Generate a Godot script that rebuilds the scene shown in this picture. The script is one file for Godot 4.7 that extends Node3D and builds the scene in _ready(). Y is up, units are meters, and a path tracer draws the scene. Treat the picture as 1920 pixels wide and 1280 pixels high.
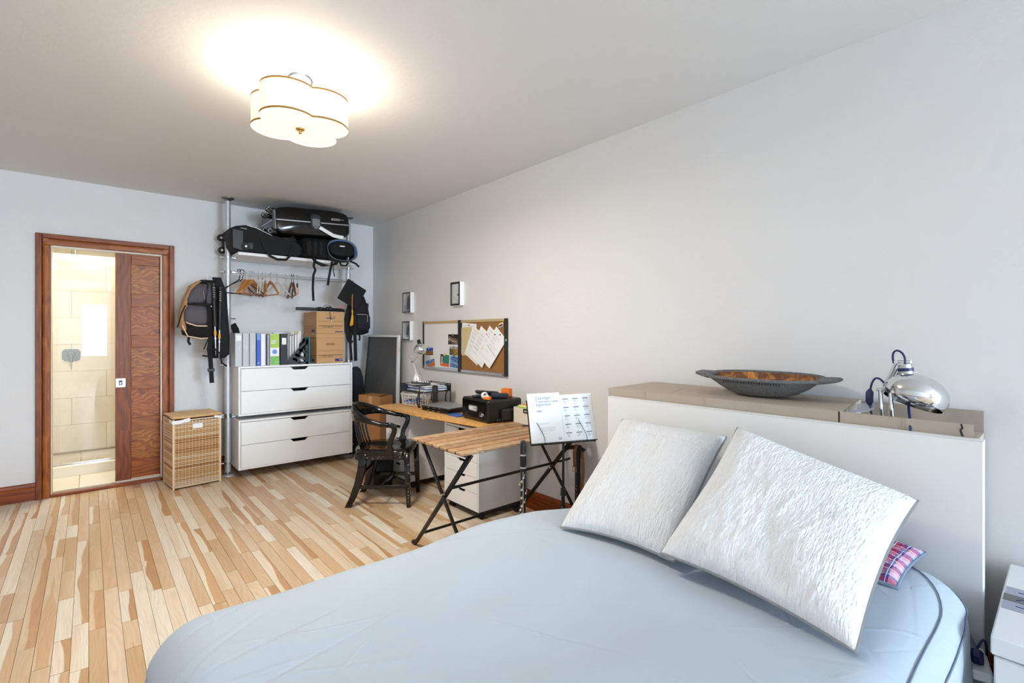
extends Node3D
# A bedroom with a work corner. Units are metres, y is up, -z runs along the right wall towards the back wall.

const XR := 2.557
const XL := -1.9
const ZB := -5.475
const ZF := 6.0
const CEIL := 2.618
const EYE := 1.33
const FOCAL := 911.0
const YAW := 0.715634

var M := {}
var taken := {}
var rng := RandomNumberGenerator.new()


class Mb:
	var st := SurfaceTool.new()
	var off := Vector2.ZERO

	func _init() -> void:
		st.begin(Mesh.PRIMITIVE_TRIANGLES)
		st.set_smooth_group(-1)

	func smooth(on: bool):
		st.set_smooth_group(0 if on else -1)
		return self

	func v(p: Vector3, uv: Vector2) -> void:
		st.set_uv(uv + off)
		st.add_vertex(p)

	func tri(a: Vector3, b: Vector3, c: Vector3, ua := Vector2.ZERO, ub := Vector2.ZERO, uc := Vector2.ZERO) -> void:
		v(a, ua); v(c, uc); v(b, ub)

	# corners counter-clockwise as seen from outside
	func quad(a: Vector3, b: Vector3, c: Vector3, d: Vector3, ua := Vector2.ZERO, ub := Vector2.ZERO, uc := Vector2.ZERO, ud := Vector2.ZERO) -> void:
		tri(a, b, c, ua, ub, uc)
		tri(a, c, d, ua, uc, ud)

	# box with chamfered edges; the texture runs along the longest side
	func box(c: Vector3, s: Vector3, bev := 0.0, bs := Basis.IDENTITY):
		var h := s * 0.5
		var k: float = minf(bev, minf(h.x, minf(h.y, h.z)) * 0.95)
		var lng := s.max_axis_index()
		st.set_smooth_group(-1)
		for ax in 3:
			var u := (ax + 1) % 3
			var w := (ax + 2) % 3
			for sg in [-1.0, 1.0]:
				var pts := []
				var uvs := []
				for q in [[-1, -1], [1, -1], [1, 1], [-1, 1]]:
					var p := Vector3.ZERO
					p[ax] = h[ax] * sg
					p[u] = (h[u] - k) * q[0]
					p[w] = (h[w] - k) * q[1]
					pts.append(c + bs * p)
					var along := lng if lng != ax else (u if s[u] >= s[w] else w)
					var across := w if along == u else u
					uvs.append(Vector2(p[along], p[across] + (p[ax] * 0.7 if ax != lng else 0.0)))
				if sg > 0:
					quad(pts[0], pts[1], pts[2], pts[3], uvs[0], uvs[1], uvs[2], uvs[3])
				else:
					quad(pts[3], pts[2], pts[1], pts[0], uvs[3], uvs[2], uvs[1], uvs[0])
		if k > 0.0:
			for ax in 3:
				var u := (ax + 1) % 3
				var w := (ax + 2) % 3
				for su in [-1.0, 1.0]:
					for sw in [-1.0, 1.0]:
						var pts := []
						for q in [[-1, 0], [1, 0], [1, 1], [-1, 1]]:
							var p := Vector3.ZERO
							p[ax] = (h[ax] - k) * q[0]
							p[u] = (h[u] - (k if q[1] == 1 else 0.0)) * su
							p[w] = (h[w] - (0.0 if q[1] == 1 else k)) * sw
							pts.append(c + bs * p)
						var uv := []
						for p in pts:
							var l: Vector3 = bs.inverse() * (p - c)
							uv.append(Vector2(l[lng], l[u if u != lng else w]))
						if su * sw > 0:
							quad(pts[0], pts[1], pts[2], pts[3], uv[0], uv[1], uv[2], uv[3])
						else:
							quad(pts[3], pts[2], pts[1], pts[0], uv[3], uv[2], uv[1], uv[0])
			for sx in [-1.0, 1.0]:
				for sy in [-1.0, 1.0]:
					for sz in [-1.0, 1.0]:
						var sg := Vector3(sx, sy, sz)
						var a := c + bs * (sg * Vector3(h.x, h.y - k, h.z - k))
						var b := c + bs * (sg * Vector3(h.x - k, h.y, h.z - k))
						var d := c + bs * (sg * Vector3(h.x - k, h.y - k, h.z))
						if sx * sy * sz > 0:
							tri(a, b, d)
						else:
							tri(a, d, b)
		return self

	static func side(dir: Vector3) -> Array:
		var d := dir.normalized()
		var r := Vector3.UP if absf(d.y) < 0.9 else Vector3.RIGHT
		var x := d.cross(r).normalized()
		return [x, x.cross(d).normalized()]

	func cyl(p0: Vector3, p1: Vector3, r0: float, r1 := -1.0, n := 16, caps := true):
		if r1 < 0.0: r1 = r0
		var f := side(p1 - p0)
		var ln := p0.distance_to(p1)
		st.set_smooth_group(0)
		for i in n:
			var a := TAU * i / n
			var b := TAU * (i + 1) / n
			var da: Vector3 = f[0] * cos(a) + f[1] * sin(a)
			var db: Vector3 = f[0] * cos(b) + f[1] * sin(b)
			quad(p0 + da * r0, p1 + da * r1, p1 + db * r1, p0 + db * r0, Vector2(0, a * r0), Vector2(ln, a * r0), Vector2(ln, b * r0), Vector2(0, b * r0))
		st.set_smooth_group(-1)
		if caps:
			for i in n:
				var a := TAU * i / n
				var b := TAU * (i + 1) / n
				var da: Vector3 = f[0] * cos(a) + f[1] * sin(a)
				var db: Vector3 = f[0] * cos(b) + f[1] * sin(b)
				if r0 > 0.0: tri(p0, p0 + da * r0, p0 + db * r0)
				if r1 > 0.0: tri(p1, p1 + db * r1, p1 + da * r1)
		return self

	# round tube along points; rx, ry allow a flat section
	func tube(pts: Array, r: float, n := 8, flat := 1.0, up := Vector3.ZERO, closed := false):
		var m := pts.size()
		var rings := []
		var px := Vector3.ZERO
		for i in m:
			var d: Vector3
			if closed: d = pts[(i + 1) % m] - pts[(i + m - 1) % m]
			else: d = pts[mini(i + 1, m - 1)] - pts[maxi(i - 1, 0)]
			d = d.normalized()
			var x: Vector3
			if up != Vector3.ZERO: x = up.cross(d).normalized()
			elif px == Vector3.ZERO: x = side(d)[0]
			else: x = (px - d * px.dot(d)).normalized()
			px = x
			var y := d.cross(x)
			var ring := []
			for k in n:
				var a := TAU * k / n
				ring.append(pts[i] + x * cos(a) * r + y * sin(a) * r * flat)
			rings.append(ring)
		st.set_smooth_group(0)
		for i in (m if closed else m - 1):
			var j := (i + 1) % m
			for k in n:
				var k2 := (k + 1) % n
				quad(rings[i][k], rings[i][k2], rings[j][k2], rings[j][k], Vector2(i, k), Vector2(i, k + 1), Vector2(i + 1, k + 1), Vector2(i + 1, k))
		if not closed:
			st.set_smooth_group(-1)
			for k in n:
				var k2 := (k + 1) % n
				tri(pts[0], rings[0][k2], rings[0][k])
				tri(pts[m - 1], rings[m - 1][k], rings[m - 1][k2])
		return self

	# flat strap: rectangle section, wide across "wide" vector
	func strap(pts: Array, width: float, thick: float, wide: Vector3):
		var m := pts.size()
		var R := []
		for i in m:
			var d: Vector3 = (pts[mini(i + 1, m - 1)] - pts[maxi(i - 1, 0)]).normalized()
			var w := (wide - d * wide.dot(d)).normalized()
			var t := d.cross(w)
			R.append([pts[i] - w * width / 2 - t * thick / 2, pts[i] + w * width / 2 - t * thick / 2, pts[i] + w * width / 2 + t * thick / 2, pts[i] - w * width / 2 + t * thick / 2])
		st.set_smooth_group(-1)
		for i in m - 1:
			for k in 4:
				var k2 := (k + 1) % 4
				quad(R[i][k], R[i][k2], R[i + 1][k2], R[i + 1][k], Vector2(i, 0), Vector2(i, 1), Vector2(i + 1, 1), Vector2(i + 1, 0))
		quad(R[0][3], R[0][2], R[0][1], R[0][0])
		quad(R[m - 1][0], R[m - 1][1], R[m - 1][2], R[m - 1][3])
		return self

	# profile points are (radius, height) from bottom to top
	func lathe(prof: Array, xf := Transform3D.IDENTITY, n := 24):
		st.set_smooth_group(0)
		for i in prof.size() - 1:
			for k in n:
				var a := TAU * k / n
				var b := TAU * (k + 1) / n
				var p0: Vector2 = prof[i]
				var p1: Vector2 = prof[i + 1]
				var A := xf * Vector3(cos(a) * p0.x, p0.y, -sin(a) * p0.x)
				var B := xf * Vector3(cos(b) * p0.x, p0.y, -sin(b) * p0.x)
				var Cc := xf * Vector3(cos(b) * p1.x, p1.y, -sin(b) * p1.x)
				var D := xf * Vector3(cos(a) * p1.x, p1.y, -sin(a) * p1.x)
				if p0.x < 1e-6: tri(A, Cc, D)
				elif p1.x < 1e-6: tri(A, B, Cc)
				else: quad(A, B, Cc, D, Vector2(a, p0.y), Vector2(b, p0.y), Vector2(b, p1.y), Vector2(a, p1.y))
		return self

	# polygon (counter-clockwise in xy) pushed along +z of xf
	func prism(poly: Array, depth: float, xf := Transform3D.IDENTITY, round_sides := false):
		var pv := PackedVector2Array(poly)
		if Geometry2D.is_polygon_clockwise(pv): pv.reverse()
		var ix := Geometry2D.triangulate_polygon(pv)
		st.set_smooth_group(-1)
		for i in range(0, ix.size(), 3):
			var a := pv[ix[i]]
			var b := pv[ix[i + 1]]
			var c := pv[ix[i + 2]]
			if (b - a).cross(c - a) < 0.0:
				var t := b
				b = c
				c = t
			tri(xf * Vector3(a.x, a.y, depth), xf * Vector3(b.x, b.y, depth), xf * Vector3(c.x, c.y, depth), a, b, c)
			tri(xf * Vector3(a.x, a.y, 0), xf * Vector3(c.x, c.y, 0), xf * Vector3(b.x, b.y, 0), a, c, b)
		if round_sides: st.set_smooth_group(0)
		for i in pv.size():
			var a := pv[i]
			var b := pv[(i + 1) % pv.size()]
			quad(xf * Vector3(a.x, a.y, 0), xf * Vector3(b.x, b.y, 0), xf * Vector3(b.x, b.y, depth), xf * Vector3(a.x, a.y, depth), Vector2(a.x + a.y, 0), Vector2(b.x + b.y, 0), Vector2(b.x + b.y, depth), Vector2(a.x + a.y, depth))
		st.set_smooth_group(-1)
		return self

	# surface f(u, v), u and v from 0 to 1
	func grid(nu: int, nv: int, f: Callable, us := 1.0, vs := 1.0, flip := false):
		st.set_smooth_group(0)
		var P := []
		for i in nu + 1:
			var row := []
			for j in nv + 1:
				row.append(f.call(float(i) / nu, float(j) / nv))
			P.append(row)
		for i in nu:
			for j in nv:
				var ua := Vector2(us * i / nu, vs * j / nv)
				var uc := Vector2(us * (i + 1) / nu, vs * (j + 1) / nv)
				var ub := Vector2(uc.x, ua.y)
				var ud := Vector2(ua.x, uc.y)
				if flip: quad(P[i][j], P[i][j + 1], P[i + 1][j + 1], P[i + 1][j], ua, ud, uc, ub)
				else: quad(P[i][j], P[i + 1][j], P[i + 1][j + 1], P[i][j + 1], ua, ub, uc, ud)
		return self

	# sections [centre, half x vector, half y vector]; superellipse of power e
	func loft(secs: Array, e := 2.0, n := 28, capped := true):
		st.set_smooth_group(0)
		var rings := []
		for s in secs:
			var ring := []
			for k in n:
				var a := TAU * k / n
				var c := cos(a)
				var sn := sin(a)
				ring.append(s[0] + s[1] * signf(c) * pow(absf(c), 2.0 / e) + s[2] * signf(sn) * pow(absf(sn), 2.0 / e))
			rings.append(ring)
		for i in rings.size() - 1:
			for k in n:
				var k2 := (k + 1) % n
				quad(rings[i][k], rings[i][k2], rings[i + 1][k2], rings[i + 1][k], Vector2(i * 0.1, k * 0.05), Vector2(i * 0.1, k * 0.05 + 0.05), Vector2(i * 0.1 + 0.1, k * 0.05 + 0.05), Vector2(i * 0.1 + 0.1, k * 0.05))
		if capped:
			var l := rings.size() - 1
			for k in n:
				var k2 := (k + 1) % n
				tri(secs[0][0], rings[0][k2], rings[0][k])
				tri(secs[l][0], rings[l][k], rings[l][k2])
		return self

	func done() -> ArrayMesh:
		st.generate_normals()
		return st.commit()


func V(x: float, y: float, z: float) -> Vector3:
	return Vector3(x, y, z)


func numbered(called: String) -> String:
	if not taken.has(called):
		taken[called] = 0
		return called
	taken[called] += 1
	return "%s_%03d" % [called, taken[called]]


func tag(o: Node, label: String, category: String, group := ""):
	o.set_meta("label", label)
	o.set_meta("category", category)
	if group: o.set_meta("group", group)
	return o


func thing(called: String, label: String, category: String, at := Vector3.ZERO, turn := 0.0, group := "") -> Node3D:
	var o := Node3D.new()
	o.name = numbered(called)
	add_child(o)
	o.position = at
	o.rotation.y = turn
	tag(o, label, category, group)
	return o


func struct(called: String) -> Node3D:
	var o := Node3D.new()
	o.name = called
	o.set_meta("kind", "structure")
	add_child(o)
	return o


func part(called: String, b: Mb, m: Material, parent: Node, label := "") -> MeshInstance3D:
	var o := MeshInstance3D.new()
	o.name = called
	o.mesh = b.done()
	o.material_override = m
	parent.add_child(o, true)
	if label: o.set_meta("label", label)
	return o


func single(called: String, b: Mb, m: Material, label: String, category: String, group := "") -> MeshInstance3D:
	var o := MeshInstance3D.new()
	o.name = numbered(called)
	o.mesh = b.done()
	o.material_override = m
	add_child(o)
	tag(o, label, category, group)
	return o


func words(text: String, size: float, m: Material, parent: Node, xf: Transform3D, called := "lettering") -> void:
	var t := TextMesh.new()
	t.text = text
	t.font = font
	t.font_size = 32
	t.pixel_size = size / 32.0
	t.depth = 0.0006
	t.curve_step = 4.0
	t.horizontal_alignment = HORIZONTAL_ALIGNMENT_LEFT
	var o := MeshInstance3D.new()
	o.name = called
	o.mesh = t
	o.material_override = m
	parent.add_child(o, true)
	o.transform = xf


var font: SystemFont


# arc of points for cords and handles
func bez(a: Vector3, b: Vector3, c: Vector3, d: Vector3, n := 12) -> Array:
	var out := []
	for i in n + 1:
		out.append(a.bezier_interpolate(b, c, d, float(i) / n))
	return out


func rounded(w: float, h: float, r: float, n := 5) -> Array:
	var out := []
	for q in [[1, 1, 0.0], [-1, 1, 90.0], [-1, -1, 180.0], [1, -1, 270.0]]:
		for i in n + 1:
			var a := deg_to_rad(q[2] + 90.0 * i / n)
			out.append(Vector2(q[0] * (w / 2 - r) + cos(a) * r, q[1] * (h / 2 - r) + sin(a) * r))
	return out


func rgb8(r: float, g: float, b: float) -> Color:
	return Color(r / 255.0, g / 255.0, b / 255.0)


func mat(called: String, c: Color, rough := 0.6, metal := 0.0) -> StandardMaterial3D:
	var m := StandardMaterial3D.new()
	m.resource_name = called
	m.albedo_color = c
	m.roughness = rough
	m.metallic = metal
	M[called] = m
	return m


func noise(freq: float, oct := 3, sd := 1, kind := FastNoiseLite.TYPE_SIMPLEX_SMOOTH) -> FastNoiseLite:
	var n := FastNoiseLite.new()
	n.seed = sd
	n.noise_type = kind
	n.frequency = freq
	n.fractal_octaves = oct
	return n


func picture(w: int, h: int, f: Callable) -> ImageTexture:
	var d := PackedByteArray()
	d.resize(w * h * 3)
	var i := 0
	for y in h:
		for x in w:
			var c: Color = f.call(x, y)
			d[i] = clampi(int(c.r * 255.0), 0, 255)
			d[i + 1] = clampi(int(c.g * 255.0), 0, 255)
			d[i + 2] = clampi(int(c.b * 255.0), 0, 255)
			i += 3
	return ImageTexture.create_from_image(Image.create_from_data(w, h, false, Image.FORMAT_RGB8, d))


func noise_tex(freq: float, oct: int, size := 512, sd := 3, kind := FastNoiseLite.TYPE_SIMPLEX_SMOOTH) -> NoiseTexture2D:
	var t := NoiseTexture2D.new()
	t.width = size
	t.height = size
	t.seamless = true
	t.noise = noise(freq, oct, sd, kind)
	return t


func bumpy(m: StandardMaterial3D, t: Texture2D, cm: float, scale: float, tri := true) -> StandardMaterial3D:
	m.heightmap_enabled = true
	m.heightmap_texture = t
	m.heightmap_scale = cm
	m.uv1_triplanar = tri
	m.uv1_scale = Vector3.ONE * scale
	return m


# grain: lines along u, with slow wavering; returns 0..1
func grain(n1: FastNoiseLite, n2: FastNoiseLite, u: float, w: float, rings: float) -> float:
	var bend := n1.get_noise_2d(u * 0.35, w * 1.2) * 1.6
	var r := sin((w * rings + bend * 5.0) * TAU) * 0.5 + 0.5
	var fine := n2.get_noise_2d(u * 0.9, w * 60.0) * 0.5 + 0.5
	return clampf(r * 0.6 + fine * 0.4, 0.0, 1.0)


func make_materials() -> void:
	font = SystemFont.new()
	font.font_names = PackedStringArray(["Droid Sans"])
	var fine := noise_tex(0.02, 4, 512, 5)
	var cloth := noise_tex(0.12, 2, 512, 7)
	# walls and ceiling
	bumpy(mat("wall", rgb8(226, 226, 227), 0.75), fine, 0.06, 2.0)
	bumpy(mat("ceiling", rgb8(226, 226, 226), 0.8), fine, 0.06, 2.0)
	mat("white_lacquer", rgb8(235, 235, 234), 0.3)
	mat("white_satin", rgb8(236, 237, 238), 0.38)
	mat("white_plastic", rgb8(236, 236, 234), 0.4)
	mat("jamb", rgb8(235, 230, 220), 0.5)
	# stained softwood of the door, casing and baseboards
	var n1 := noise(0.9, 3, 11)
	var n2 := noise(1.6, 2, 12)
	var n3 := noise(2.2, 3, 13)
	var stain := picture(1024, 256, func(x: int, y: int):
		var u := x / 1024.0 * 4.0
		var w := y / 256.0
		var bend := n1.get_noise_2d(u * 0.5, w * 0.6)
		var g := sin((w * 6.0 + bend * 2.2) * TAU) * 0.5 + 0.5
		var fine_g := n2.get_noise_2d(u * 0.7, w * 40.0) * 0.5 + 0.5
		g = clampf(g * 0.45 + fine_g * 0.55, 0.0, 1.0)
		var streak := smoothstep(0.2, 0.6, n3.get_noise_2d(u * 0.8, w * 14.0))
		var c := Color(0.47, 0.225, 0.03).lerp(Color(0.70, 0.40, 0.08), g)
		c = c.lerp(Color(0.85, 0.58, 0.28), streak * 0.5)
		return c.lerp(Color(0.36, 0.14, 0.05), smoothstep(0.25, 0.7, -n3.get_noise_2d(u * 0.5 + 9.0, w * 2.0)) * 0.45))
	for k in 3:
		var m := mat("stained_wood_%d" % k, [Color(1, 1, 1), Color(0.86, 0.78, 0.72), Color(1.0, 0.95, 0.88)][k], 0.45)
		m.albedo_texture = stain
		m.uv1_scale = Vector3(0.55, 3.6, 1)
		m.uv1_offset = Vector3(0.31 * k, 0.4 * k, 0)
	# panels: cathedral figure with pale late wood
	var panel_tex := picture(256, 256, func(x: int, y: int):
		var u := x / 256.0
		var w := y / 256.0
		var r := absf(w - 0.5) * 1.5 + u * 0.30 + n1.get_noise_2d(u * 2.0, w * 2.5) * 0.22
		var g := pow(sin(r * 8.0 * TAU) * 0.5 + 0.5, 2.5)
		var fine_g := n2.get_noise_2d(u * 2.0, w * 60.0) * 0.5 + 0.5
		var c := Color(0.49, 0.245, 0.04).lerp(Color(0.68, 0.40, 0.09), fine_g)
		c = c.lerp(Color(0.87, 0.62, 0.33), g * 0.45)
		return c.lerp(Color(0.33, 0.135, 0.055), smoothstep(0.2, 0.65, n3.get_noise_2d(u * 2.0, w * 2.0 + 4.0)) * 0.5))
	for k in 2:
		var m := mat("panel_wood_%d" % k, [Color(1, 1, 1), Color(1.0, 0.93, 0.9)][k], 0.45)
		m.albedo_texture = panel_tex
		m.uv1_scale = Vector3(2.2, 2.6, 1)
		m.uv1_offset = Vector3(0.5 + 0.37 * k, 0.5 + 0.3 * k, 0)
	var base := mat("baseboard_wood", Color(0.9, 0.78, 0.74), 0.32)
	base.albedo_texture = stain
	base.uv1_scale = Vector3(0.4, 3.0, 1)
	# floor boards: 16 strips of maple and birch in one picture
	var f1 := noise(1.0, 3, 21)
	var f2 := noise(2.0, 2, 22)
	var f3 := noise(0.7, 3, 23)
	var pale := [Color(0.885, 0.85, 0.785), Color(0.87, 0.82, 0.745), Color(0.85, 0.785, 0.695), Color(0.89, 0.86, 0.80), Color(0.835, 0.755, 0.65), Color(0.815, 0.725, 0.61)]
	var deep := [Color(0.765, 0.61, 0.445), Color(0.735, 0.565, 0.395), Color(0.775, 0.635, 0.485), Color(0.70, 0.515, 0.345), Color(0.795, 0.68, 0.54)]
	var kinds := [0, 0, 1, 2, 0, 2, 1, 0, 3, 0, 2, 1, 0, 2, 3, 1]
	var floor_tex := picture(1024, 1024, func(x: int, y: int):
		var s := y / 64
		var u := x / 1024.0 * 12.0 + s * 37.0
		var w := (y % 64) / 64.0
		var c0: Color = pale[(s * 5) % 6]
		var c1: Color = deep[(s * 3) % 5]
		var k: int = kinds[s]
		var edge := 0.5 + f3.get_noise_2d(u * 0.13, s * 7.0) * 0.9 + f1.get_noise_2d(u * 0.22, s * 3.0) * 0.06
		var t := 0.0
		if k == 1: t = smoothstep(-0.04, 0.06, w - edge) * 0.8
		elif k == 2: t = 0.55 + f1.get_noise_2d(u * 0.12, w * 0.5) * 0.35
		elif k == 3: t = smoothstep(-0.05, 0.08, edge - 0.2 - absf(w - 0.5)) * 0.75
		else: t = maxf(0.0, f1.get_noise_2d(u * 0.1, w * 0.5)) * 0.3
		var g := f2.get_noise_2d(u * 0.25, w * 16.0) * 0.05 + sin((w * 3.0 + f1.get_noise_2d(u * 0.12, w * 0.4) * 3.0) * TAU) * 0.02
		var c := c0.lerp(c1, clampf(t, 0.0, 1.0))
		var speck := 0.1 if f2.get_noise_2d(u * 9.0, w * 30.0 + 50.0) > 0.62 else 0.0
		return c * (1.0 + g - speck))
	for k in 4:
		var m := mat("floor_%d" % k, [Color(1, 1, 1), Color(1.0, 0.97, 0.94), Color(0.96, 0.92, 0.87), Color(1.0, 0.985, 0.97)][k], [0.27, 0.3, 0.32, 0.29][k])
		m.albedo_texture = floor_tex
	mat("subfloor", rgb8(70, 44, 24), 0.9)
	# pine desk tops and the weathered slats
	var p1 := noise(0.8, 3, 31)
	var p2 := noise(1.7, 2, 32)
	var pine := picture(512, 256, func(x: int, y: int):
		var g := grain(p1, p2, x / 512.0 * 6.0, y / 256.0, 7.0)
		return Color(0.90, 0.72, 0.46).lerp(Color(0.79, 0.545, 0.285), g * 0.8))
	var pm := mat("pine", Color(1, 1, 1), 0.45)
	pm.albedo_texture = pine
	pm.uv1_scale = Vector3(0.8, 2.2, 1)
	var greyed := picture(512, 128, func(x: int, y: int):
		var g := grain(p1, p2, x / 512.0 * 5.0 + 20.0, y / 128.0, 2.5)
		var worn := smoothstep(0.0, 0.5, p2.get_noise_2d(x * 0.012, y * 0.11))
		return Color(0.55, 0.40, 0.27).lerp(Color(0.74, 0.615, 0.47), g).lerp(Color(0.83, 0.775, 0.70), worn * 0.5))
	for k in 3:
		var m := mat("slat_%d" % k, [Color(1, 1, 1), Color(0.9, 0.86, 0.83), Color(1.0, 0.95, 0.88)][k], 0.6)
		m.albedo_texture = greyed
		m.uv1_scale = Vector3(1.0, 6.0, 1)
		m.uv1_offset = Vector3(0.37 * k, 0.3 * k, 0)
	# metals and plastics
	mat("chrome", rgb8(222, 224, 226), 0.09, 1.0)
	mat("brushed", rgb8(196, 198, 201), 0.3, 1.0)
	mat("pole_metal", rgb8(200, 203, 208), 0.45, 0.55)
	mat("grey_metal", rgb8(120, 122, 124), 0.4, 0.8)
	mat("brass", rgb8(196, 152, 76), 0.3, 1.0)
	mat("champagne", rgb8(202, 178, 132), 0.45, 0.3)
	mat("trim_gold", rgb8(150, 112, 56), 0.5)
	mat("black_gloss", rgb8(10, 10, 11), 0.12)
	mat("black_satin", rgb8(15, 15, 16), 0.38)
	mat("black_plastic", rgb8(20, 20, 22), 0.45)
	mat("black_metal", rgb8(18, 17, 18), 0.42, 0.2)
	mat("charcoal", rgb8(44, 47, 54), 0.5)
	mat("chip", rgb8(205, 200, 190), 0.6)
	mat("screen_grey", rgb8(88, 90, 92), 0.4)
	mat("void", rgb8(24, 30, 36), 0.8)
	mat("laptop", rgb8(140, 143, 148), 0.35, 0.2)
	mat("badge_silver", rgb8(205, 210, 212), 0.4)
	mat("rubber", rgb8(26, 26, 27), 0.7)
	# cloths
	for c in [["nylon_black", 15, 15, 17], ["nylon_navy", 22, 23, 32], ["nylon_grey", 84, 80, 88], ["nylon_tan", 176, 136, 96], ["webbing", 13, 13, 15], ["lining_blue", 96, 122, 166], ["felt_black", 11, 11, 13], ["cushion_dark", 38, 45, 54], ["duvet", 176, 188, 200], ["duvet_under", 120, 134, 152], ["pillow", 228, 230, 233]]:
		var m := mat(c[0], rgb8(c[1], c[2], c[3]), 0.85)
		bumpy(m, cloth, 0.05, 9.0)
	M.duvet.rim_enabled = true
	M.duvet.rim = 0.25
	mat("hem_shade", rgb8(118, 132, 156), 0.8)  # darker blue, painted shade for the groove at the duvet edge
	mat("cord_white", rgb8(226, 226, 222), 0.6)
	mat("cord_navy", rgb8(28, 34, 84), 0.45)
	mat("yellow_thread", rgb8(226, 168, 30), 0.75)
	mat("leather", rgb8(116, 78, 48), 0.55)
	# crinkled quilting for the pillows
	var q1 := noise(1.0, 2, 41)
	var q2 := noise(1.0, 2, 43, FastNoiseLite.TYPE_CELLULAR)
	q2.cellular_return_type = FastNoiseLite.RETURN_DISTANCE2_SUB
	var quilt := picture(768, 768, func(x: int, y: int):
		var a := x / 768.0 * 40.0
		var b := y / 768.0 * 18.0
		var wob := q1.get_noise_2d(a * 0.5, b * 0.5) * 1.2
		var cell := clampf(q2.get_noise_2d(a * 0.8 + wob, b * 0.8 + wob) * 0.5 + 0.5, 0.0, 1.0)
		var h := 0.55 * sqrt(cell) + 0.45 * (q1.get_noise_2d(a * 1.4, b * 0.7) * 0.5 + 0.5)
		return Color(h, h, h))
	var pl: StandardMaterial3D = M.pillow
	pl.heightmap_texture = quilt
	pl.heightmap_scale = 0.8
	pl.uv1_triplanar = false
	pl.uv1_scale = Vector3(1.3, 1.3, 1)
	# papers, card and prints
	var card := noise_tex(0.05, 3, 256, 9)
	bumpy(mat("cardboard", rgb8(194, 152, 108), 0.85), card, 0.02, 6.0)
	bumpy(mat("cardboard_brown", rgb8(166, 116, 70), 0.85), card, 0.02, 6.0)
	bumpy(mat("cardboard_grey", rgb8(176, 164, 150), 0.85), card, 0.03, 5.0)
	mat("card_dark", rgb8(104, 70, 42), 0.9)
	mat("card_print", rgb8(134, 100, 66), 0.85)
	mat("ink", rgb8(30, 28, 27), 0.8)
	mat("ink_grey", rgb8(120, 126, 136), 0.8)
	mat("ink_blue", rgb8(34, 46, 112), 0.7)
	mat("label_blue", rgb8(34, 42, 104), 0.6)
	mat("paper", rgb8(240, 241, 242), 0.75)
	mat("binder_grey", rgb8(190, 196, 201), 0.45)
	mat("binder_dark", rgb8(96, 100, 106), 0.6)
	mat("binder_blue", rgb8(24, 84, 200), 0.4)
	mat("binder_pale_blue", rgb8(96, 146, 214), 0.4)
	mat("binder_white", rgb8(236, 236, 240), 0.4)
	mat("binder_lilac", rgb8(164, 166, 184), 0.5)
	mat("binder_green", rgb8(164, 202, 66), 0.45)
	mat("binder_green_deep", rgb8(120, 186, 82), 0.45)
	mat("teal", rgb8(28, 112, 132), 0.5)
	mat("cream_tube", rgb8(206, 190, 146), 0.7)
	mat("orange", rgb8(238, 122, 34), 0.5)
	mat("red", rgb8(196, 48, 60), 0.5)
	mat("pink", rgb8(222, 112, 130), 0.5)
	mat("blue_mid", rgb8(52, 96, 176), 0.5)
	mat("yellow", rgb8(232, 200, 50), 0.5)
	mat("cream_box", rgb8(222, 214, 202), 0.6)
	mat("hanger_wood", rgb8(196, 134, 74), 0.45)
	mat("hanger_brown", rgb8(104, 52, 24), 0.4)
	mat("hanger_white", rgb8(232, 230, 224), 0.45)
	# wicker
	mat("wicker", rgb8(214, 170, 118), 0.6)
	mat("wicker_dark", rgb8(176, 118, 62), 0.65)
	mat("wicker_pale", rgb8(232, 208, 176), 0.6)
	# bathroom
	mat("tile_0", rgb8(240, 234, 218), 0.18)
	mat("tile_1", rgb8(238, 230, 212), 0.18)
	mat("tile_2", rgb8(241, 236, 222), 0.18)
	mat("grout", rgb8(214, 200, 172), 0.8)
	mat("bath_wall", rgb8(240, 234, 218), 0.5)
	var gl := mat("glass", Color(0.96, 0.98, 0.97, 0.06), 0.0)
	gl.transparency = BaseMaterial3D.TRANSPARENCY_ALPHA
	var cork := noise(1.0, 3, 51)
	var corkt := picture(256, 256, func(x: int, y: int):
		var h := cork.get_noise_2d(x * 0.35, y * 0.35) * 0.5 + 0.5
		var d := cork.get_noise_2d(x * 0.9 + 90.0, y * 0.9)
		return Color(0.68, 0.50, 0.29).lerp(Color(0.54, 0.37, 0.20), h) * (0.72 if d > 0.38 else 1.0))
	var cm := mat("cork", Color(1, 1, 1), 0.9)
	cm.albedo_texture = corkt
	cm.uv1_scale = Vector3(3, 3, 1)
	# carved wood of the old trough
	var b1 := noise(1.0, 4, 61)
	var trough := picture(512, 512, func(x: int, y: int):
		var s := b1.get_noise_2d(x * 0.02, y * 0.09)
		var p := b1.get_noise_2d(x * 0.09 + 40.0, y * 0.12)
		var c := Color(0.33, 0.34, 0.36).lerp(Color(0.47, 0.465, 0.455), clampf(0.5 + s * 1.2, 0.0, 1.0))
		return c * (1.0 + p * 0.25))
	var tm := mat("trough_outside", Color(1, 1, 1), 0.7)
	tm.albedo_texture = trough
	bumpy(tm, fine, 0.3, 3.0)
	var inside := picture(512, 256, func(x: int, y: int):
		var s := b1.get_noise_2d(x * 0.012, y * 0.07 + 80.0)
		var p := b1.get_noise_2d(x * 0.05 + 10.0, y * 0.09)
		var c := Color(0.36, 0.18, 0.09).lerp(Color(0.78, 0.53, 0.24), smoothstep(-0.2, 0.4, s))
		return c * (1.0 + p * 0.2))
	var im := mat("trough_inside", Color(1, 1, 1), 0.6)
	im.albedo_texture = inside
	im.uv1_triplanar = true
	im.uv1_scale = Vector3.ONE * 2.0
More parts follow.
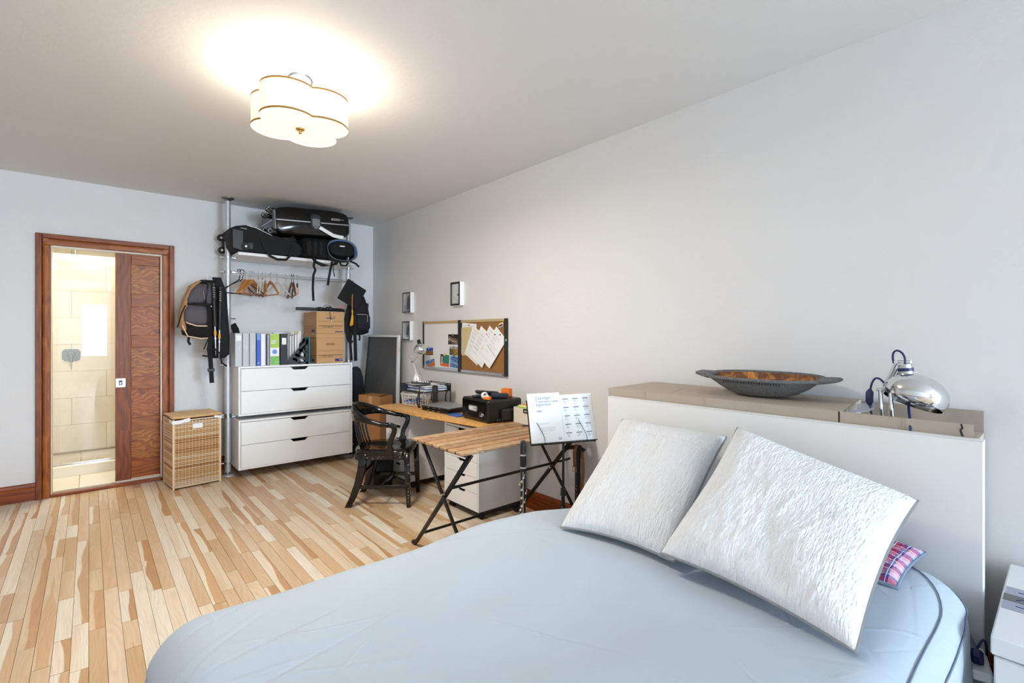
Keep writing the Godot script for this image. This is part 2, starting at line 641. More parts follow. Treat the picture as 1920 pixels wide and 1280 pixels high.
	# plaid pillowcase
	var plaid := picture(256, 256, func(x: int, y: int):
		var bx: int = (x / 8) % 16
		var by: int = (y / 8) % 16
		var warp: Color = [Color(0.66, 0.16, 0.32), Color(0.20, 0.28, 0.55), Color(0.86, 0.70, 0.78), Color(0.45, 0.62, 0.74)][[0, 0, 0, 0, 0, 0, 1, 1, 1, 1, 2, 2, 2, 2, 2, 3][bx]]
		var weft: Color = [Color(0.66, 0.16, 0.32), Color(0.20, 0.28, 0.55), Color(0.86, 0.70, 0.78), Color(0.95, 0.92, 0.95)][[0, 0, 0, 0, 0, 1, 1, 1, 2, 2, 2, 2, 2, 2, 0, 3][by]]
		if x % 64 < 3 or y % 64 < 3: return Color(0.95, 0.93, 0.95)
		return warp.lerp(weft, 0.5))
	var pd := mat("plaid", Color(1, 1, 1), 0.85)
	pd.albedo_texture = plaid
	pd.uv1_scale = Vector3(2.5, 2.5, 1)
	# lamp
	var sh := mat("shade_cloth", rgb8(250, 240, 220), 0.8)
	sh.emission_enabled = true
	sh.emission = Color(1.0, 0.93, 0.82)
	sh.emission_energy_multiplier = 0.5
	var df := mat("diffuser", rgb8(250, 244, 232), 0.6)
	df.emission_enabled = true
	df.emission = Color(1.0, 0.95, 0.86)
	df.emission_energy_multiplier = 0.75
	var bl := mat("ceiling_lamp_bath", rgb8(250, 246, 236), 0.5)
	bl.emission_enabled = true
	bl.emission = Color(1.0, 0.9, 0.72)
	bl.emission_energy_multiplier = 2.0


func _ready() -> void:
	rng.seed = 20240611
	# camera: level, 93 degrees across, lens shifted a little so that uprights stay upright
	var cam := Camera3D.new()
	cam.name = "camera"
	cam.near = 0.05
	cam.far = 100.0
	cam.projection = Camera3D.PROJECTION_FRUSTUM
	cam.size = 2.0 * cam.near * 640.0 / FOCAL
	cam.frustum_offset = Vector2(0.0, -13.0 / FOCAL * cam.near)
	cam.position = Vector3(0, EYE, 0)
	cam.rotation.y = -YAW
	add_child(cam)
	cam.current = true
	# overcast sky outside the windows
	var env := Environment.new()
	env.background_mode = Environment.BG_SKY
	var sm := ProceduralSkyMaterial.new()
	sm.sky_top_color = Color(0.62, 0.74, 0.92)
	sm.sky_horizon_color = Color(0.84, 0.89, 0.96)
	sm.ground_bottom_color = Color(0.45, 0.46, 0.46)
	sm.ground_horizon_color = Color(0.7, 0.73, 0.76)
	sm.sky_energy_multiplier = 2.0
	env.sky = Sky.new()
	env.sky.sky_material = sm
	env.tonemap_mode = Environment.TONE_MAPPER_LINEAR
	env.tonemap_exposure = 1.0
	env.sdfgi_enabled = true
	env.ssao_enabled = true
	env.ssil_enabled = true
	var we := WorldEnvironment.new()
	we.name = "world_environment"
	we.environment = env
	add_child(we)
	# daylight at the two windows of the front wall
	window_light("daylight_by_door_axis", Vector3(0.107, 1.455, ZF - 0.02), Vector2(0.54, 1.46), 4.5)
	window_light("daylight_by_bed", Vector3(1.80, 1.455, ZF - 0.02), Vector2(1.39, 1.46), 37.0)
	make_materials()
	build_room()
	build_floor()
	build_bathroom()
	build_ceiling_lamp()
	build_storage()
	build_bags()
	build_dresser_top()
	build_hamper()
	build_corner()
	build_desk()
	build_desk_things()
	build_wall_things()
	build_chair()
	build_slat_table()
	build_music()
	build_bed()
	build_headboard_things()


func window_light(called: String, at: Vector3, size: Vector2, energy: float) -> void:
	var l := AreaLight3D.new()
	l.name = called
	l.area_size = size
	l.light_color = Color(0.83, 0.92, 1.0)
	l.light_energy = energy
	l.area_range = 16.0
	l.shadow_enabled = true
	add_child(l)
	l.position = at


func build_room() -> void:
	var t := 0.14
	# right wall
	var w := struct("wall_right")
	part("plaster", Mb.new().box(V(XR + t / 2, CEIL / 2, (ZB - 2.1 + ZF) / 2), V(t, CEIL + 0.3, ZF - ZB + 2.6)), M.wall, w)
	w = struct("wall_left")
	part("plaster", Mb.new().box(V(XL - t / 2, CEIL / 2, (ZB + ZF) / 2), V(t, CEIL + 0.3, ZF - ZB + 0.3)), M.wall, w)
	# back wall with the door opening and the pocket of the sliding door
	w = struct("wall_back")
	var b := Mb.new()
	b.box(V((XL - 0.24) / 2, CEIL / 2, ZB - 0.08), V(-0.24 - XL, CEIL, 0.16))
	b.box(V(0.13, (2.059 + CEIL) / 2, ZB - 0.08), V(0.74, CEIL - 2.059, 0.16))
	b.box(V((0.5 + XR) / 2, CEIL / 2, ZB - 0.0225), V(XR - 0.5, CEIL, 0.045))
	b.box(V((0.5 + XR) / 2, CEIL / 2, ZB - 0.1375), V(XR - 0.5, CEIL, 0.045))
	b.box(V((1.0 + XR) / 2, CEIL / 2, ZB - 0.08), V(XR - 1.0, CEIL, 0.07))
	part("plaster", b, M.wall, w)
	# front wall with two windows
	w = struct("wall_front")
	b = Mb.new()
	var y0 := 0.72
	var y1 := 2.19
	b.box(V((XL + XR) / 2, y0 / 2, ZF + 0.08), V(XR - XL, y0, 0.16))
	b.box(V((XL + XR) / 2, (y1 + CEIL) / 2, ZF + 0.08), V(XR - XL, CEIL - y1, 0.16))
	for s in [[XL, -0.17], [0.385, 1.10], [2.50, XR]]:
		b.box(V((s[0] + s[1]) / 2, (y0 + y1) / 2, ZF + 0.08), V(s[1] - s[0], y1 - y0, 0.16))
	part("plaster", b, M.wall, w)
	var k := 0
	for s in [[-0.17, 0.385, 0], [1.10, 2.50, 1]]:
		k += 1
		var win := struct("window_%d" % k)
		var f := Mb.new()
		var cx: float = (s[0] + s[1]) / 2
		var wd: float = s[1] - s[0]
		for e in [y0 + 0.02, y1 - 0.02]: f.box(V(cx, e, ZF + 0.06), V(wd, 0.04, 0.06), 0.003)
		for e in [s[0] + 0.02, s[1] - 0.02]: f.box(V(e, (y0 + y1) / 2, ZF + 0.06), V(0.04, y1 - y0, 0.06), 0.003)
		part("window_frame", f, M.white_satin, win)
		if s[2] == 1:
			for e in [cx - wd / 6, cx + wd / 6]:
				part("mullion", Mb.new().box(V(e, (y0 + y1) / 2, ZF + 0.06), V(0.045, y1 - y0 - 0.08, 0.05), 0.003), M.white_satin, win)
		part("pane", Mb.new().box(V(cx, (y0 + y1) / 2, ZF + 0.065), V(wd - 0.06, y1 - y0 - 0.06, 0.005)), M.glass, win)
		part("window_sill", Mb.new().box(V(cx, y0 - 0.012, ZF - 0.03), V(wd + 0.1, 0.024, 0.1), 0.003), M.white_satin, win)
	w = struct("ceiling")
	part("plaster", Mb.new().box(V((XL + XR) / 2, CEIL + 0.06, (ZB + ZF) / 2), V(XR - XL + 0.28, 0.12, ZF - ZB + 0.3)), M.ceiling, w)
	# stained baseboards: plain board with a moulded cap
	var runs := [["baseboard_back", V(XL, 0, ZB), V(-0.33, 0, ZB)], ["baseboard_back_right", V(0.594, 0, ZB), V(XR, 0, ZB)], ["baseboard_right", V(XR, 0, ZB), V(XR, 0, ZF)], ["baseboard_left", V(XL, 0, ZF), V(XL, 0, ZB)]]
	for r in runs:
		var n := struct(r[0])
		var a: Vector3 = r[1]
		var d: Vector3 = r[2] - r[1]
		var ln := d.length()
		var xd := d / ln
		var inw := xd.cross(Vector3.UP)
		var xf := Transform3D(Basis(inw, Vector3.UP, -xd), a)
		var prof := [Vector2(0, 0), Vector2(0.019, 0), Vector2(0.019, 0.098), Vector2(0.013, 0.104), Vector2(0.015, 0.112), Vector2(0.011, 0.130), Vector2(0.005, 0.138), Vector2(0, 0.138)]
		var bb := Mb.new()
		for i in prof.size():
			var p: Vector2 = prof[i]
			var q: Vector2 = prof[(i + 1) % prof.size()]
			bb.quad(xf * V(p.x, p.y, -ln), xf * V(p.x, p.y, 0), xf * V(q.x, q.y, 0), xf * V(q.x, q.y, -ln), Vector2(ln, p.y + p.x), Vector2(0, p.y + p.x), Vector2(0, q.y + q.x), Vector2(ln, q.y + q.x))
		part("board", bb, M.baseboard_wood, n)
	# door casing: outer back band and moulded inner board on each side
	var tr := struct("trim_1")
	for s in [[-0.328, -0.24, 1.0], [0.592, 0.499, -1.0]]:
		var o: float = s[0]
		var sg: float = s[2]
		part("back_band", Mb.new().box(V(o + sg * 0.019, 1.075, ZB + 0.016), V(0.038, 2.15, 0.032), 0.004), M.stained_wood_1, tr)
		var inner := Mb.new()
		inner.box(V(o + sg * 0.064, 1.030, ZB + 0.010), V(0.05, 2.06, 0.0215), 0.004)
		inner.box(V(o + sg * 0.048, 1.042, ZB + 0.016), V(0.012, 2.084, 0.022), 0.005)
		part("casing_board", inner, M.stained_wood_0 if sg > 0 else M.stained_wood_2, tr)
	part("head_band", Mb.new().box(V(0.132, 2.131, ZB + 0.016), V(0.844, 0.038, 0.032), 0.004), M.stained_wood_1, tr)
	var hd := Mb.new()
	hd.box(V(0.132, 2.087, ZB + 0.010), V(0.842, 0.052, 0.022), 0.004)
	hd.box(V(0.132, 2.102, ZB + 0.016), V(0.77, 0.012, 0.022), 0.005)
	part("head_board", hd, M.stained_wood_0, tr)
	var jm := Mb.new()
	jm.box(V(-0.237, 1.03, ZB - 0.075), V(0.008, 2.05, 0.148))
	jm.box(V(0.13, 2.055, ZB - 0.03), V(0.73, 0.008, 0.03))
	jm.box(V(0.496, 1.03, ZB - 0.028), V(0.008, 2.05, 0.034))
	part("jamb_lining", jm, M.jamb, tr)
	# threshold and the white floor track under the sliding door
	var th := struct("trim_2")
	part("threshold", Mb.new().box(V(0.13, 0.011, ZB - 0.005), V(0.745, 0.022, 0.06), 0.005), M.baseboard_wood, th)
	part("floor_track", Mb.new().box(V(0.335, 0.027, ZB - 0.06), V(0.32, 0.012, 0.04), 0.003), M.jamb, th)
	# the sliding door, half drawn out of its pocket
	var door := struct("door_1")
	var dz := ZB - 0.08
	var x0 := 0.172
	part("stile", Mb.new().box(V(x0 + 0.055, 1.04, dz), V(0.11, 2.02, 0.038), 0.003), M.stained_wood_1, door)
	part("stile", Mb.new().box(V(x0 + 0.70, 1.04, dz), V(0.11, 2.02, 0.038), 0.003), M.stained_wood_1, door)
	var rails := [[0.04, 0.206], [0.469, 0.582], [0.836, 0.952], [1.214, 1.325], [1.582, 1.698], [1.957, 2.05]]
	for i in rails.size():
		var r: Array = rails[i]
		var rb := Mb.new()
		rb.off = Vector2(0.37 * i, 0.13 * i)
		rb.box(V(x0 + 0.3775, (r[0] + r[1]) / 2, dz), V(0.535, r[1] - r[0], 0.038), 0.003)
		part("rail", rb, M["stained_wood_%d" % [2, 0, 0, 2, 0, 2][i]], door)
		if i < 5:
			var up: float = rails[i + 1][0]
			var pb := Mb.new()
			pb.off = Vector2(0.51 * i + 0.2, 0.29 * i)
			pb.box(V(x0 + 0.3775, (r[1] + up) / 2, dz), V(up - r[1] + 0.0, 0.535, 0.014), 0.0, Basis(Vector3.BACK, PI / 2))
			part("panel", pb, M["panel_wood_%d" % (i % 2)], door)
	var pull := Mb.new()
	pull.prism(rounded(0.066, 0.076, 0.006), 0.004, Transform3D(Basis.IDENTITY, V(x0 + 0.036, 0.902, dz + 0.019)))
	var pl := part("pull_plate", pull, M.brushed, door, "bright metal flush pull plate")
	part("pull_recess", Mb.new().box(V(x0 + 0.036, 0.902, dz + 0.0235), V(0.026, 0.042, 0.002), 0.001), M.charcoal, pl)
	part("pull_tongue", Mb.new().box(V(x0 + 0.036, 0.898, dz + 0.0255), V(0.016, 0.026, 0.004), 0.0015), M.chrome, pl)


func seen_by_camera(p: Vector3) -> Vector2:
	var d := p - V(0, EYE, 0)
	var r := d.x * cos(YAW) + d.z * sin(YAW)
	var f := d.x * sin(YAW) - d.z * cos(YAW)
	if f < 0.1: return Vector2(-9999, -9999)
	return Vector2(960.0 + FOCAL * r / f, 627.0 - FOCAL * d.y / f)


func build_floor() -> void:
	var fl := struct("floor")
	part("subfloor", Mb.new().box(V((XL + XR) / 2, -0.06, (ZB + ZF) / 2), V(XR - XL + 0.28, 0.10, ZF - ZB + 0.3)), M.subfloor, fl)
	var wid := 0.0575
	var all := []
	var x := XL
	while x < XR:
		var x1 := minf(x + wid, XR)
		var z := ZB - rng.randf() * 0.7
		while z < ZF:
			var ln := rng.randf_range(0.35, 1.55)
			if rng.randf() < 0.3: ln = rng.randf_range(0.25, 0.6)
			var a := maxf(z, ZB)
			var e := minf(z + ln, ZF)
			if e - a > 0.02: all.append([x, x1, a, e, rng.randi() % 16, rng.randf(), rng.randi() % 4, rng.randf_range(-0.0004, 0.0004)])
			z += ln
		x = x1
	# which of them the photograph shows, and how large
	var show := []
	for i in all.size():
		var q: Array = all[i]
		var best := 0
		var near := 1e9
		for s in 9:
			var p := V((q[0] + q[1]) / 2, 0, lerpf(q[2], q[3], (s + 0.5) / 9.0))
			var px := seen_by_camera(p)
			var under_bed := p.x > 0.25 and p.z > -1.55
			if px.x > -20 and px.x < 1940 and px.y < 1300 and px.y > 600 and not under_bed:
				best += 1
				near = minf(near, p.length())
		if best > 0: show.append([best * (q[3] - q[2]) / near / near, i])
	show.sort_custom(func(m, n): return m[0] > n[0])
	var own := {}
	for k in mini(300, show.size()): own[show[k][1]] = true
	var rest := []
	for k in 4: rest.append(Mb.new())
	for i in all.size():
		var q: Array = all[i]
		var b: Mb = Mb.new() if own.has(i) else rest[q[6]]
		var ln: float = q[3] - q[2]
		var u0: float = q[5] * maxf(0.0, 1.0 - ln / 1.6)
		var v0: float = q[4] / 16.0
		var g := 0.0006
		var y: float = q[7]
		var xa: float = q[0] + g
		var xb: float = q[1] - g
		var za: float = q[2] + g
		var zb: float = q[3] - g
		var k := 0.0006
		var ua := Vector2(u0, v0 + 0.003)
		var ub := Vector2(u0, v0 + 0.0595)
		var uc := Vector2(u0 + ln / 1.6, v0 + 0.0595)
		var ud := Vector2(u0 + ln / 1.6, v0 + 0.003)
		b.quad(V(xa + k, y, zb - k), V(xb - k, y, zb - k), V(xb - k, y, za + k), V(xa + k, y, za + k), ud, uc, ub, ua)
		b.quad(V(xa, y - k, za), V(xa, y - k, zb), V(xa + k, y, zb - k), V(xa + k, y, za + k), ua, ud, ud, ua)
		b.quad(V(xb, y - k, zb), V(xb, y - k, za), V(xb - k, y, za + k), V(xb - k, y, zb - k), uc, ub, ub, uc)
		b.quad(V(xa, y - 0.012, za), V(xa, y - 0.012, zb), V(xa, y - k, zb), V(xa, y - k, za), ua, ud, ud, ua)
		b.quad(V(xb, y - 0.012, zb), V(xb, y - 0.012, za), V(xb, y - k, za), V(xb, y - k, zb), uc, ub, ub, uc)
		b.quad(V(xa, y - 0.012, zb), V(xb, y - 0.012, zb), V(xb - k, y, zb - k), V(xa + k, y, zb - k), ud, uc, uc, ud)
		b.quad(V(xb, y - 0.012, za), V(xa, y - 0.012, za), V(xa + k, y, za + k), V(xb - k, y, za + k), ub, ua, ua, ub)
		if own.has(i): part("floor_board", b, M["floor_%d" % q[6]], fl)
	for k in 4:
		var o := part("distant_boards", rest[k], M["floor_%d" % k], fl)
		o.set_meta("kind", "stuff")


func build_bathroom() -> void:
	var zt := -7.35
	var hb := 2.4
	var w := struct("wall_bathroom")
	var b := Mb.new()
	b.box(V(0.2, 1.2, zt - 0.07), V(2.7, 2.7, 0.1))
	part("backing", b, M.grout, w)
	b = Mb.new()
	b.box(V(-1.1, 1.2, -6.5), V(0.1, 2.7, 1.75))
	b.box(V(1.5, 1.2, -6.5), V(0.1, 2.7, 1.75))
	b.box(V(0.2, hb + 0.05, -6.5), V(2.7, 0.1, 1.75))
	part("side_plaster", b, M.bath_wall, w)
	# wall tiles, 60 by 30 cm in running bond
	var row := 0
	var y := 0.02
	var k := 0
	while y < hb - 0.01:
		var h := minf(0.298, hb - y)
		var x := -1.05 - (0.3 if row % 2 else 0.0)
		while x < 1.45:
			var xa := maxf(x, -1.05)
			var xe := minf(x + 0.597, 1.45)
			if xe - xa > 0.03:
				part("wall_tile", Mb.new().box(V((xa + xe) / 2, y + h / 2, zt - 0.012), V(xe - xa, h, 0.016), 0.001), M["tile_%d" % (k * 7 % 3)], w)
				k += 1
			x += 0.6
		y += 0.3
		row += 1
	var f := struct("floor_bathroom")
	part("bed", Mb.new().box(V(0.2, -0.06, -6.5), V(2.7, 0.08, 1.75)), M.grout, f)
	for i in 5:
		for j in 4:
			part("floor_tile", Mb.new().box(V(-0.85 + i * 0.52, -0.009, -5.86 - j * 0.42), V(0.517, 0.02, 0.417), 0.001), M["tile_%d" % ((i + j * 2) % 3)], f)
	# shower: kerb, screen of glass in a bright channel, valve and rain head
	var cb := struct("trim_3")
	part("kerb", Mb.new().box(V(0.2, 0.05, -6.21), V(2.5, 0.10, 0.12), 0.004), M.tile_2, cb)
	var sc := thing("shower_screen", "clear glass shower screen standing on the tiled kerb", "shower screen", V(0.2, 0.1, -6.2))
	part("glass_pane", Mb.new().box(V(0, 1.0, 0), V(2.4, 1.98, 0.008)), M.glass, sc)
	part("channel", Mb.new().box(V(0, 0.008, 0), V(2.44, 0.016, 0.022), 0.002), M.chrome, sc)
	var vl := thing("shower_valve", "chrome shower valve with lever on the cream tiles", "shower valve", V(-0.155, 1.10, zt - 0.004))
	part("plate", Mb.new().prism(rounded(0.155, 0.135, 0.04), 0.012), M.grey_metal, vl)
	part("hub", Mb.new().cyl(V(0, 0.01, 0.012), V(0, 0.01, 0.05), 0.034, 0.03, 20), M.grey_metal, vl)
	part("lever", Mb.new().box(V(0, -0.032, 0.058), V(0.03, 0.10, 0.02), 0.006), M.grey_metal, vl)
	var hd := thing("rain_shower_head", "square chrome rain shower head hanging over the shower", "shower head", V(-0.115, 2.10, -6.95))
	part("head_plate", Mb.new().box(V(0, 0, 0), V(0.25, 0.012, 0.25), 0.004), M.grey_metal, hd)
	part("neck", Mb.new().cyl(V(0, 0.006, 0), V(0, 0.03, 0), 0.022, 0.014), M.chrome, hd)
	part("arm", Mb.new().cyl(V(0, 0.02, 0), V(0, 0.3, 0), 0.011), M.chrome, hd)
	part("ceiling_rose", Mb.new().cyl(V(0, 0.285, 0), V(0, 0.3, 0), 0.03), M.chrome, hd)
	# the lit ceiling fitting of the bathroom, above the opening
	var lp := thing("bathroom_ceiling_light", "round lit flush ceiling light in the bathroom", "ceiling light", V(0.0, hb, -5.95))
	part("ring", Mb.new().lathe([Vector2(0.17, 0), Vector2(0.17, -0.03), Vector2(0.15, -0.035)], Transform3D.IDENTITY, 32), M.chrome, lp)
	part("light_diffuser", Mb.new().lathe([Vector2(0.0, -0.06), Vector2(0.08, -0.055), Vector2(0.15, -0.03), Vector2(0.15, 0.0)], Transform3D.IDENTITY, 32), M.ceiling_lamp_bath, lp)
	var l := AreaLight3D.new()
	l.name = "bathroom_lamp_light"
	l.area_size = Vector2(0.3, 0.3)
	l.light_color = Color(1.0, 0.96, 0.87)
	l.light_energy = 2.6
	l.area_range = 8.0
	l.shadow_enabled = true
	lp.add_child(l)
	l.position = V(0, -0.065, 0)
	l.rotation.x = -PI / 2


func build_ceiling_lamp() -> void:
	var c := V(0.795, 0, -2.53)
	var lp := thing("ceiling_lamp", "lit quatrefoil ceiling lamp with white fabric shade and gold trim", "ceiling lamp", V(c.x, CEIL, c.z))
	part("canopy", Mb.new().lathe([Vector2(0, -0.03), Vector2(0.05, -0.028), Vector2(0.06, -0.022), Vector2(0.062, 0.0)], Transform3D.IDENTITY, 32), M.chrome, lp)
	part("stem", Mb.new().cyl(V(0, -0.02, 0), V(0, -0.25, 0), 0.006), M.chrome, lp)
	# outline of four lobes whose cusps point along the walls
	var ring := func(grow: float) -> Array:
		var d := 0.11
		var r := 0.125 + grow
		var out := []
		for q in 4:
			var a0 := PI / 4 + q * PI / 2
			var cc := Vector2(cos(a0), sin(a0)) * d
			var half := acos(clampf(-(d / sqrt(2.0)) / r, -1, 1)) - PI / 4
			# the arc runs between the two cusps that it shares with its neighbours
			var cusp := Vector2(cos(a0 - PI / 4), sin(a0 - PI / 4)) * (d / sqrt(2.0) + sqrt(r * r - d * d / 2))
			half = absf((cusp - cc).angle_to(cc))
			for i in 15:
				var a := a0 - half + 2.0 * half * i / 14.0
				out.append(cc + Vector2(cos(a), sin(a)) * r)
		return out
	var y0 := -0.262
	var y1 := -0.115
	var wall := func(rr: Array, ya: float, yb: float) -> Mb:
		var b := Mb.new()
		b.smooth(true)
		for i in rr.size():
			var p: Vector2 = rr[i]
			var q: Vector2 = rr[(i + 1) % rr.size()]
			if i % 15 == 14: continue
			b.quad(V(q.x, ya, q.y), V(p.x, ya, p.y), V(p.x, yb, p.y), V(q.x, yb, q.y), Vector2(i + 1, 0), Vector2(i, 0), Vector2(i, 1), Vector2(i + 1, 1))
		return b
	var sh := part("lamp_shade", wall.call(ring.call(0.0), y0, y1), M.shade_cloth, lp)
	part("inner_shade", wall.call(ring.call(-0.004), y0, y1), M.shade_cloth, sh)
	for e in [y0, y1 - 0.010]:
		part("trim_band", wall.call(ring.call(0.0022), e, e + 0.010), M.trim_gold, sh, "gold braid round the shade edge")
	var bot := Mb.new()
	var rr: Array = ring.call(-0.002)
	for i in rr.size():
		var p: Vector2 = rr[i]
		var q: Vector2 = rr[(i + 1) % rr.size()]
		bot.tri(V(0, y0 + 0.004, 0), V(p.x, y0 + 0.004, p.y), V(q.x, y0 + 0.004, q.y))
	part("lamp_diffuser", bot, M.diffuser, lp)
	part("finial", Mb.new().lathe([Vector2(0, -0.024), Vector2(0.006, -0.022), Vector2(0.008, -0.014), Vector2(0.005, -0.008), Vector2(0.02, -0.004), Vector2(0.021, 0.002), Vector2(0, 0.004)], Transform3D(Basis.IDENTITY, V(0, y0, 0)), 20), M.brass, lp)
	var l := OmniLight3D.new()
	l.name = "ceiling_lamp_light"
	l.light_color = Color(1.0, 0.955, 0.88)
	l.light_energy = 0.46
	l.light_size = 0.1
	l.omni_range = 12.0
	l.omni_attenuation = 2.0
	l.shadow_enabled = true
	lp.add_child(l)
	l.position = V(0, -0.19, 0)
	var dn := AreaLight3D.new()
	dn.name = "ceiling_lamp_diffuser_light"
	dn.area_size = Vector2(0.34, 0.34)
	dn.light_color = Color(1.0, 0.965, 0.91)
	dn.light_energy = 4.3
	dn.area_range = 12.0
	dn.shadow_enabled = true
	lp.add_child(dn)
	dn.position = V(0, y0 - 0.03, 0)
	dn.rotation.x = -PI / 2


const PZ := -5.22   # depth of the two poles


func clamp_ring(b: Mb, at: Vector3, out: Vector3) -> void:
	b.cyl(at + V(0, -0.011, 0), at + V(0, 0.011, 0), 0.033, 0.033, 20)
	b.box(at + out * 0.045, V(0.05, 0.016, 0.016), 0.003)
	b.cyl(at - out * 0.030, at - out * 0.062, 0.006, 0.006, 10)


func build_storage() -> void:
	var k := 0
	for px in [0.984, 2.148]:
		var sg := 1.0 if k == 0 else -1.0
		var t := thing("storage_pole", ["aluminium floor-to-ceiling pole carrying the hiking backpack", "aluminium floor-to-ceiling pole behind the stacked file boxes"][k], "pole", V(px, 0, PZ), 0, "poles of the open wardrobe")
		part("lower_tube", Mb.new().cyl(V(0, 0.035, 0), V(0, 2.0, 0), 0.0265, 0.0265, 24), M.pole_metal, t)
		part("upper_tube", Mb.new().cyl(V(0, 2.0, 0), V(0, CEIL - 0.012, 0), 0.0235, 0.0235, 24), M.pole_metal, t)
		part("ceiling_plate", Mb.new().lathe([Vector2(0.024, -0.03), Vector2(0.03, -0.02), Vector2(0.052, -0.012), Vector2(0.054, 0.0)], Transform3D(Basis.IDENTITY, V(0, CEIL, 0)), 28), M.grey_metal, t)
		part("foot_screw", Mb.new().cyl(V(0, 0.01, 0), V(0, 0.04, 0), 0.008), M.brushed, t)
		part("foot_plate", Mb.new().lathe([Vector2(0.055, 0.0), Vector2(0.055, 0.006), Vector2(0.02, 0.014), Vector2(0.0, 0.014)], Transform3D.IDENTITY, 28), M.pole_metal, t)
		for y in [0.12, 0.555, 0.575, 1.045, 1.92, 2.058]:
			var cb := Mb.new()
			clamp_ring(cb, V(0, y, 0), V(sg, 0, 0))
			part("clamp", cb, M.brushed, t)
		if k == 0: part("hook", Mb.new().tube([V(0.02, 1.482, 0.03), V(0.02, 1.478, 0.07), V(0.05, 1.478, 0.075)], 0.004, 8), M.black_metal, t)
		k += 1
	# shelf
	var sh := thing("wardrobe_shelf", "white shelf near the ceiling loaded with luggage", "shelf", V(1.566, 2.0715, -5.215))
	part("board", Mb.new().box(Vector3.ZERO, V(1.09, 0.027, 0.49), 0.002), M.white_satin, sh)
	# double rail
	var rl := thing("clothes_rail", "thin double steel rail for hangers below the shelf", "rail", V(0, 0, PZ))
	for y in [1.925, 1.904]:
		part("rod", Mb.new().cyl(V(1.035, y, 0.0), V(2.115, y, 0.0), 0.0052, 0.0052, 12), M.brushed, rl)
	for x in [1.035, 2.113]:
		part("end_cap", Mb.new().box(V(x, 1.9145, 0), V(0.008, 0.036, 0.014), 0.003), M.brushed, rl)
	build_hangers()
	# two drawer units hung between the poles
	drawer_unit(0.583, 1.037, "upper white drawer unit with binders and file boxes on top", 0.0)
	drawer_unit(0.09, 0.545, "lower white drawer unit hanging just above the floor", 0.001)


func notch_front(w: float, h: float, cut: bool, depth: float, nw := 0.17, nb := 0.11, nh := 0.027) -> Array:
	if not cut: return [Vector2(-w / 2, -h / 2), Vector2(w / 2, -h / 2), Vector2(w / 2, h / 2), Vector2(-w / 2, h / 2)]
	return [Vector2(-w / 2, -h / 2), Vector2(w / 2, -h / 2), Vector2(w / 2, h / 2), Vector2(nw / 2, h / 2), Vector2(nb / 2, h / 2 - nh), Vector2(-nb / 2, h / 2 - nh), Vector2(-nw / 2, h / 2), Vector2(-w / 2, h / 2)]


func drawer_unit(y0: float, y1: float, label: String, shift: float) -> void:
	var x0 := 1.022
	var x1 := 2.09
	var zf := -4.968
	var zr := -5.44
	var t := thing("drawer_unit", label, "drawers", V((x0 + x1) / 2 + shift, y0, 0), 0, "white drawer units of the wardrobe")
	var w := x1 - x0
	var h := y1 - y0
	var b := Mb.new()
	# carcass: sides stop short of the poles' line behind
	for s in [-1.0, 1.0]: b.box(V(s * (w / 2 - 0.009), h / 2, (zf + zr) / 2), V(0.018, h, zf - zr), 0.0015)
	b.box(V(0, h - 0.009, (zf + zr) / 2), V(w - 0.036, 0.018, zf - zr), 0.0015)
	b.box(V(0, 0.009, (zf + zr) / 2), V(w - 0.036, 0.018, zf - zr), 0.0015)
	b.box(V(0, h / 2, zr + 0.004), V(w - 0.03, h - 0.03, 0.008))
	part("carcass", b, M.white_satin, t)
	var fw := w - 0.042
	var fh := (h - 0.036 - 0.010) / 2
	for i in 2:
		var yc := 0.020 + fh / 2 + i * (fh + 0.004)
		var d := part("drawer", Mb.new().prism(notch_front(fw, fh, true, 0.018), 0.018, Transform3D(Basis.IDENTITY, V(0.0, yc, zf - 0.018))), M.white_satin, t)
		# the drawer body seen through the grip notch
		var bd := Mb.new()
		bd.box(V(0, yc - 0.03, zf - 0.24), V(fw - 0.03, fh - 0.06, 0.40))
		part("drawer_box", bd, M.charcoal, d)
	if shift > 0.0:
		# folded clothes that show in the grip notches
		part("folded_shirt", Mb.new().box(V(-0.03, 0.355, zf - 0.10), V(0.10, 0.05, 0.10), 0.012), M.duvet_under, t)


func hanger_hook(b: Mb, top: float, r := 0.0022) -> void:
	var pts := []
	for i in 11:
		var a := deg_to_rad(-20.0 + 220.0 * i / 10.0)
		pts.append(V(cos(a) * 0.017, top + sin(a) * 0.017, 0))
	pts.reverse()
	pts.append(V(0.002, top - 0.035, 0))
	pts.append(V(0.0, top - 0.075, 0))
	b.tube(pts, r, 6)


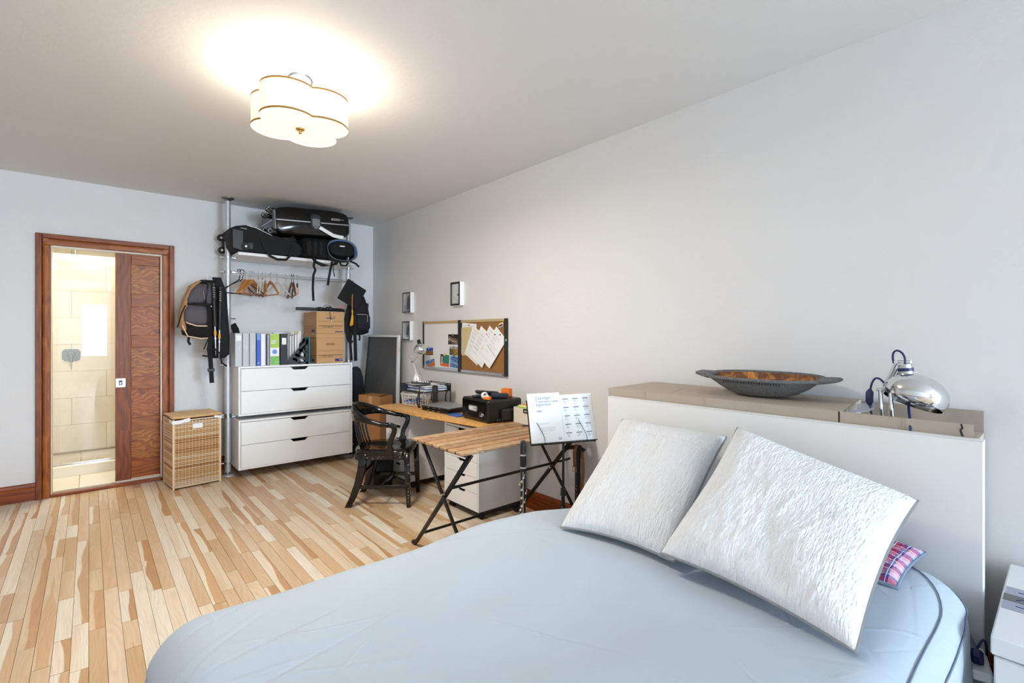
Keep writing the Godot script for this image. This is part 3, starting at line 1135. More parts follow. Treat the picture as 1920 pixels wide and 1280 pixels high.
func build_hangers() -> void:
	# x on the rail, kind, turn in degrees (0 = facing the room)
	var list := [
		[1.080, "plastic_black", 38.0, "black plastic clothes hanger nearest the hiking backpack pole"],
		[1.104, "plastic_black", 10.0, "black plastic clothes hanger in front of the wooden hangers"],
		[1.128, "wood", 62.0, "light wooden clothes hanger behind the black plastic hangers"],
		[1.160, "wood", 50.0, "light wooden clothes hanger overlapping the black plastic hangers"],
		[1.181, "wood_dark_edge", 47.0, "light wooden clothes hanger with a dark tip"],
		[1.200, "wood", 52.0, "light wooden clothes hanger beside the white hangers with red tags"],
		[1.248, "white_tag", 74.0, "slim white clothes hanger with red size tag"],
		[1.282, "white_tag", 70.0, "slim white clothes hanger with red size tag"],
		[1.310, "wood", 80.0, "light wooden clothes hanger seen edge on by the white hangers"],
		[1.356, "wood", 96.0, "light wooden clothes hanger with worn varnish seen edge on"],
		[1.418, "white", 105.0, "white plastic clothes hanger turned towards the wall"],
		[1.496, "white", 70.0, "white plastic clothes hanger beside the dark brown hangers"],
		[1.556, "brown", 84.0, "dark brown wooden clothes hanger seen edge on"],
		[1.576, "brown", 78.0, "dark brown wooden clothes hanger seen edge on"],
		[1.612, "clip", 60.0, "small clip hanger with wire hook and pale clip"],
	]
	for h in list:
		var t := thing("clothes_hanger", h[3], "hanger", V(h[0], 1.9325, PZ), deg_to_rad(h[2]), "hangers on the rail")
		var hk := Mb.new()
		var kind: String = h[1]
		if kind == "plastic_black":
			var pts := []
			for i in 9:
				var a := deg_to_rad(200.0 - 220.0 * i / 8.0)
				pts.append(V(cos(a) * 0.020, 0.002 + sin(a) * 0.020 - 0.002, 0))
			pts.append(V(0.012, -0.03, 0)); pts.append(V(0, -0.075, 0))
			part("hook", hk.tube(pts, 0.0042, 8), M.black_satin, t)
			part("frame", Mb.new().tube([V(0, -0.075, 0), V(0.12, -0.145, 0), V(0.19, -0.19, 0), V(0.197, -0.205, 0), V(0.185, -0.213, 0), V(-0.185, -0.213, 0), V(-0.197, -0.205, 0), V(-0.19, -0.19, 0), V(-0.12, -0.145, 0)], 0.0045, 8, 1.0, Vector3.ZERO, true), M.black_satin, t)
		elif kind == "clip":
			hanger_hook(hk, -0.004)
			part("hook", hk, M.chrome, t)
			part("clip", Mb.new().box(V(0, -0.10, 0), V(0.03, 0.05, 0.012), 0.003), M.black_plastic, t)
			part("pad", Mb.new().box(V(0, -0.155, 0), V(0.045, 0.07, 0.016), 0.004), M.wicker_pale, t)
		else:
			hanger_hook(hk, -0.004)
			part("hook", hk, M.chrome if kind != "brown" else M.black_metal, t)
			var m: Material = {"wood": M.hanger_wood, "wood_dark_edge": M.hanger_wood, "brown": M.hanger_brown, "white": M.hanger_white, "white_tag": M.hanger_white}[kind]
			var slim: bool = kind.begins_with("white")
			var th := 0.007 if slim else 0.012
			var up := []
			var dn := []
			for i in 13:
				var s := -1.0 + 2.0 * i / 12.0
				var y := -0.068 - 0.135 * pow(absf(s), 1.25)
				up.append(Vector2(s * 0.21, y))
				dn.append(Vector2(s * 0.208, y - (0.016 if slim else 0.028) * (1.0 - 0.35 * absf(s))))
			dn.reverse()
			part("yoke", Mb.new().prism(up + dn, th, Transform3D(Basis.IDENTITY, V(0, 0, -th / 2))), m, t)
			if not slim: part("bar", Mb.new().cyl(V(-0.19, -0.212, 0), V(0.19, -0.212, 0), 0.0055, 0.0055, 8), m, t)
			else: part("bar", Mb.new().cyl(V(-0.2, -0.208, 0), V(0.2, -0.208, 0), 0.003, 0.003, 8), m, t)
			if kind == "wood_dark_edge": part("tip", Mb.new().box(V(0.198, -0.205, 0), V(0.03, 0.03, 0.015), 0.006), M.hanger_brown, t)
			if kind == "white_tag": part("size_tag", Mb.new().box(V(0.006, -0.052, 0), V(0.012, 0.02, 0.01), 0.002), M.red, t, "red size tag")


func build_bags() -> void:
	# rolling duffel
	var t := thing("rolling_duffel", "black rolling duffel bag lying on the shelf", "duffel bag", V(0, 2.086, 0))
	var prof := [Vector2(1.0, 0.004), Vector2(1.545, 0.004), Vector2(1.575, 0.03), Vector2(1.585, 0.09), Vector2(1.55, 0.135), Vector2(1.44, 0.165), Vector2(1.31, 0.187), Vector2(1.22, 0.222), Vector2(1.14, 0.247), Vector2(1.08, 0.25), Vector2(1.0, 0.232), Vector2(0.955, 0.205), Vector2(0.965, 0.06)]
	var b := Mb.new()
	var secs := [[-5.42, 0.90], [-5.405, 0.97], [-5.37, 1.0], [-5.0, 1.0], [-4.965, 0.985], [-4.95, 0.94]]
	var mid := Vector2(1.27, 0.11)
	b.smooth(true)
	for i in secs.size() - 1:
		for k in prof.size():
			var p: Vector2 = prof[k]
			var q: Vector2 = prof[(k + 1) % prof.size()]
			var s0: float = secs[i][1]
			var s1: float = secs[i + 1][1]
			var p0 := mid + (p - mid) * s0
			var q0 := mid + (q - mid) * s0
			var p1 := mid + (p - mid) * s1
			var q1 := mid + (q - mid) * s1
			b.quad(V(p0.x, p0.y, secs[i][0]), V(q0.x, q0.y, secs[i][0]), V(q1.x, q1.y, secs[i + 1][0]), V(p1.x, p1.y, secs[i + 1][0]))
	for e in [0, secs.size() - 1]:
		var poly := []
		for p in prof: poly.append(mid + (p - mid) * secs[e][1])
		b.prism(poly, 0.001, Transform3D(Basis.IDENTITY, V(0, 0, secs[e][0] - (0.001 if e else 0.0))))
	part("body", b, M.nylon_black, t)
	part("end_panel", Mb.new().prism([Vector2(0.975, 0.03), Vector2(1.055, 0.012), Vector2(1.055, 0.19), Vector2(0.972, 0.195)], 0.006, Transform3D(Basis.IDENTITY, V(0, 0, -4.955))), M.charcoal, t)
	part("piping", Mb.new().tube([V(1.09, 0.243, -4.955), V(1.16, 0.233, -4.948), V(1.23, 0.205, -4.946), V(1.30, 0.178, -4.948)], 0.0035, 6), M.brushed, t, "pale piping along the lid")
	part("pull_grip", Mb.new().cyl(V(1.035, 0.215, -4.95), V(1.085, 0.208, -4.945), 0.007), M.grey_metal, t)
	for w in [[1.075, 0.048, -4.94], [0.955, 0.05, -5.33], [0.95, 0.17, -5.34]]:
		var wh := part("wheel", Mb.new().cyl(V(w[0], w[1], w[2] - 0.012), V(w[0], w[1], w[2] + 0.012), 0.033, 0.033, 24), M.rubber, t)
		part("wheel_hub", Mb.new().cyl(V(w[0], w[1], w[2] + 0.011), V(w[0], w[1], w[2] + 0.015), 0.011, 0.009, 16), M.white_plastic, wh)
	part("wheel_guard", Mb.new().prism([Vector2(1.085, 0.03), Vector2(1.135, 0.03), Vector2(1.135, 0.085), Vector2(1.10, 0.085)], 0.012, Transform3D(Basis.IDENTITY, V(0, 0, -4.952))), M.black_plastic, t)
	part("carry_strap", Mb.new().strap([V(1.21, 0.13, -4.94), V(1.235, 0.05, -4.935), V(1.28, -0.02, -4.93), V(1.34, -0.045, -4.93), V(1.42, -0.04, -4.93), V(1.455, 0.0, -4.932), V(1.475, 0.06, -4.935), V(1.485, 0.12, -4.942)], 0.024, 0.004, V(1, 0.6, 0)), M.webbing, t)
	# hard suitcase on top of the bags
	t = thing("hardshell_suitcase", "glossy black hard suitcase lying on its side under the ceiling", "suitcase", V(1.665, 2.432, -5.12))
	t.rotation.z = deg_to_rad(3.6)
	var sc := Mb.new()
	var zs := []
	for q in [[-0.24, 0.86], [-0.225, 0.95], [-0.19, 1.0], [0.19, 1.0], [0.222, 0.965], [0.236, 0.90], [0.24, 0.84]]:
		zs.append([V(0, 0, q[0]), V(0.366 - (1.0 - q[1]) * 0.15, 0, 0), V(0, 0.138 - (1.0 - q[1]) * 0.12, 0)])
	sc.loft(zs, 5.0, 56)
	part("shell", sc, M.black_gloss, t)
	part("frame_seam", Mb.new().strap([V(-0.366, 0.0, -0.2), V(-0.366, 0.0, 0.2), V(-0.345, 0.0, 0.239), V(0.345, 0.0, 0.239), V(0.367, 0.0, 0.2), V(0.367, 0.0, -0.2)], 0.010, 0.006, V(0, 1, 0)), M.brushed, t, "silver seam round the suitcase")
	for s in [[-0.19, 0.072], [0.2, 0.072], [-0.19, -0.072], [0.2, -0.072]]:
		var rp := []
		for q in rounded(0.23, 0.052, 0.015, 3): rp.append(V(s[0] + q.x, s[1] + q.y, 0.2385 - absf(s[1] + q.y) * 0.02))
		part("moulded_rib", Mb.new().tube(rp, 0.0035, 6, 1.0, Vector3.ZERO, true), M.black_gloss, t)
	var lk := part("lock", Mb.new().prism(rounded(0.098, 0.155, 0.036), 0.014, Transform3D(Basis.IDENTITY, V(0.015, 0.0, 0.238))), M.black_plastic, t)
	part("lock_rim", Mb.new().prism(rounded(0.072, 0.078, 0.014), 0.006, Transform3D(Basis.IDENTITY, V(0.015, -0.004, 0.250))), M.grey_metal, lk)
	for i in 3:
		for j in 2: part("dial", Mb.new().box(V(-0.003 + i * 0.018, -0.016 + j * 0.022, 0.257), V(0.011, 0.012, 0.004), 0.001), M.chrome, lk)
	part("key_slot", Mb.new().box(V(0.015, -0.053, 0.253), V(0.042, 0.010, 0.003), 0.001), M.chrome, lk)
	var pl := part("name_plate", Mb.new().prism(rounded(0.088, 0.024, 0.005), 0.003, Transform3D(Basis.IDENTITY, V(0.215, 0.046, 0.239))), M.grey_metal, t)
	part("plate_cross", Mb.new().box(V(0.182, 0.046, 0.243), V(0.014, 0.014, 0.002), 0.001), M.chrome, pl)
	words("SWISSGEAR", 0.015, M.chrome, t, Transform3D(Basis.IDENTITY, V(0.222, 0.046, 0.2425)))
	for s in [[-0.385, 0.095, 0.17], [-0.40, 0.055, 0.08], [-0.385, -0.105, 0.17], [-0.40, -0.08, 0.06]]:
		var br := Mb.new()
		br.cyl(V(s[0], s[1], s[2]), V(s[0] + 0.05, s[1], s[2]), 0.02, 0.024, 12)
		var c := part("caster_housing", br, M.black_plastic, t)
		part("caster_wheel", Mb.new().cyl(V(s[0] - 0.01, s[1], s[2] + 0.002), V(s[0] - 0.01, s[1], s[2] + 0.03), 0.026, 0.026, 20), M.rubber, c)
		part("caster_rim", Mb.new().tube([V(s[0] - 0.01 + 0.022, s[1], s[2] + 0.031), V(s[0] - 0.01, s[1] + 0.022, s[2] + 0.031), V(s[0] - 0.01 - 0.022, s[1], s[2] + 0.031), V(s[0] - 0.01, s[1] - 0.022, s[2] + 0.031)], 0.003, 6, 1.0, Vector3.ZERO, true), M.brushed, c)
	part("corner_guard", Mb.new().box(V(-0.355, 0.0, 0.21), V(0.03, 0.19, 0.05), 0.01), M.grey_metal, t)
	part("luggage_tag", Mb.new().strap([V(0.045, -0.05, 0.262), V(0.10, -0.09, 0.285), V(0.16, -0.125, 0.295), V(0.22, -0.135, 0.29), V(0.27, -0.137, 0.28)], 0.034, 0.0012, V(0.5, 1, 0.0)), M.paper, t, "white airline luggage tag")
	# open backpack with blue lining at the end of the shelf
	t = thing("open_backpack", "black backpack with blue lining drooping over the shelf end", "backpack", V(1.86, 2.086, -4.95))
	b = Mb.new()
	b.loft([[V(-0.27, 0.10, -0.16), V(0, 0.085, 0), V(0, 0, 0.10)], [V(-0.25, 0.11, -0.15), V(0, 0.108, 0), V(0, 0, 0.16)], [V(-0.12, 0.112, -0.14), V(0, 0.108, 0), V(0, 0, 0.18)], [V(0.06, 0.112, -0.12), V(0, 0.108, 0), V(0, 0, 0.16)], [V(0.18, 0.112, -0.12), V(0, 0.095, 0), V(0, 0, 0.12)], [V(0.20, 0.112, -0.12), V(0, 0.06, 0), V(0, 0, 0.08)]], 3.0, 28)
	part("body", b, M.nylon_black, t)
	b = Mb.new()
	for s in [[-0.225, 0.10, 0.03], [-0.175, 0.10, 0.045], [-0.12, 0.095, 0.05]]:
		b.loft([[V(s[0] - 0.03, s[1], s[2] - 0.02), V(0, 0.06, 0), V(0, 0, 0.02)], [V(s[0], s[1], s[2]), V(0, 0.08, 0), V(0, 0, 0.035)], [V(s[0] + 0.03, s[1], s[2] - 0.02), V(0, 0.06, 0), V(0, 0, 0.02)]], 2.4, 18)
	part("side_pocket", b, M.nylon_black, t)
	# the gaping top: an oval mouth that faces the room
	var mouth := Transform3D(Basis(Vector3.RIGHT, deg_to_rad(-14.0)) * Basis(Vector3.BACK, deg_to_rad(3.0)), V(0.085, 0.10, 0.075))
	b = Mb.new()
	var ov := func(rx: float, ry: float, z: float) -> Array: return [mouth * V(0, 0, z), mouth.basis * V(rx, 0, 0), mouth.basis * V(0, ry, 0)]
	b.loft([ov.call(0.12, 0.08, -0.13), ov.call(0.145, 0.105, -0.06), ov.call(0.155, 0.115, 0.0), ov.call(0.150, 0.112, 0.012)], 2.5, 36, false)
	part("hood", b, M.nylon_black, t)
	b = Mb.new()
	b.loft([ov.call(0.150, 0.112, 0.012), ov.call(0.145, 0.106, 0.006), ov.call(0.137, 0.094, -0.03)], 2.5, 36, false)
	part("lining", b, M.lining_blue, t, "blue lining round the mouth")
	b = Mb.new()
	b.loft([[mouth * V(0.004, 0.022, -0.03), mouth.basis * V(0.135, 0, 0), mouth.basis * V(0, 0.086, 0)], [mouth * V(0.004, 0.022, 0.004), mouth.basis * V(0.125, 0, 0), mouth.basis * V(0, 0.078, 0)], [mouth * V(0.004, 0.022, 0.012), mouth.basis * V(0.09, 0, 0), mouth.basis * V(0, 0.05, 0)]], 2.5, 36)
	part("back_pad", b, M.felt_black, t)
	part("care_label", Mb.new().box(mouth * V(0.0, 0.04, 0.016), V(0.05, 0.012, 0.002), 0.0, mouth.basis), M.paper, t, "small white label")
	var zp := []
	for i in 30:
		var a := TAU * i / 30
		zp.append(mouth * V(0.153 * signf(cos(a)) * pow(absf(cos(a)), 0.8), 0.114 * signf(sin(a)) * pow(absf(sin(a)), 0.8), 0.012))
	part("zipper", Mb.new().tube(zp, 0.0035, 6, 1.0, Vector3.ZERO, true), M.grey_metal, t)
	for s in [
		[[V(-0.215, -0.01, 0.10), V(-0.20, -0.05, 0.13), V(-0.14, -0.075, 0.14), V(-0.06, -0.075, 0.14), V(0.0, -0.045, 0.13), V(0.02, -0.01, 0.11)], 0.035],
		[[V(-0.205, -0.03, 0.12), V(-0.22, -0.09, 0.13), V(-0.205, -0.13, 0.135), V(-0.222, -0.18, 0.13), V(-0.228, -0.30, 0.13), V(-0.222, -0.43, 0.13)], 0.022],
		[[V(-0.04, -0.03, 0.13), V(-0.06, -0.12, 0.135), V(-0.075, -0.2, 0.135), V(-0.085, -0.27, 0.135)], 0.022],
		[[V(-0.035, -0.05, 0.14), V(-0.03, -0.13, 0.14), V(-0.018, -0.18, 0.14)], 0.008],
		[[V(0.03, -0.02, 0.13), V(0.05, -0.06, 0.135), V(0.10, -0.06, 0.135), V(0.13, -0.02, 0.12)], 0.02],
		[[V(0.14, -0.01, 0.14), V(0.20, -0.03, 0.14), V(0.235, -0.06, 0.14)], 0.02],
	]:
		part("strap", Mb.new().strap(s[0], s[1], 0.004, V(1, 0.2, 0)), M.webbing, t)
	build_hiking_pack()
	build_black_pack()


func build_hiking_pack() -> void:
	var t := thing("hiking_backpack", "grey and tan hiking backpack hanging on the wardrobe pole", "backpack", V(0.80, 1.40, -5.14))
	var b := Mb.new()
	# main sack: rings from bottom to top, leaning outwards to the left
	b.loft([[V(-0.05, -0.10, 0), V(0.06, 0, 0), V(0, 0, 0.05)], [V(-0.06, -0.07, 0.0), V(0.125, 0, 0), V(0, 0, 0.11)], [V(-0.055, 0.06, 0.0), V(0.15, 0, 0), V(0, 0, 0.13)], [V(-0.03, 0.22, 0), V(0.135, 0, 0), V(0, 0, 0.12)], [V(0.0, 0.36, 0), V(0.11, 0, 0), V(0, 0, 0.10)], [V(0.02, 0.42, 0), V(0.07, 0, 0), V(0, 0, 0.06)]], 2.6, 28)
	part("sack", b, M.nylon_black, t)
	b = Mb.new()
	b.loft([[V(-0.155, -0.05, 0.02), V(0.02, 0, 0), V(0, 0, 0.05)], [V(-0.185, 0.0, 0.02), V(0.028, 0, 0), V(0, 0, 0.085)], [V(-0.19, 0.10, 0.02), V(0.028, 0, 0), V(0, 0, 0.09)], [V(-0.155, 0.24, 0.02), V(0.028, 0, 0), V(0, 0, 0.085)], [V(-0.11, 0.36, 0.02), V(0.028, 0, 0), V(0, 0, 0.07)], [V(-0.06, 0.405, 0.02), V(0.02, 0, 0), V(0, 0, 0.05)]], 2.4, 22)
	part("tan_gusset", b, M.nylon_tan, t, "tan side gusset")
	b = Mb.new()
	b.loft([[V(-0.10, 0.20, 0.10), V(0.05, 0, 0), V(0, 0, 0.03)], [V(-0.095, 0.23, 0.105), V(0.068, 0, 0), V(0, 0, 0.04)], [V(-0.07, 0.32, 0.10), V(0.06, 0, 0), V(0, 0, 0.035)], [V(-0.045, 0.375, 0.085), V(0.035, 0, 0), V(0, 0, 0.02)]], 2.8, 22)
	part("top_pocket", b, M.nylon_grey, t, "grey upper pocket")
	b = Mb.new()
	b.loft([[V(-0.085, 0.015, 0.115), V(0.06, 0, 0), V(0, 0, 0.03)], [V(-0.10, 0.05, 0.12), V(0.085, 0, 0), V(0, 0, 0.045)], [V(-0.10, 0.13, 0.12), V(0.085, 0, 0), V(0, 0, 0.045)], [V(-0.09, 0.185, 0.11), V(0.065, 0, 0), V(0, 0, 0.03)]], 3.0, 22)
	part("lower_pocket", b, M.nylon_grey, t, "grey lower pocket")
	b = Mb.new()
	b.loft([[V(0.0, 0.19, 0.10), V(0.03, 0, 0), V(0, 0, 0.02)], [V(0.015, 0.28, 0.105), V(0.034, 0, 0), V(0, 0, 0.025)], [V(0.03, 0.39, 0.09), V(0.028, 0, 0), V(0, 0, 0.02)]], 2.4, 16)
	part("shoulder_pad", b, M.nylon_grey, t)
	# black rear sack that hangs round the pole, with its lower apron
	b = Mb.new()
	b.loft([[V(0.09, -0.285, 0.03), V(0.05, 0, 0), V(0, 0, 0.02)], [V(0.09, -0.25, 0.04), V(0.085, 0, 0), V(0, 0, 0.035)], [V(0.10, -0.08, 0.05), V(0.075, 0, 0), V(0, 0, 0.05)], [V(0.095, 0.12, 0.05), V(0.065, 0, 0), V(0, 0, 0.055)], [V(0.09, 0.32, 0.04), V(0.06, 0, 0), V(0, 0, 0.05)], [V(0.075, 0.45, 0.02), V(0.035, 0, 0), V(0, 0, 0.03)]], 2.6, 22)
	part("rear_panel", b, M.nylon_navy, t)
	part("piping", Mb.new().tube([V(-0.185, 0.07, 0.10), V(-0.165, 0.03, 0.145), V(-0.10, 0.005, 0.168), V(-0.02, 0.005, 0.16)], 0.005, 6), M.wicker_pale, t, "pale piping")
	part("piping", Mb.new().tube([V(-0.20, 0.03, 0.09), V(-0.185, -0.02, 0.11), V(-0.155, -0.085, 0.10), V(-0.05, -0.105, 0.09), V(0.0, -0.10, 0.08)], 0.005, 6), M.wicker_pale, t, "pale piping")
	part("zipper", Mb.new().tube([V(-0.03, 0.37, 0.115), V(-0.045, 0.30, 0.135), V(-0.035, 0.24, 0.14)], 0.004, 6), M.grey_metal, t)
	part("grab_loop", Mb.new().strap([V(-0.01, 0.40, 0.04), V(-0.005, 0.445, 0.04), V(0.025, 0.455, 0.04), V(0.04, 0.42, 0.04)], 0.016, 0.004, V(0, 0, 1)), M.grey_metal, t)
	for s in [
		[[V(-0.175, 0.20, 0.09), V(-0.10, 0.195, 0.155), V(0.0, 0.195, 0.15), V(0.05, 0.19, 0.12)], 0.022, V(0, 1, 0)],
		[[V(-0.165, 0.20, 0.10), V(-0.20, 0.12, 0.12), V(-0.225, 0.02, 0.12), V(-0.235, -0.01, 0.12)], 0.010, V(1, 0, 0)],
		[[V(-0.145, -0.09, 0.08), V(-0.15, -0.13, 0.085), V(-0.135, -0.16, 0.085)], 0.02, V(1, 0, 0)],
		[[V(0.02, -0.08, 0.1), V(0.0, -0.2, 0.12), V(0.01, -0.28, 0.12), V(0.018, -0.42, 0.12), V(0.022, -0.50, 0.12)], 0.035, V(1, 0, 0)],
		[[V(0.0, -0.10, 0.11), V(-0.025, -0.16, 0.12), V(-0.04, -0.20, 0.12)], 0.009, V(1, 0, 0)],
		[[V(-0.05, -0.255, 0.12), V(-0.02, -0.262, 0.13), V(0.01, -0.255, 0.13)], 0.014, V(0, 1, 0)],
		[[V(0.10, -0.27, 0.06), V(0.11, -0.33, 0.06), V(0.15, -0.36, 0.06)], 0.014, V(1, 0, 0)],
		[[V(0.235, 0.03, -0.15), V(0.262, -0.02, -0.15), V(0.28, -0.10, -0.15), V(0.266, -0.30, -0.15)], 0.06, V(1, 0, 0.3)],
		[[V(0.25, -0.07, -0.14), V(0.29, -0.075, -0.13), V(0.305, -0.10, -0.13)], 0.03, V(0, 1, 0)],
	]:
		part("strap", Mb.new().strap(s[0], s[1], 0.005, s[2]), M.webbing, t)
	part("buckle", Mb.new().box(V(0.015, -0.385, 0.126), V(0.055, 0.028, 0.012), 0.004), M.black_plastic, t)
	part("logo_patch", Mb.new().cyl(V(0.02, 0.185, 0.125), V(0.02, 0.185, 0.13), 0.008, 0.008, 14), M.brushed, t)
	# two trekking poles strapped upright to the pack
	for i in 2:
		var x := [0.845, 0.874][i] as float
		var p := thing("trekking_pole", ["trekking pole with ribbed black grip, outer of the pair", "trekking pole with ribbed black grip, next to the pole"][i], "trekking pole", V(x, 1.20 - i * 0.03, -4.985 - i * 0.012), 0, "trekking poles on the hiking backpack")
		p.rotation.z = deg_to_rad([1.5, -1.0][i])
		part("shaft", Mb.new().cyl(V(0, 0.0, 0), V(0, 0.30, 0), 0.0052, 0.0065, 10), M.brushed, p)
		part("lower_grip", Mb.new().cyl(V(0, 0.20, 0), V(0, 0.43, 0), 0.0135, 0.015, 14), M.black_plastic, p)
		var gp := Mb.new()
		var prof := []
		for q in 14: prof.append(Vector2(0.015 + (0.0025 if q % 2 else 0.0), 0.43 + q * 0.010))
		prof.append(Vector2(0.022, 0.575)); prof.append(Vector2(0.02, 0.59)); prof.append(Vector2(0, 0.592))
		gp.lathe(prof, Transform3D.IDENTITY, 14)
		var g := part("grip", gp, M.black_plastic, p)
		for q in 5: part("grip_rib", Mb.new().tube([V(0.012, 0.46 + q * 0.02, 0.012), V(0.0, 0.463 + q * 0.02, 0.0185), V(-0.012, 0.466 + q * 0.02, 0.012)], 0.002, 5), M.brushed, g)
		part("lock_sleeve", Mb.new().cyl(V(0, 0.125, 0), V(0, 0.165, 0), 0.0095, 0.0095, 12), M.yellow_thread, p, "yellow locking sleeve")
		part("collar", Mb.new().cyl(V(0, 0.09, 0), V(0, 0.10, 0), 0.0085, 0.0085, 12), M.white_plastic, p)
		part("basket", Mb.new().lathe([Vector2(0.008, -0.012), Vector2(0.026, 0.0), Vector2(0.026, 0.004), Vector2(0.007, 0.008)], Transform3D.IDENTITY, 16), M.black_plastic, p)
		part("tip", Mb.new().cyl(V(0, -0.055, 0), V(0, 0.0, 0), 0.003, 0.0075, 10), M.grey_metal, p)


func build_black_pack() -> void:
	var t := thing("black_daypack", "black daypack hanging on the pole beside the room corner", "backpack", V(2.19, 1.55, -5.08))
	var b := Mb.new()
	b.loft([[V(-0.01, -0.225, 0), V(0.06, 0, 0), V(0, 0, 0.05)], [V(0.0, -0.20, 0), V(0.12, 0, 0), V(0, 0, 0.085)], [V(0.01, -0.06, 0.0), V(0.125, 0, 0), V(0, 0, 0.095)], [V(0.005, 0.08, 0), V(0.105, 0, 0), V(0, 0, 0.09)], [V(-0.005, 0.19, 0), V(0.075, 0, 0), V(0, 0, 0.07)], [V(-0.02, 0.23, 0), V(0.04, 0, 0), V(0, 0, 0.04)]], 2.6, 26)
	part("sack", b, M.nylon_black, t)
	b = Mb.new()
	b.loft([[V(0.03, -0.18, 0.075), V(0.05, 0, 0), V(0, 0, 0.02)], [V(0.03, -0.15, 0.085), V(0.075, 0, 0), V(0, 0, 0.035)], [V(0.03, -0.03, 0.085), V(0.075, 0, 0), V(0, 0, 0.035)], [V(0.025, 0.0, 0.075), V(0.06, 0, 0), V(0, 0, 0.02)]], 3.0, 20)
	part("front_pocket", b, M.nylon_navy, t)
	part("pocket_piping", Mb.new().tube([V(-0.05, -0.005, 0.115), V(0.055, -0.005, 0.118), V(0.065, -0.02, 0.12), V(0.065, -0.085, 0.12)], 0.002, 5), M.wicker_pale, t)
	for y in [0.10, -0.05, -0.13]: part("side_buckle", Mb.new().box(V(0.115 - absf(y) * 0.1, y, 0.03), V(0.016, 0.045, 0.03), 0.004), M.charcoal, t)
	for s in [
		[[V(-0.10, 0.35, 0.05), V(-0.095, 0.25, 0.06), V(-0.09, 0.16, 0.06), V(-0.085, 0.05, 0.07)], 0.06],
		[[V(-0.13, 0.05, 0.08), V(-0.155, -0.06, 0.09), V(-0.15, -0.17, 0.09), V(-0.12, -0.28, 0.08), V(-0.09, -0.31, 0.08)], 0.045],
		[[V(-0.10, -0.20, 0.09), V(-0.115, -0.30, 0.09), V(-0.10, -0.49, 0.09)], 0.026],
		[[V(-0.065, -0.18, 0.09), V(-0.06, -0.30, 0.09), V(-0.055, -0.50, 0.09)], 0.036],
		[[V(0.0, -0.21, 0.05), V(0.005, -0.25, 0.055), V(0.0, -0.285, 0.055)], 0.018],
	]:
		part("strap", Mb.new().strap(s[0], s[1], 0.005, V(1, 0, 0)), M.webbing, t)
	# mortarboard hung by its corner over the daypack
	t = thing("graduation_cap", "black graduation cap hanging flat against the daypack", "graduation cap", V(2.073, 1.752, -4.935))
	var bs := Basis(Vector3.BACK, deg_to_rad(-29.0))
	part("board", Mb.new().box(Vector3.ZERO, V(0.228, 0.238, 0.006), 0.001, bs), M.felt_black, t)
	part("skull_cap", Mb.new().lathe([Vector2(0.088, -0.055), Vector2(0.088, -0.01), Vector2(0.07, -0.003)], Transform3D(Basis(Vector3.RIGHT, PI / 2), V(0.02, 0.02, 0)), 24), M.felt_black, t)
	part("button", Mb.new().lathe([Vector2(0.0, 0.004), Vector2(0.008, 0.003), Vector2(0.009, 0.0)], Transform3D(Basis(Vector3.RIGHT, PI / 2), V(0, 0, 0.004)), 14), M.felt_black, t)
	var ts := part("tassel_cord", Mb.new().tube([V(0, 0, 0.006), V(-0.004, -0.05, 0.012), V(-0.005, -0.12, 0.013), V(-0.004, -0.17, 0.014)], 0.003, 6), M.yellow_thread, t, "yellow tassel cord")
	part("tassel_knot", Mb.new().cyl(V(-0.004, -0.165, 0.014), V(-0.004, -0.195, 0.014), 0.007, 0.008, 12), M.yellow_thread, ts)
	var fr := Mb.new()
	rng.seed = 77
	for i in 26:
		var a := rng.randf() * TAU
		var r := sqrt(rng.randf()) * 0.02
		fr.tube([V(-0.004, -0.19, 0.014), V(-0.004 + cos(a) * r * 0.6, -0.25, 0.014 + sin(a) * r * 0.3), V(-0.004 + cos(a) * r - 0.01, -0.335 + rng.randf() * 0.03, 0.014 + sin(a) * r * 0.4)], 0.0028, 5)
	part("tassel_fringe", fr, M.yellow_thread, ts)


func binder(x0: float, x1: float, h: float, m: Material, label: String, z := -5.0, depth := 0.26, lean := 0.0) -> Node3D:
	var t := thing("binder", label, "binder", V((x0 + x1) / 2, 1.0375, z), 0, "binders and folders on the drawer unit")
	var w := x1 - x0 - 0.003
	t.rotation.z = lean
	part("spine", Mb.new().box(V(0, h / 2, -0.002), V(w, h, 0.004), 0.0015), m, t)
	for s in [-1.0, 1.0]: part("cover", Mb.new().box(V(s * (w / 2 - 0.0015), h / 2, -depth / 2), V(0.003, h, depth), 0.001), m, t)
	part("pages", Mb.new().box(V(0, h / 2 - 0.006, -depth / 2 - 0.002), V(w - 0.008, h - 0.024, depth - 0.012)), M.paper, t)
	return t


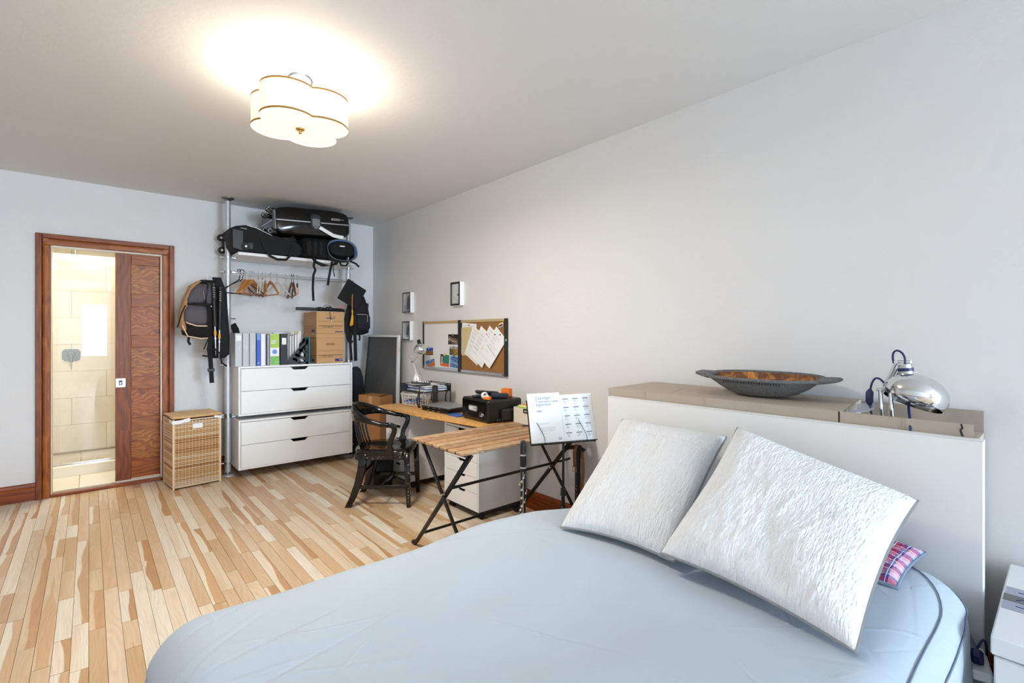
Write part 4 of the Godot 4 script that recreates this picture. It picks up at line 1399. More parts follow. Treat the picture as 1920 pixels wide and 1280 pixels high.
func build_dresser_top() -> void:
	for q in [[1.0, 1.062, "thick pale grey binder with a blank white spine label"], [1.062, 1.12, "thick pale grey binder between two other grey binders"], [1.12, 1.176, "thick pale grey binder beside the blue binder"]]:
		var g := binder(q[0], q[1], 0.305, M.binder_grey, q[2], -5.0, 0.18)
		part("edge_line", Mb.new().box(V((q[1] - q[0]) / 2 - 0.0035, 0.152, 0.0006), V(0.004, 0.30, 0.0012)), M.binder_dark, g)
		if q[0] == 1.0: part("spine_label", Mb.new().box(V(-0.001, 0.26, 0.0008), V(0.044, 0.05, 0.001)), M.paper, g)
		words("Avery", 0.016, M.binder_white, g, Transform3D(Basis(Vector3.BACK, PI / 2), V(0.002, 0.15, 0.001)))
	var bl := binder(1.178, 1.213, 0.305, M.binder_blue, "narrow bright blue binder with pale blue top band")
	part("top_band", Mb.new().box(V(0, 0.272, 0.0006), V(0.031, 0.062, 0.0012)), M.binder_pale_blue, bl)
	part("finger_ring", Mb.new().tube([V(0.009, 0.026, 0.001), V(0.0, 0.035, 0.001), V(-0.009, 0.026, 0.001), V(0, 0.017, 0.001)], 0.002, 6, 1.0, Vector3.ZERO, true), M.binder_white, bl)
	binder(1.215, 1.258, 0.30, M.binder_white, "plain white binder next to the blue binder", -5.0, 0.25)
	binder(1.260, 1.270, 0.29, M.binder_dark, "thin dark grey folder standing among the binders", -5.01, 0.24)
	binder(1.271, 1.292, 0.29, M.binder_lilac, "thin lilac grey folder beside the green binder", -5.005, 0.24)
	var gr := binder(1.294, 1.380, 0.30, M.binder_white, "white binder with lime green printed spine panels")
	part("green_panel", Mb.new().box(V(0, 0.232, 0.0006), V(0.078, 0.13, 0.0012)), M.binder_green, gr)
	part("green_panel", Mb.new().box(V(0, 0.045, 0.0006), V(0.078, 0.082, 0.0012)), M.binder_green_deep, gr)
	part("round_emblem", Mb.new().cyl(V(0, 0.128, 0.0), V(0, 0.128, 0.0014), 0.022, 0.022, 20), M.binder_pale_blue, gr)
	for i in 3: part("title_line", Mb.new().box(V(-0.006 - i * 0.004, 0.236 - i * 0.014, 0.0014), V(0.052 - i * 0.008, 0.006, 0.0008)), M.binder_white, gr)
	words("canada", 0.014, M.binder_white, gr, Transform3D(Basis.IDENTITY, V(0.0, 0.03, 0.0014)))
	var bk := binder(1.386, 1.457, 0.30, M.black_plastic, "black lever binder with a small white spine label")
	part("spine_label", Mb.new().box(V(0, 0.228, 0.0006), V(0.04, 0.065, 0.0012)), M.paper, bk)
	for i in 5:
		binder(1.465 + i * 0.024, 1.465 + i * 0.024 + [0.016, 0.02, 0.018, 0.022, 0.02][i], [0.285, 0.275, 0.28, 0.29, 0.295][i], M.binder_white, "thin white folder in the row behind the magazine file", -5.06, 0.22)
	# a slim box lying on the folders behind
	single("pen_case", Mb.new().box(V(1.405, 1.345, -5.14), V(0.10, 0.014, 0.05), 0.004), M.brushed, "small grey case lying on top of the binders", "case")
	# magazine file: two slanted sides with oval cut-outs, bottom, back
	var t := thing("magazine_file", "dark grey magazine file with slanted sides and oval openings", "magazine file", V(1.56, 1.0375, -5.0))
	for zz in [-0.002, -0.10]:
		var b := Mb.new()
		var xf := Transform3D(Basis.IDENTITY, V(0, 0, zz))
		# frame strips round the openings
		var L := Vector2(-0.105, 0.0)
		var R := Vector2(0.085, 0.0)
		var T := Vector2(0.085, 0.255)
		var S := Vector2(-0.105, 0.045)
		b.prism([L, R, R + Vector2(0, 0.022), L + Vector2(0, 0.022)], 0.003, xf)
		b.prism([R, T, T - Vector2(0.022, 0.0), R - Vector2(0.022, 0.0)], 0.003, xf)
		b.prism([S, T, T - Vector2(0.0, 0.05), Vector2(-0.06, 0.022), L + Vector2(0, 0.022)], 0.003, xf)
		b.prism([Vector2(-0.06, 0.022), Vector2(-0.02, 0.022), Vector2(0.065, 0.19), Vector2(0.065, 0.2), Vector2(0.03, 0.165)], 0.003, xf)
		for q in [[Vector2(-0.035, 0.1), Vector2(0.07, 0.045)], [Vector2(0.0, 0.145), Vector2(0.07, 0.115)], [Vector2(-0.06, 0.06), Vector2(0.02, 0.018)]]:
			var d: Vector2 = (q[1] - q[0]).normalized().orthogonal() * 0.012
			b.prism([q[0] + d, q[0] - d, q[1] - d, q[1] + d], 0.003, xf)
		part("side_panel", b, M.charcoal, t)
	part("bottom", Mb.new().box(V(-0.01, 0.002, -0.05), V(0.19, 0.004, 0.1)), M.charcoal, t)
	part("back", Mb.new().box(V(0.0835, 0.128, -0.05), V(0.003, 0.255, 0.1)), M.charcoal, t)
	part("front_lip", Mb.new().box(V(-0.1035, 0.022, -0.05), V(0.003, 0.045, 0.1)), M.charcoal, t)
	single("teal_folder", Mb.new().box(V(1.654, 1.172, -5.06), V(0.010, 0.268, 0.15), 0.002), M.teal, "upright teal folder between magazine file and file boxes", "folder")
	single("cardboard_tube", Mb.new().cyl(V(1.578, 1.038, -5.15), V(1.578, 1.365, -5.15), 0.014, 0.014, 18), M.cream_tube, "cream mailing tube standing behind the magazine file", "tube")
	single("cardboard_tube", Mb.new().cyl(V(1.613, 1.038, -5.15), V(1.613, 1.365, -5.15), 0.016, 0.016, 18), M.binder_white, "white mailing tube standing behind the magazine file", "tube")
	single("white_roll", Mb.new().cyl(V(1.60, 1.062, -5.045), V(1.60, 1.20, -5.045), 0.020, 0.020, 18), M.paper, "roll of white paper inside the magazine file", "paper roll")
	# two file boxes
	file_box(1.0375, "cardboard file box with blue label, bottom of the stack", true)
	file_box(1.338, "cardboard file box with open hand hole, top of the stack", false)
	# folded black stand and cords lying on the boxes
	t = thing("folded_tripod", "folded black tripod with cords lying on the file boxes", "tripod", V(1.80, 1.5825, -5.06))
	part("leg_bundle", Mb.new().box(V(-0.14, 0.006, 0), V(0.22, 0.030, 0.05), 0.006), M.black_satin, t)
	part("leg_tube", Mb.new().cyl(V(-0.05, 0.0, 0.02), V(0.235, -0.002, 0.02), 0.012, 0.010, 12), M.black_satin, t)
	part("leg_tube", Mb.new().cyl(V(-0.05, 0.014, -0.01), V(0.22, 0.012, -0.01), 0.013, 0.012, 12), M.black_satin, t)
	part("knuckle", Mb.new().box(V(0.07, 0.012, 0.01), V(0.07, 0.045, 0.055), 0.012), M.black_plastic, t)
	part("knuckle", Mb.new().box(V(-0.02, 0.012, 0.01), V(0.05, 0.036, 0.05), 0.012), M.black_plastic, t)
	part("cable", Mb.new().tube(bez(V(0.0, 0.02, 0.03), V(0.04, 0.07, 0.03), V(0.08, 0.05, 0.03), V(0.1, 0.02, 0.03)), 0.003, 6), M.black_plastic, t)
	part("cable", Mb.new().tube(bez(V(0.06, 0.02, 0.045), V(0.066, -0.03, 0.075), V(0.058, -0.07, 0.075), V(0.075, -0.11, 0.073)), 0.003, 6), M.black_plastic, t)
	part("plug_tip", Mb.new().cyl(V(0.075, -0.108, 0.073), V(0.076, -0.122, 0.073), 0.006, 0.005, 10), M.white_plastic, t, "white plug tip")
	single("carabiner", Mb.new().tube([V(1.975, 1.612, -5.03), V(1.985, 1.635, -5.03), V(2.005, 1.64, -5.03), V(2.012, 1.62, -5.03), V(1.995, 1.606, -5.03)], 0.005, 8, 1.0, Vector3.ZERO, true), M.pink, "small pink loop lying on the folded tripod", "loop")


func file_box(y: float, label: String, closed: bool) -> void:
	var t := thing("file_box", label, "box", V(1.872, y, -5.2), 0, "file boxes on the drawer unit")
	var w := 0.282
	var h := 0.262 if closed else 0.226
	var d := 0.40
	var b := Mb.new()
	if closed:
		b.box(V(0, h / 2, 0), V(w, h, d), 0.002)
		part("body", b, M.cardboard, t)
		part("lid", Mb.new().box(V(0, h + 0.017, 0), V(w + 0.012, 0.040, d + 0.012), 0.002), M.cardboard, t)
		part("hand_hole", Mb.new().prism(rounded(0.09, 0.026, 0.012), 0.001, Transform3D(Basis.IDENTITY, V(0, 0.195, d / 2))), M.cardboard_brown, t)
	else:
		# the front is cut by a rounded hand hole
		var hh := 0.170
		b.box(V(0, h / 2, -0.004), V(w, h, d - 0.012))
		part("body", b, M.cardboard, t)
		var f := Mb.new()
		var zf := d / 2 - 0.010
		f.box(V(0, (hh - 0.014) / 2, zf + 0.005), V(w, hh - 0.014, 0.010))
		f.box(V(0, (hh + 0.014 + h) / 2, zf + 0.005), V(w, h - hh - 0.014, 0.010))
		for s in [-1.0, 1.0]: f.box(V(s * (w / 2 + 0.046) / 2, hh, zf + 0.005), V(w / 2 - 0.046, 0.028, 0.010))
		part("front", f, M.cardboard, t)
		part("hole_back", Mb.new().box(V(0, hh, zf + 0.001), V(0.092, 0.028, 0.002)), M.cardboard, t)
		part("blue_file", Mb.new().box(V(0.0, hh - 0.010, zf + 0.003), V(0.08, 0.008, 0.002)), M.label_blue, t)
	var z := d / 2 + 0.0006
	for yy in [0.128, 0.082, 0.058]: part("printed_line", Mb.new().box(V(0, yy, z), V(w - 0.03, 0.003 if yy != 0.082 else 0.008, 0.0012)), M.card_print, t)
	words("PLACE METER", 0.017, M.ink, t, Transform3D(Basis.IDENTITY, V(-0.078, 0.070, z)))
	var lb := part("blue_label", Mb.new().box(V(0.088, 0.03 if closed else 0.022, z), V(0.084, 0.026 if closed else 0.009, 0.0012)), M.label_blue, t, "blue label")
	if closed: words("BASELINE", 0.014, M.paper, t, Transform3D(Basis.IDENTITY, V(0.088, 0.03, z + 0.0008)))
	for yy in [0.082, 0.058]: part("side_line", Mb.new().box(V(-w / 2 - 0.0006, yy, 0), V(0.0012, 0.003, d - 0.03)), M.card_print, t)
	part("side_label", Mb.new().box(V(-w / 2 - 0.0006, 0.03, 0.10), V(0.0012, 0.024, 0.10)), M.label_blue, t)


func build_hamper() -> void:
	var t := thing("wicker_hamper", "tall wicker laundry hamper with hinged lid beside the door", "hamper", V(0.7, 0, -5.20), deg_to_rad(6.0))
	var w := 0.355
	var h := 0.60
	var d := 0.32
	var face := func(xf: Transform3D, wd: float, rows: int, stakes: int, sd: int) -> Array:
		var strands := [Mb.new(), Mb.new(), Mb.new()]
		var r2 := RandomNumberGenerator.new()
		r2.seed = sd
		var stk := Mb.new()
		for i in stakes + 1:
			var x := -wd / 2 + 0.012 + (wd - 0.024) * i / stakes
			stk.cyl(xf * V(x, 0.02, -0.001), xf * V(x, h - 0.02, -0.001), 0.0036, 0.0036, 6, false)
		var dark_rows := {}
		for q in [0.52, 0.56, 0.69, 0.72, 0.27, 0.30]: dark_rows[int(q * rows)] = true
		for r in rows:
			var y := 0.03 + (h - 0.06) * r / (rows - 1)
			var pick := 0
			if dark_rows.has(r): pick = 1
			elif r2.randf() < 0.4: pick = 2
			var b: Mb = strands[pick]
			var pts := []
			var n := stakes * 3
			for i in n + 1:
				var u := float(i) / n
				pts.append(xf * V(-wd / 2 + 0.008 + (wd - 0.016) * u, y + r2.randf_range(-0.0006, 0.0006), sin(u * stakes * PI + r * PI) * 0.0042))
			b.tube(pts, (h - 0.06) / rows * 0.56, 5, 0.7, xf.basis * V(0, 1, 0))
		return [stk, strands]
	var sides := [
		["front", Transform3D(Basis.IDENTITY, V(0, 0, d / 2)), w, 13],
		["side", Transform3D(Basis(Vector3.UP, -PI / 2), V(-w / 2, 0, 0)), d, 11],
		["side", Transform3D(Basis(Vector3.UP, PI / 2), V(w / 2, 0, 0)), d, 11],
		["rear", Transform3D(Basis(Vector3.UP, PI), V(0, 0, -d / 2)), w, 13],
	]
	var sd := 1
	for s in sides:
		var got: Array = face.call(s[1], s[2], 52, s[3], sd)
		sd += 1
		var wv := part(s[0] + "_stakes", got[0], M.wicker_pale, t)
		wv.set_meta("kind", "stuff")
		for k in 3:
			var o := part(s[0] + "_weave", got[1][k], [M.wicker, M.wicker_dark, M.wicker_pale][k], t)
			o.set_meta("kind", "stuff")
	part("liner", Mb.new().box(V(0, h / 2, 0), V(w - 0.02, h - 0.05, d - 0.02)), M.wicker_dark, t)
	for sx in [-1.0, 1.0]:
		for sz in [-1.0, 1.0]:
			part("corner_post", Mb.new().cyl(V(sx * w / 2, 0.0, sz * d / 2), V(sx * w / 2, h, sz * d / 2), 0.0085, 0.0085, 12), M.wicker_pale, t)
	for y in [0.018, h - 0.012]:
		for s in [[V(-w / 2, y, d / 2), V(w / 2, y, d / 2)], [V(-w / 2, y, -d / 2), V(w / 2, y, -d / 2)], [V(-w / 2, y, -d / 2), V(-w / 2, y, d / 2)], [V(w / 2, y, -d / 2), V(w / 2, y, d / 2)]]:
			part("border_rod", Mb.new().cyl(s[0], s[1], 0.006, 0.006, 10), M.wicker_pale, t)
	# cloth lining folded over the rim, name plate, lid
	part("rim_cloth", Mb.new().strap([V(-w / 2 - 0.009, h - 0.018, d / 2 - 0.1), V(-w / 2 - 0.010, h - 0.022, d / 2 + 0.008), V(-w / 2 + 0.04, h - 0.022, d / 2 + 0.011), V(-w / 2 + 0.12, h - 0.006, d / 2 + 0.011)], 0.03, 0.002, V(0, 1, 0)), M.paper, t, "white cloth liner folded over the rim")
	part("rim_cloth", Mb.new().strap([V(w / 2 - 0.05, h - 0.003, d / 2 + 0.011), V(w / 2 + 0.010, h - 0.014, d / 2 + 0.010), V(w / 2 + 0.012, h - 0.012, d / 2 - 0.12)], 0.02, 0.002, V(0, 1, 0)), M.paper, t, "white cloth liner folded over the rim")
	part("name_tag", Mb.new().box(V(0.0, h - 0.068, d / 2 + 0.0085), V(0.075, 0.042, 0.003), 0.001), M.paper, t, "blank white plate")
	var lid := Mb.new()
	var ld := Mb.new()
	for r in 26:
		var pts := []
		for i in 30:
			var u := i / 29.0
			pts.append(V(-w / 2 - 0.006 + (w + 0.012) * u, h + 0.020 + sin(u * 13.0 * PI + r * PI) * 0.0032, -d / 2 - 0.004 + (d + 0.012) * r / 25.0))
		(lid if r % 3 else ld).tube(pts, 0.0068, 5, 0.75, V(0, 1, 0))
	var lo := part("lid", Mb.new().box(V(0, h + 0.012, 0.002), V(w + 0.008, 0.012, d + 0.008), 0.003), M.wicker_dark, t)
	var l1 := part("lid_weave", lid, M.wicker, lo)
	var l2 := part("lid_weave", ld, M.wicker_pale, lo)
	l1.set_meta("kind", "stuff")
	l2.set_meta("kind", "stuff")
	part("lid_rim", Mb.new().tube([V(-w / 2 - 0.008, h + 0.014, d / 2 + 0.01), V(w / 2 + 0.008, h + 0.014, d / 2 + 0.01), V(w / 2 + 0.008, h + 0.014, -d / 2 - 0.006), V(-w / 2 - 0.008, h + 0.014, -d / 2 - 0.006)], 0.008, 8, 1.0, Vector3.ZERO, true), M.wicker, lo)


func build_corner() -> void:
	# framed grey panel leaning in the corner behind the desk
	var t := thing("framed_screen_panel", "dark grey panel in a white frame leaning in the room corner", "panel", V(0, 0, 0))
	var TL := V(2.441, 1.325, -5.30)
	var TR := V(2.485, 1.322, -4.66)
	var BR := V(2.462, 0.0, -4.66)
	var BL := V(2.315, 0.0, -5.30)
	var nrm := (TR - BR).cross(BL - BR).normalized()
	if nrm.x > 0: nrm = -nrm
	var P := func(u: float, v: float) -> Vector3: return BL.lerp(BR, u).lerp(TL.lerp(TR, u), v)
	var slab := func(u0: float, u1: float, v0: float, v1: float, th: float) -> Mb:
		var b := Mb.new()
		var a: Array = [P.call(u0, v0), P.call(u1, v0), P.call(u1, v1), P.call(u0, v1)]
		var f := []
		for p in a: f.append(p + nrm * th)
		b.quad(f[0], f[1], f[2], f[3])
		b.quad(a[3], a[2], a[1], a[0])
		for i in 4:
			var j := (i + 1) % 4
			b.quad(a[i], a[j], f[j], f[i])
		return b
	part("panel", slab.call(0.02, 0.96, 0.005, 0.985, 0.012), M.screen_grey, t)
	part("frame_rail", slab.call(0.0, 1.0, 0.985, 1.0, 0.03), M.white_satin, t)
	part("frame_stile", slab.call(0.958, 1.0, 0.0, 0.985, 0.03), M.white_satin, t)
	part("frame_stile", slab.call(0.0, 0.02, 0.0, 0.985, 0.02), M.charcoal, t)
	# quilted chair back behind the drawers
	t = thing("folding_chair", "folded chair with dark quilted cushion behind the drawer unit", "chair", V(2.258, 0, -5.28))
	var b := Mb.new()
	for i in 22:
		pass
	b.loft([[V(0, 0.0, 0), V(0.075, 0, 0), V(0, 0, 0.015)], [V(0, 0.66, 0.02), V(0.078, 0, 0), V(0, 0, 0.018)], [V(0, 0.70, 0.03), V(0.08, 0, 0), V(0, 0, 0.03)], [V(-0.004, 0.85, 0.04), V(0.07, 0, 0), V(0, 0, 0.034)], [V(-0.015, 0.945, 0.045), V(0.05, 0, 0), V(0, 0, 0.026)], [V(-0.02, 0.972, 0.045), V(0.025, 0, 0), V(0, 0, 0.015)]], 3.0, 24)
	part("cushion", b, M.cushion_dark, t)
	for i in 9: part("quilt_seam", Mb.new().tube([V(-0.072, 0.70 + i * 0.028, 0.066), V(0.0, 0.712 + i * 0.026, 0.074), V(0.066 - i * 0.003, 0.724 + i * 0.024, 0.064)], 0.0035, 5), M.cushion_dark, t)
	# tall open carton
	t = thing("cardboard_carton", "tall open brown carton standing behind the armchair", "box", V(2.205, 0, -4.66), deg_to_rad(18.0))
	b = Mb.new()
	var h := 0.715
	for s in [[V(0, h / 2, 0.15), V(0.17, h, 0.004)], [V(0, h / 2, -0.15), V(0.17, h, 0.004)], [V(0.085, h / 2, 0), V(0.004, h, 0.30)], [V(-0.085, h / 2, 0), V(0.004, h, 0.30)], [V(0, 0.003, 0), V(0.17, 0.006, 0.30)]]:
		b.box(s[0], s[1])
	part("walls", b, M.cardboard_brown, t)
	part("flap", Mb.new().box(V(0.0, h - 0.012, -0.02), V(0.16, 0.003, 0.2), 0.0, Basis(Vector3.RIGHT, deg_to_rad(-6.0))), M.cardboard_brown, t)
	part("tape_strip", Mb.new().box(V(-0.0875, h - 0.05, 0.02), V(0.001, 0.09, 0.05)), M.cardboard, t)
	part("staple", Mb.new().box(V(-0.088, h - 0.04, -0.01), V(0.002, 0.012, 0.006)), M.brushed, t)
	# bin under the desk
	t = thing("waste_bin", "black plastic waste bin on the floor behind the chair legs", "bin", V(1.93, 0, -4.02))
	part("bucket", Mb.new().loft([[V(0, 0.0, 0), V(0.085, 0, 0), V(0, 0, 0.11)], [V(0, 0.01, 0), V(0.09, 0, 0), V(0, 0, 0.115)], [V(0, 0.28, 0), V(0.105, 0, 0), V(0, 0, 0.13)]], 6.0, 28), M.black_plastic, t)
	part("rim", Mb.new().loft([[V(0, 0.265, 0), V(0.111, 0, 0), V(0, 0, 0.136)], [V(0, 0.285, 0), V(0.111, 0, 0), V(0, 0, 0.136)]], 6.0, 28), M.charcoal, t)


func build_desk() -> void:
	# two pine tops along the right wall, the nearer one set a little forward
	var t := thing("pine_desk", "pine desk board next to the room corner", "desk", V(0, 0.678, 0), 0, "pine desks on white drawer units")
	var lay := Transform3D(Basis(V(1, 0, 0), V(0, 0, -1), V(0, 1, 0)), Vector3.ZERO)
	part("board", Mb.new().prism([Vector2(1.946, 4.05), Vector2(1.966, 3.392), Vector2(2.53, 3.392), Vector2(2.53, 4.05)], 0.022, lay), M.pine, t)
	t = thing("pine_desk", "pine desk board carrying the black desktop machine", "desk", V(0, 0.678, 0), 0, "pine desks on white drawer units")
	part("board", Mb.new().prism([Vector2(1.976, 3.388), Vector2(2.072, 2.66), Vector2(2.53, 2.66), Vector2(2.53, 3.388)], 0.022, lay), M.pine, t)
	part("end_batten", Mb.new().box(V(2.02, -0.009, -3.36), V(0.07, 0.016, 0.045), 0.002), M.pine, t)
	desk_drawers(V(2.075, 0, -3.945), "white drawer unit under the desk end by the corner")
	desk_drawers(V(2.085, 0, -2.98), "white drawer unit under the desk beside the slatted table")


func desk_drawers(at: Vector3, label: String) -> void:
	# origin: middle of the front on the floor; the front faces -x
	var t := thing("desk_drawer_unit", label, "drawers", at, -PI / 2, "white drawer units under the desk")
	var w := 0.44
	var y0 := 0.062
	var y1 := 0.652
	var d := 0.44
	var b := Mb.new()
	for s in [-1.0, 1.0]: b.box(V(s * (w / 2 - 0.008), (y0 + y1) / 2, -d / 2), V(0.016, y1 - y0, d), 0.0015)
	b.box(V(0, y1 - 0.008, -d / 2), V(w - 0.032, 0.016, d), 0.0015)
	b.box(V(0, y0 + 0.008, -d / 2), V(w - 0.032, 0.016, d), 0.0015)
	b.box(V(0, (y0 + y1) / 2, -d + 0.004), V(w - 0.02, y1 - y0 - 0.02, 0.008))
	part("carcass", b, M.white_satin, t)
	var n := 5
	var fh := (y1 - y0 - 0.036 - 0.003 * n) / n
	for i in n:
		var yc := y0 + 0.018 + fh / 2 + i * (fh + 0.003)
		var dr := part("drawer", Mb.new().prism(notch_front(w - 0.036, fh, true, 0.016, 0.115, 0.075, 0.021), 0.016, Transform3D(Basis.IDENTITY, V(0, yc, -0.016))), M.white_satin, t)
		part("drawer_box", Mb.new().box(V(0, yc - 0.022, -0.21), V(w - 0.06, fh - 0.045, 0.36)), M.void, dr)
	for sx in [-1.0, 1.0]:
		for sz in [-0.05, -d + 0.05]:
			var c := Mb.new()
			c.box(V(sx * (w / 2 - 0.045), 0.054, sz), V(0.045, 0.016, 0.045), 0.003)
			c.box(V(sx * (w / 2 - 0.045), 0.04, sz), V(0.012, 0.03, 0.03), 0.003)
			var h := part("caster", c, M.black_plastic, t)
			for q in [-0.014, 0.014]: part("caster_wheel", Mb.new().cyl(V(sx * (w / 2 - 0.045) + q - 0.007, 0.022, sz), V(sx * (w / 2 - 0.045) + q + 0.007, 0.022, sz), 0.022, 0.022, 16), M.rubber, h)
	part("plinth_rail", Mb.new().box(V(0, 0.052, -d / 2), V(w - 0.03, 0.018, d - 0.03), 0.002), M.black_plastic, t)


func wire(b: Mb, pts: Array, r: float) -> void:
	b.tube(pts, r, 6)


func lamp_head(b: Mb, r: float, xf: Transform3D) -> void:
	# round spun shade, open below
	var prof := []
	for i in 15:
		var a := deg_to_rad(-28.0 + 108.0 * i / 14.0)
		prof.append(Vector2(cos(a) * r, sin(a) * r))
	b.lathe(prof, xf, 40)
	var inn := []
	for p in prof: inn.append(p * 0.975)
	inn.reverse()
	b.lathe(inn, xf, 40)
	b.lathe([Vector2(r * 0.86, -r * 0.458), Vector2(r * 0.883, -r * 0.47)], xf, 40)


func build_desk_things() -> void:
	var y := 0.7005
	# letter tray of black mesh over a white wire basket
	var t := thing("wire_basket", "white wire basket full of pens and cables on the desk", "basket", V(2.19, y, -3.83), deg_to_rad(12.0))
	var b := Mb.new()
	var rim := []
	var bot := []
	for i in 28:
		var a := TAU * i / 28
		var c := signf(cos(a)) * pow(absf(cos(a)), 0.6)
		var s := signf(sin(a)) * pow(absf(sin(a)), 0.6)
		rim.append(V(c * 0.085, 0.105, s * 0.14))
		bot.append(V(c * 0.07, 0.012, s * 0.12))
	b.tube(rim, 0.004, 6, 1.0, Vector3.ZERO, true)
	b.tube(bot, 0.003, 6, 1.0, Vector3.ZERO, true)
	part("hoops", b, M.white_plastic, t)
	b = Mb.new()
	for i in 28: b.tube([bot[i], rim[i]], 0.0018, 5)
	for i in 7: b.tube([bot[i + 1], bot[27 - i - 1 if 27 - i - 1 > i + 1 else 14]], 0.0018, 5)
	part("wires", b, M.white_plastic, t)
	rng.seed = 31
	var cols := [M.binder_white, M.blue_mid, M.cream_tube, M.charcoal, M.brushed, M.binder_lilac, M.card_dark]
	for i in 16:
		var p := V(rng.randf_range(-0.05, 0.05), rng.randf_range(0.025, 0.065), rng.randf_range(-0.09, 0.09))
		var d := V(rng.randf_range(-1, 1), rng.randf_range(-0.1, 0.15), rng.randf_range(-1, 1)).normalized() * rng.randf_range(0.02, 0.045)
		var c := cols[i % 7] as Material
		single("pen", Mb.new().cyl(t.transform * (p - d), t.transform * (p + d), 0.006, 0.005, 8), c, ["white pen lying in the wire basket", "blue pen lying in the wire basket", "cream coloured pencil lying in the wire basket", "dark grey marker lying in the wire basket", "silver pen lying in the wire basket", "lilac marker lying in the wire basket", "brown pencil lying in the wire basket"][i % 7], "pen", "small things in the wire basket")
	t = thing("letter_tray", "black mesh letter tray stacked with papers above the basket", "letter tray", V(2.30, y, -3.83))
	b = Mb.new()
	for sx in [-0.16, 0.16]:
		for sz in [-0.175, 0.155]:
			b.tube([V(sx, 0.0, sz), V(sx, 0.19, sz)], 0.0045, 6)
	for yy in [0.125, 0.185]:
		b.tube([V(-0.16, yy, -0.175), V(0.16, yy, -0.175), V(0.16, yy, 0.155), V(-0.16, yy, 0.155)], 0.004, 6, 1.0, Vector3.ZERO, true)
	part("frame", b, M.black_metal, t)
	b = Mb.new()
	b.box(V(0, 0.124, -0.01), V(0.32, 0.003, 0.33))
	b.box(V(0, 0.15, -0.174), V(0.32, 0.05, 0.003))
	b.box(V(0.159, 0.15, -0.01), V(0.003, 0.05, 0.33))
	part("mesh_sheet", b, M.charcoal, t)
	b = Mb.new()
	for q in [[-0.155, 0.155], [0.02, 0.155], [0.13, 0.155]]:
		b.tube(bez(V(q[0], 0.0, q[1] + 0.002), V(q[0] - 0.05, 0.0, q[1] + 0.03), V(q[0] - 0.05, 0.13, q[1] + 0.03), V(q[0], 0.125, q[1])), 0.006, 8)
	part("arched_foot", b, M.black_metal, t)
	for i in 6:
		var m: Material = [M.paper, M.binder_white, M.blue_mid, M.paper, M.binder_lilac, M.paper][i]
		single("paper_stack", Mb.new().box(V(2.31 + rng.randf_range(-0.01, 0.01), y + 0.128 + i * 0.0085 + 0.004, -3.83 + rng.randf_range(-0.01, 0.01)), V(0.22, 0.0075, 0.29), 0.001, Basis(Vector3.UP, rng.randf_range(-0.12, 0.12))), m, ["white papers at the bottom of the letter tray", "white folder low in the letter tray", "blue folder in the middle of the letter tray", "white papers above the blue folder", "lilac folder near the top of the letter tray", "white sheets topmost in the letter tray"][i], "papers", "papers in the letter tray")
	t = thing("calculator", "grey desk calculator lying on the letter tray papers", "calculator", V(2.22, y + 0.193, -3.79), deg_to_rad(62.0))
	t.rotation.x = deg_to_rad(4.0)
	part("case", Mb.new().box(V(0, 0.008, 0), V(0.10, 0.016, 0.17), 0.004), M.charcoal, t)
	part("display", Mb.new().box(V(0, 0.0165, -0.055), V(0.08, 0.002, 0.03), 0.0005), M.binder_lilac, t)
	for i in 4:
		for j in 5: part("key", Mb.new().box(V(-0.033 + i * 0.022, 0.018, -0.02 + j * 0.02), V(0.015, 0.004, 0.013), 0.001), M.white_plastic, t)
	t = thing("desk_phone_handset", "black cordless handset standing on end in front of the tray", "phone", V(2.262, y, -3.622), deg_to_rad(-50.0))
	part("cradle", Mb.new().box(V(0, 0.015, 0.0), V(0.07, 0.03, 0.08), 0.008), M.white_plastic, t)
	part("handset", Mb.new().box(V(0, 0.105, -0.005), V(0.05, 0.165, 0.028), 0.008), M.black_plastic, t)
	part("screen", Mb.new().box(V(0, 0.15, 0.0095), V(0.034, 0.035, 0.002), 0.0005), M.charcoal, t)
	single("glue_bottle", Mb.new().lathe([Vector2(0.0, 0), Vector2(0.017, 0), Vector2(0.018, 0.04), Vector2(0.013, 0.055), Vector2(0.006, 0.062), Vector2(0.003, 0.085), Vector2(0, 0.086)], Transform3D(Basis.IDENTITY, V(2.245, y + 0.187, -3.93)), 16), M.white_plastic, "small white squeeze bottle on the letter tray", "bottle")
	# chrome task lamp behind the tray
	t = thing("desk_lamp", "chrome spring arm desk lamp beside the leaning grey panel", "lamp", V(2.44, y, -4.10))
	part("base", Mb.new().lathe([Vector2(0.075, 0.0), Vector2(0.075, 0.012), Vector2(0.06, 0.02), Vector2(0.012, 0.024), Vector2(0.0, 0.024)], Transform3D.IDENTITY, 28), M.chrome, t)
	b = Mb.new()
	var e0 := V(-0.01, 0.03, 0.0)
	var e1 := V(-0.03, 0.36, -0.16)
	for q in [-0.011, 0.011]:
		b.tube([e0 + V(0, 0, q), e1 + V(0, 0, q)], 0.005, 6)
		b.tube([e0 + V(0.02, 0.02, q), e1 + V(0.02, -0.02, q)], 0.005, 6)
	part("lower_arm", b, M.chrome, t)
	b = Mb.new()
	for q in [0.2, 0.3]:
		var p := e0.lerp(e1, q)
		b.tube([p + V(0.012, 0, 0.02), p + V(0.012, 0.09, -0.025)], 0.006, 8)
	part("spring", b, M.brushed, t)
	b = Mb.new()
	b.cyl(e1 + V(0, 0, -0.025), e1 + V(0, 0, 0.025), 0.010)
	b.tube([e1, e1 + V(0.02, 0.05, 0.05)], 0.004, 6)
	b.tube(bez(e1 + V(0, 0, -0.01), e1 + V(-0.03, 0.06, -0.05), e1 + V(0.0, 0.07, -0.06), e1 + V(0.01, 0.02, -0.02)), 0.003, 6)
	part("elbow", b, M.chrome, t)
	b = Mb.new()
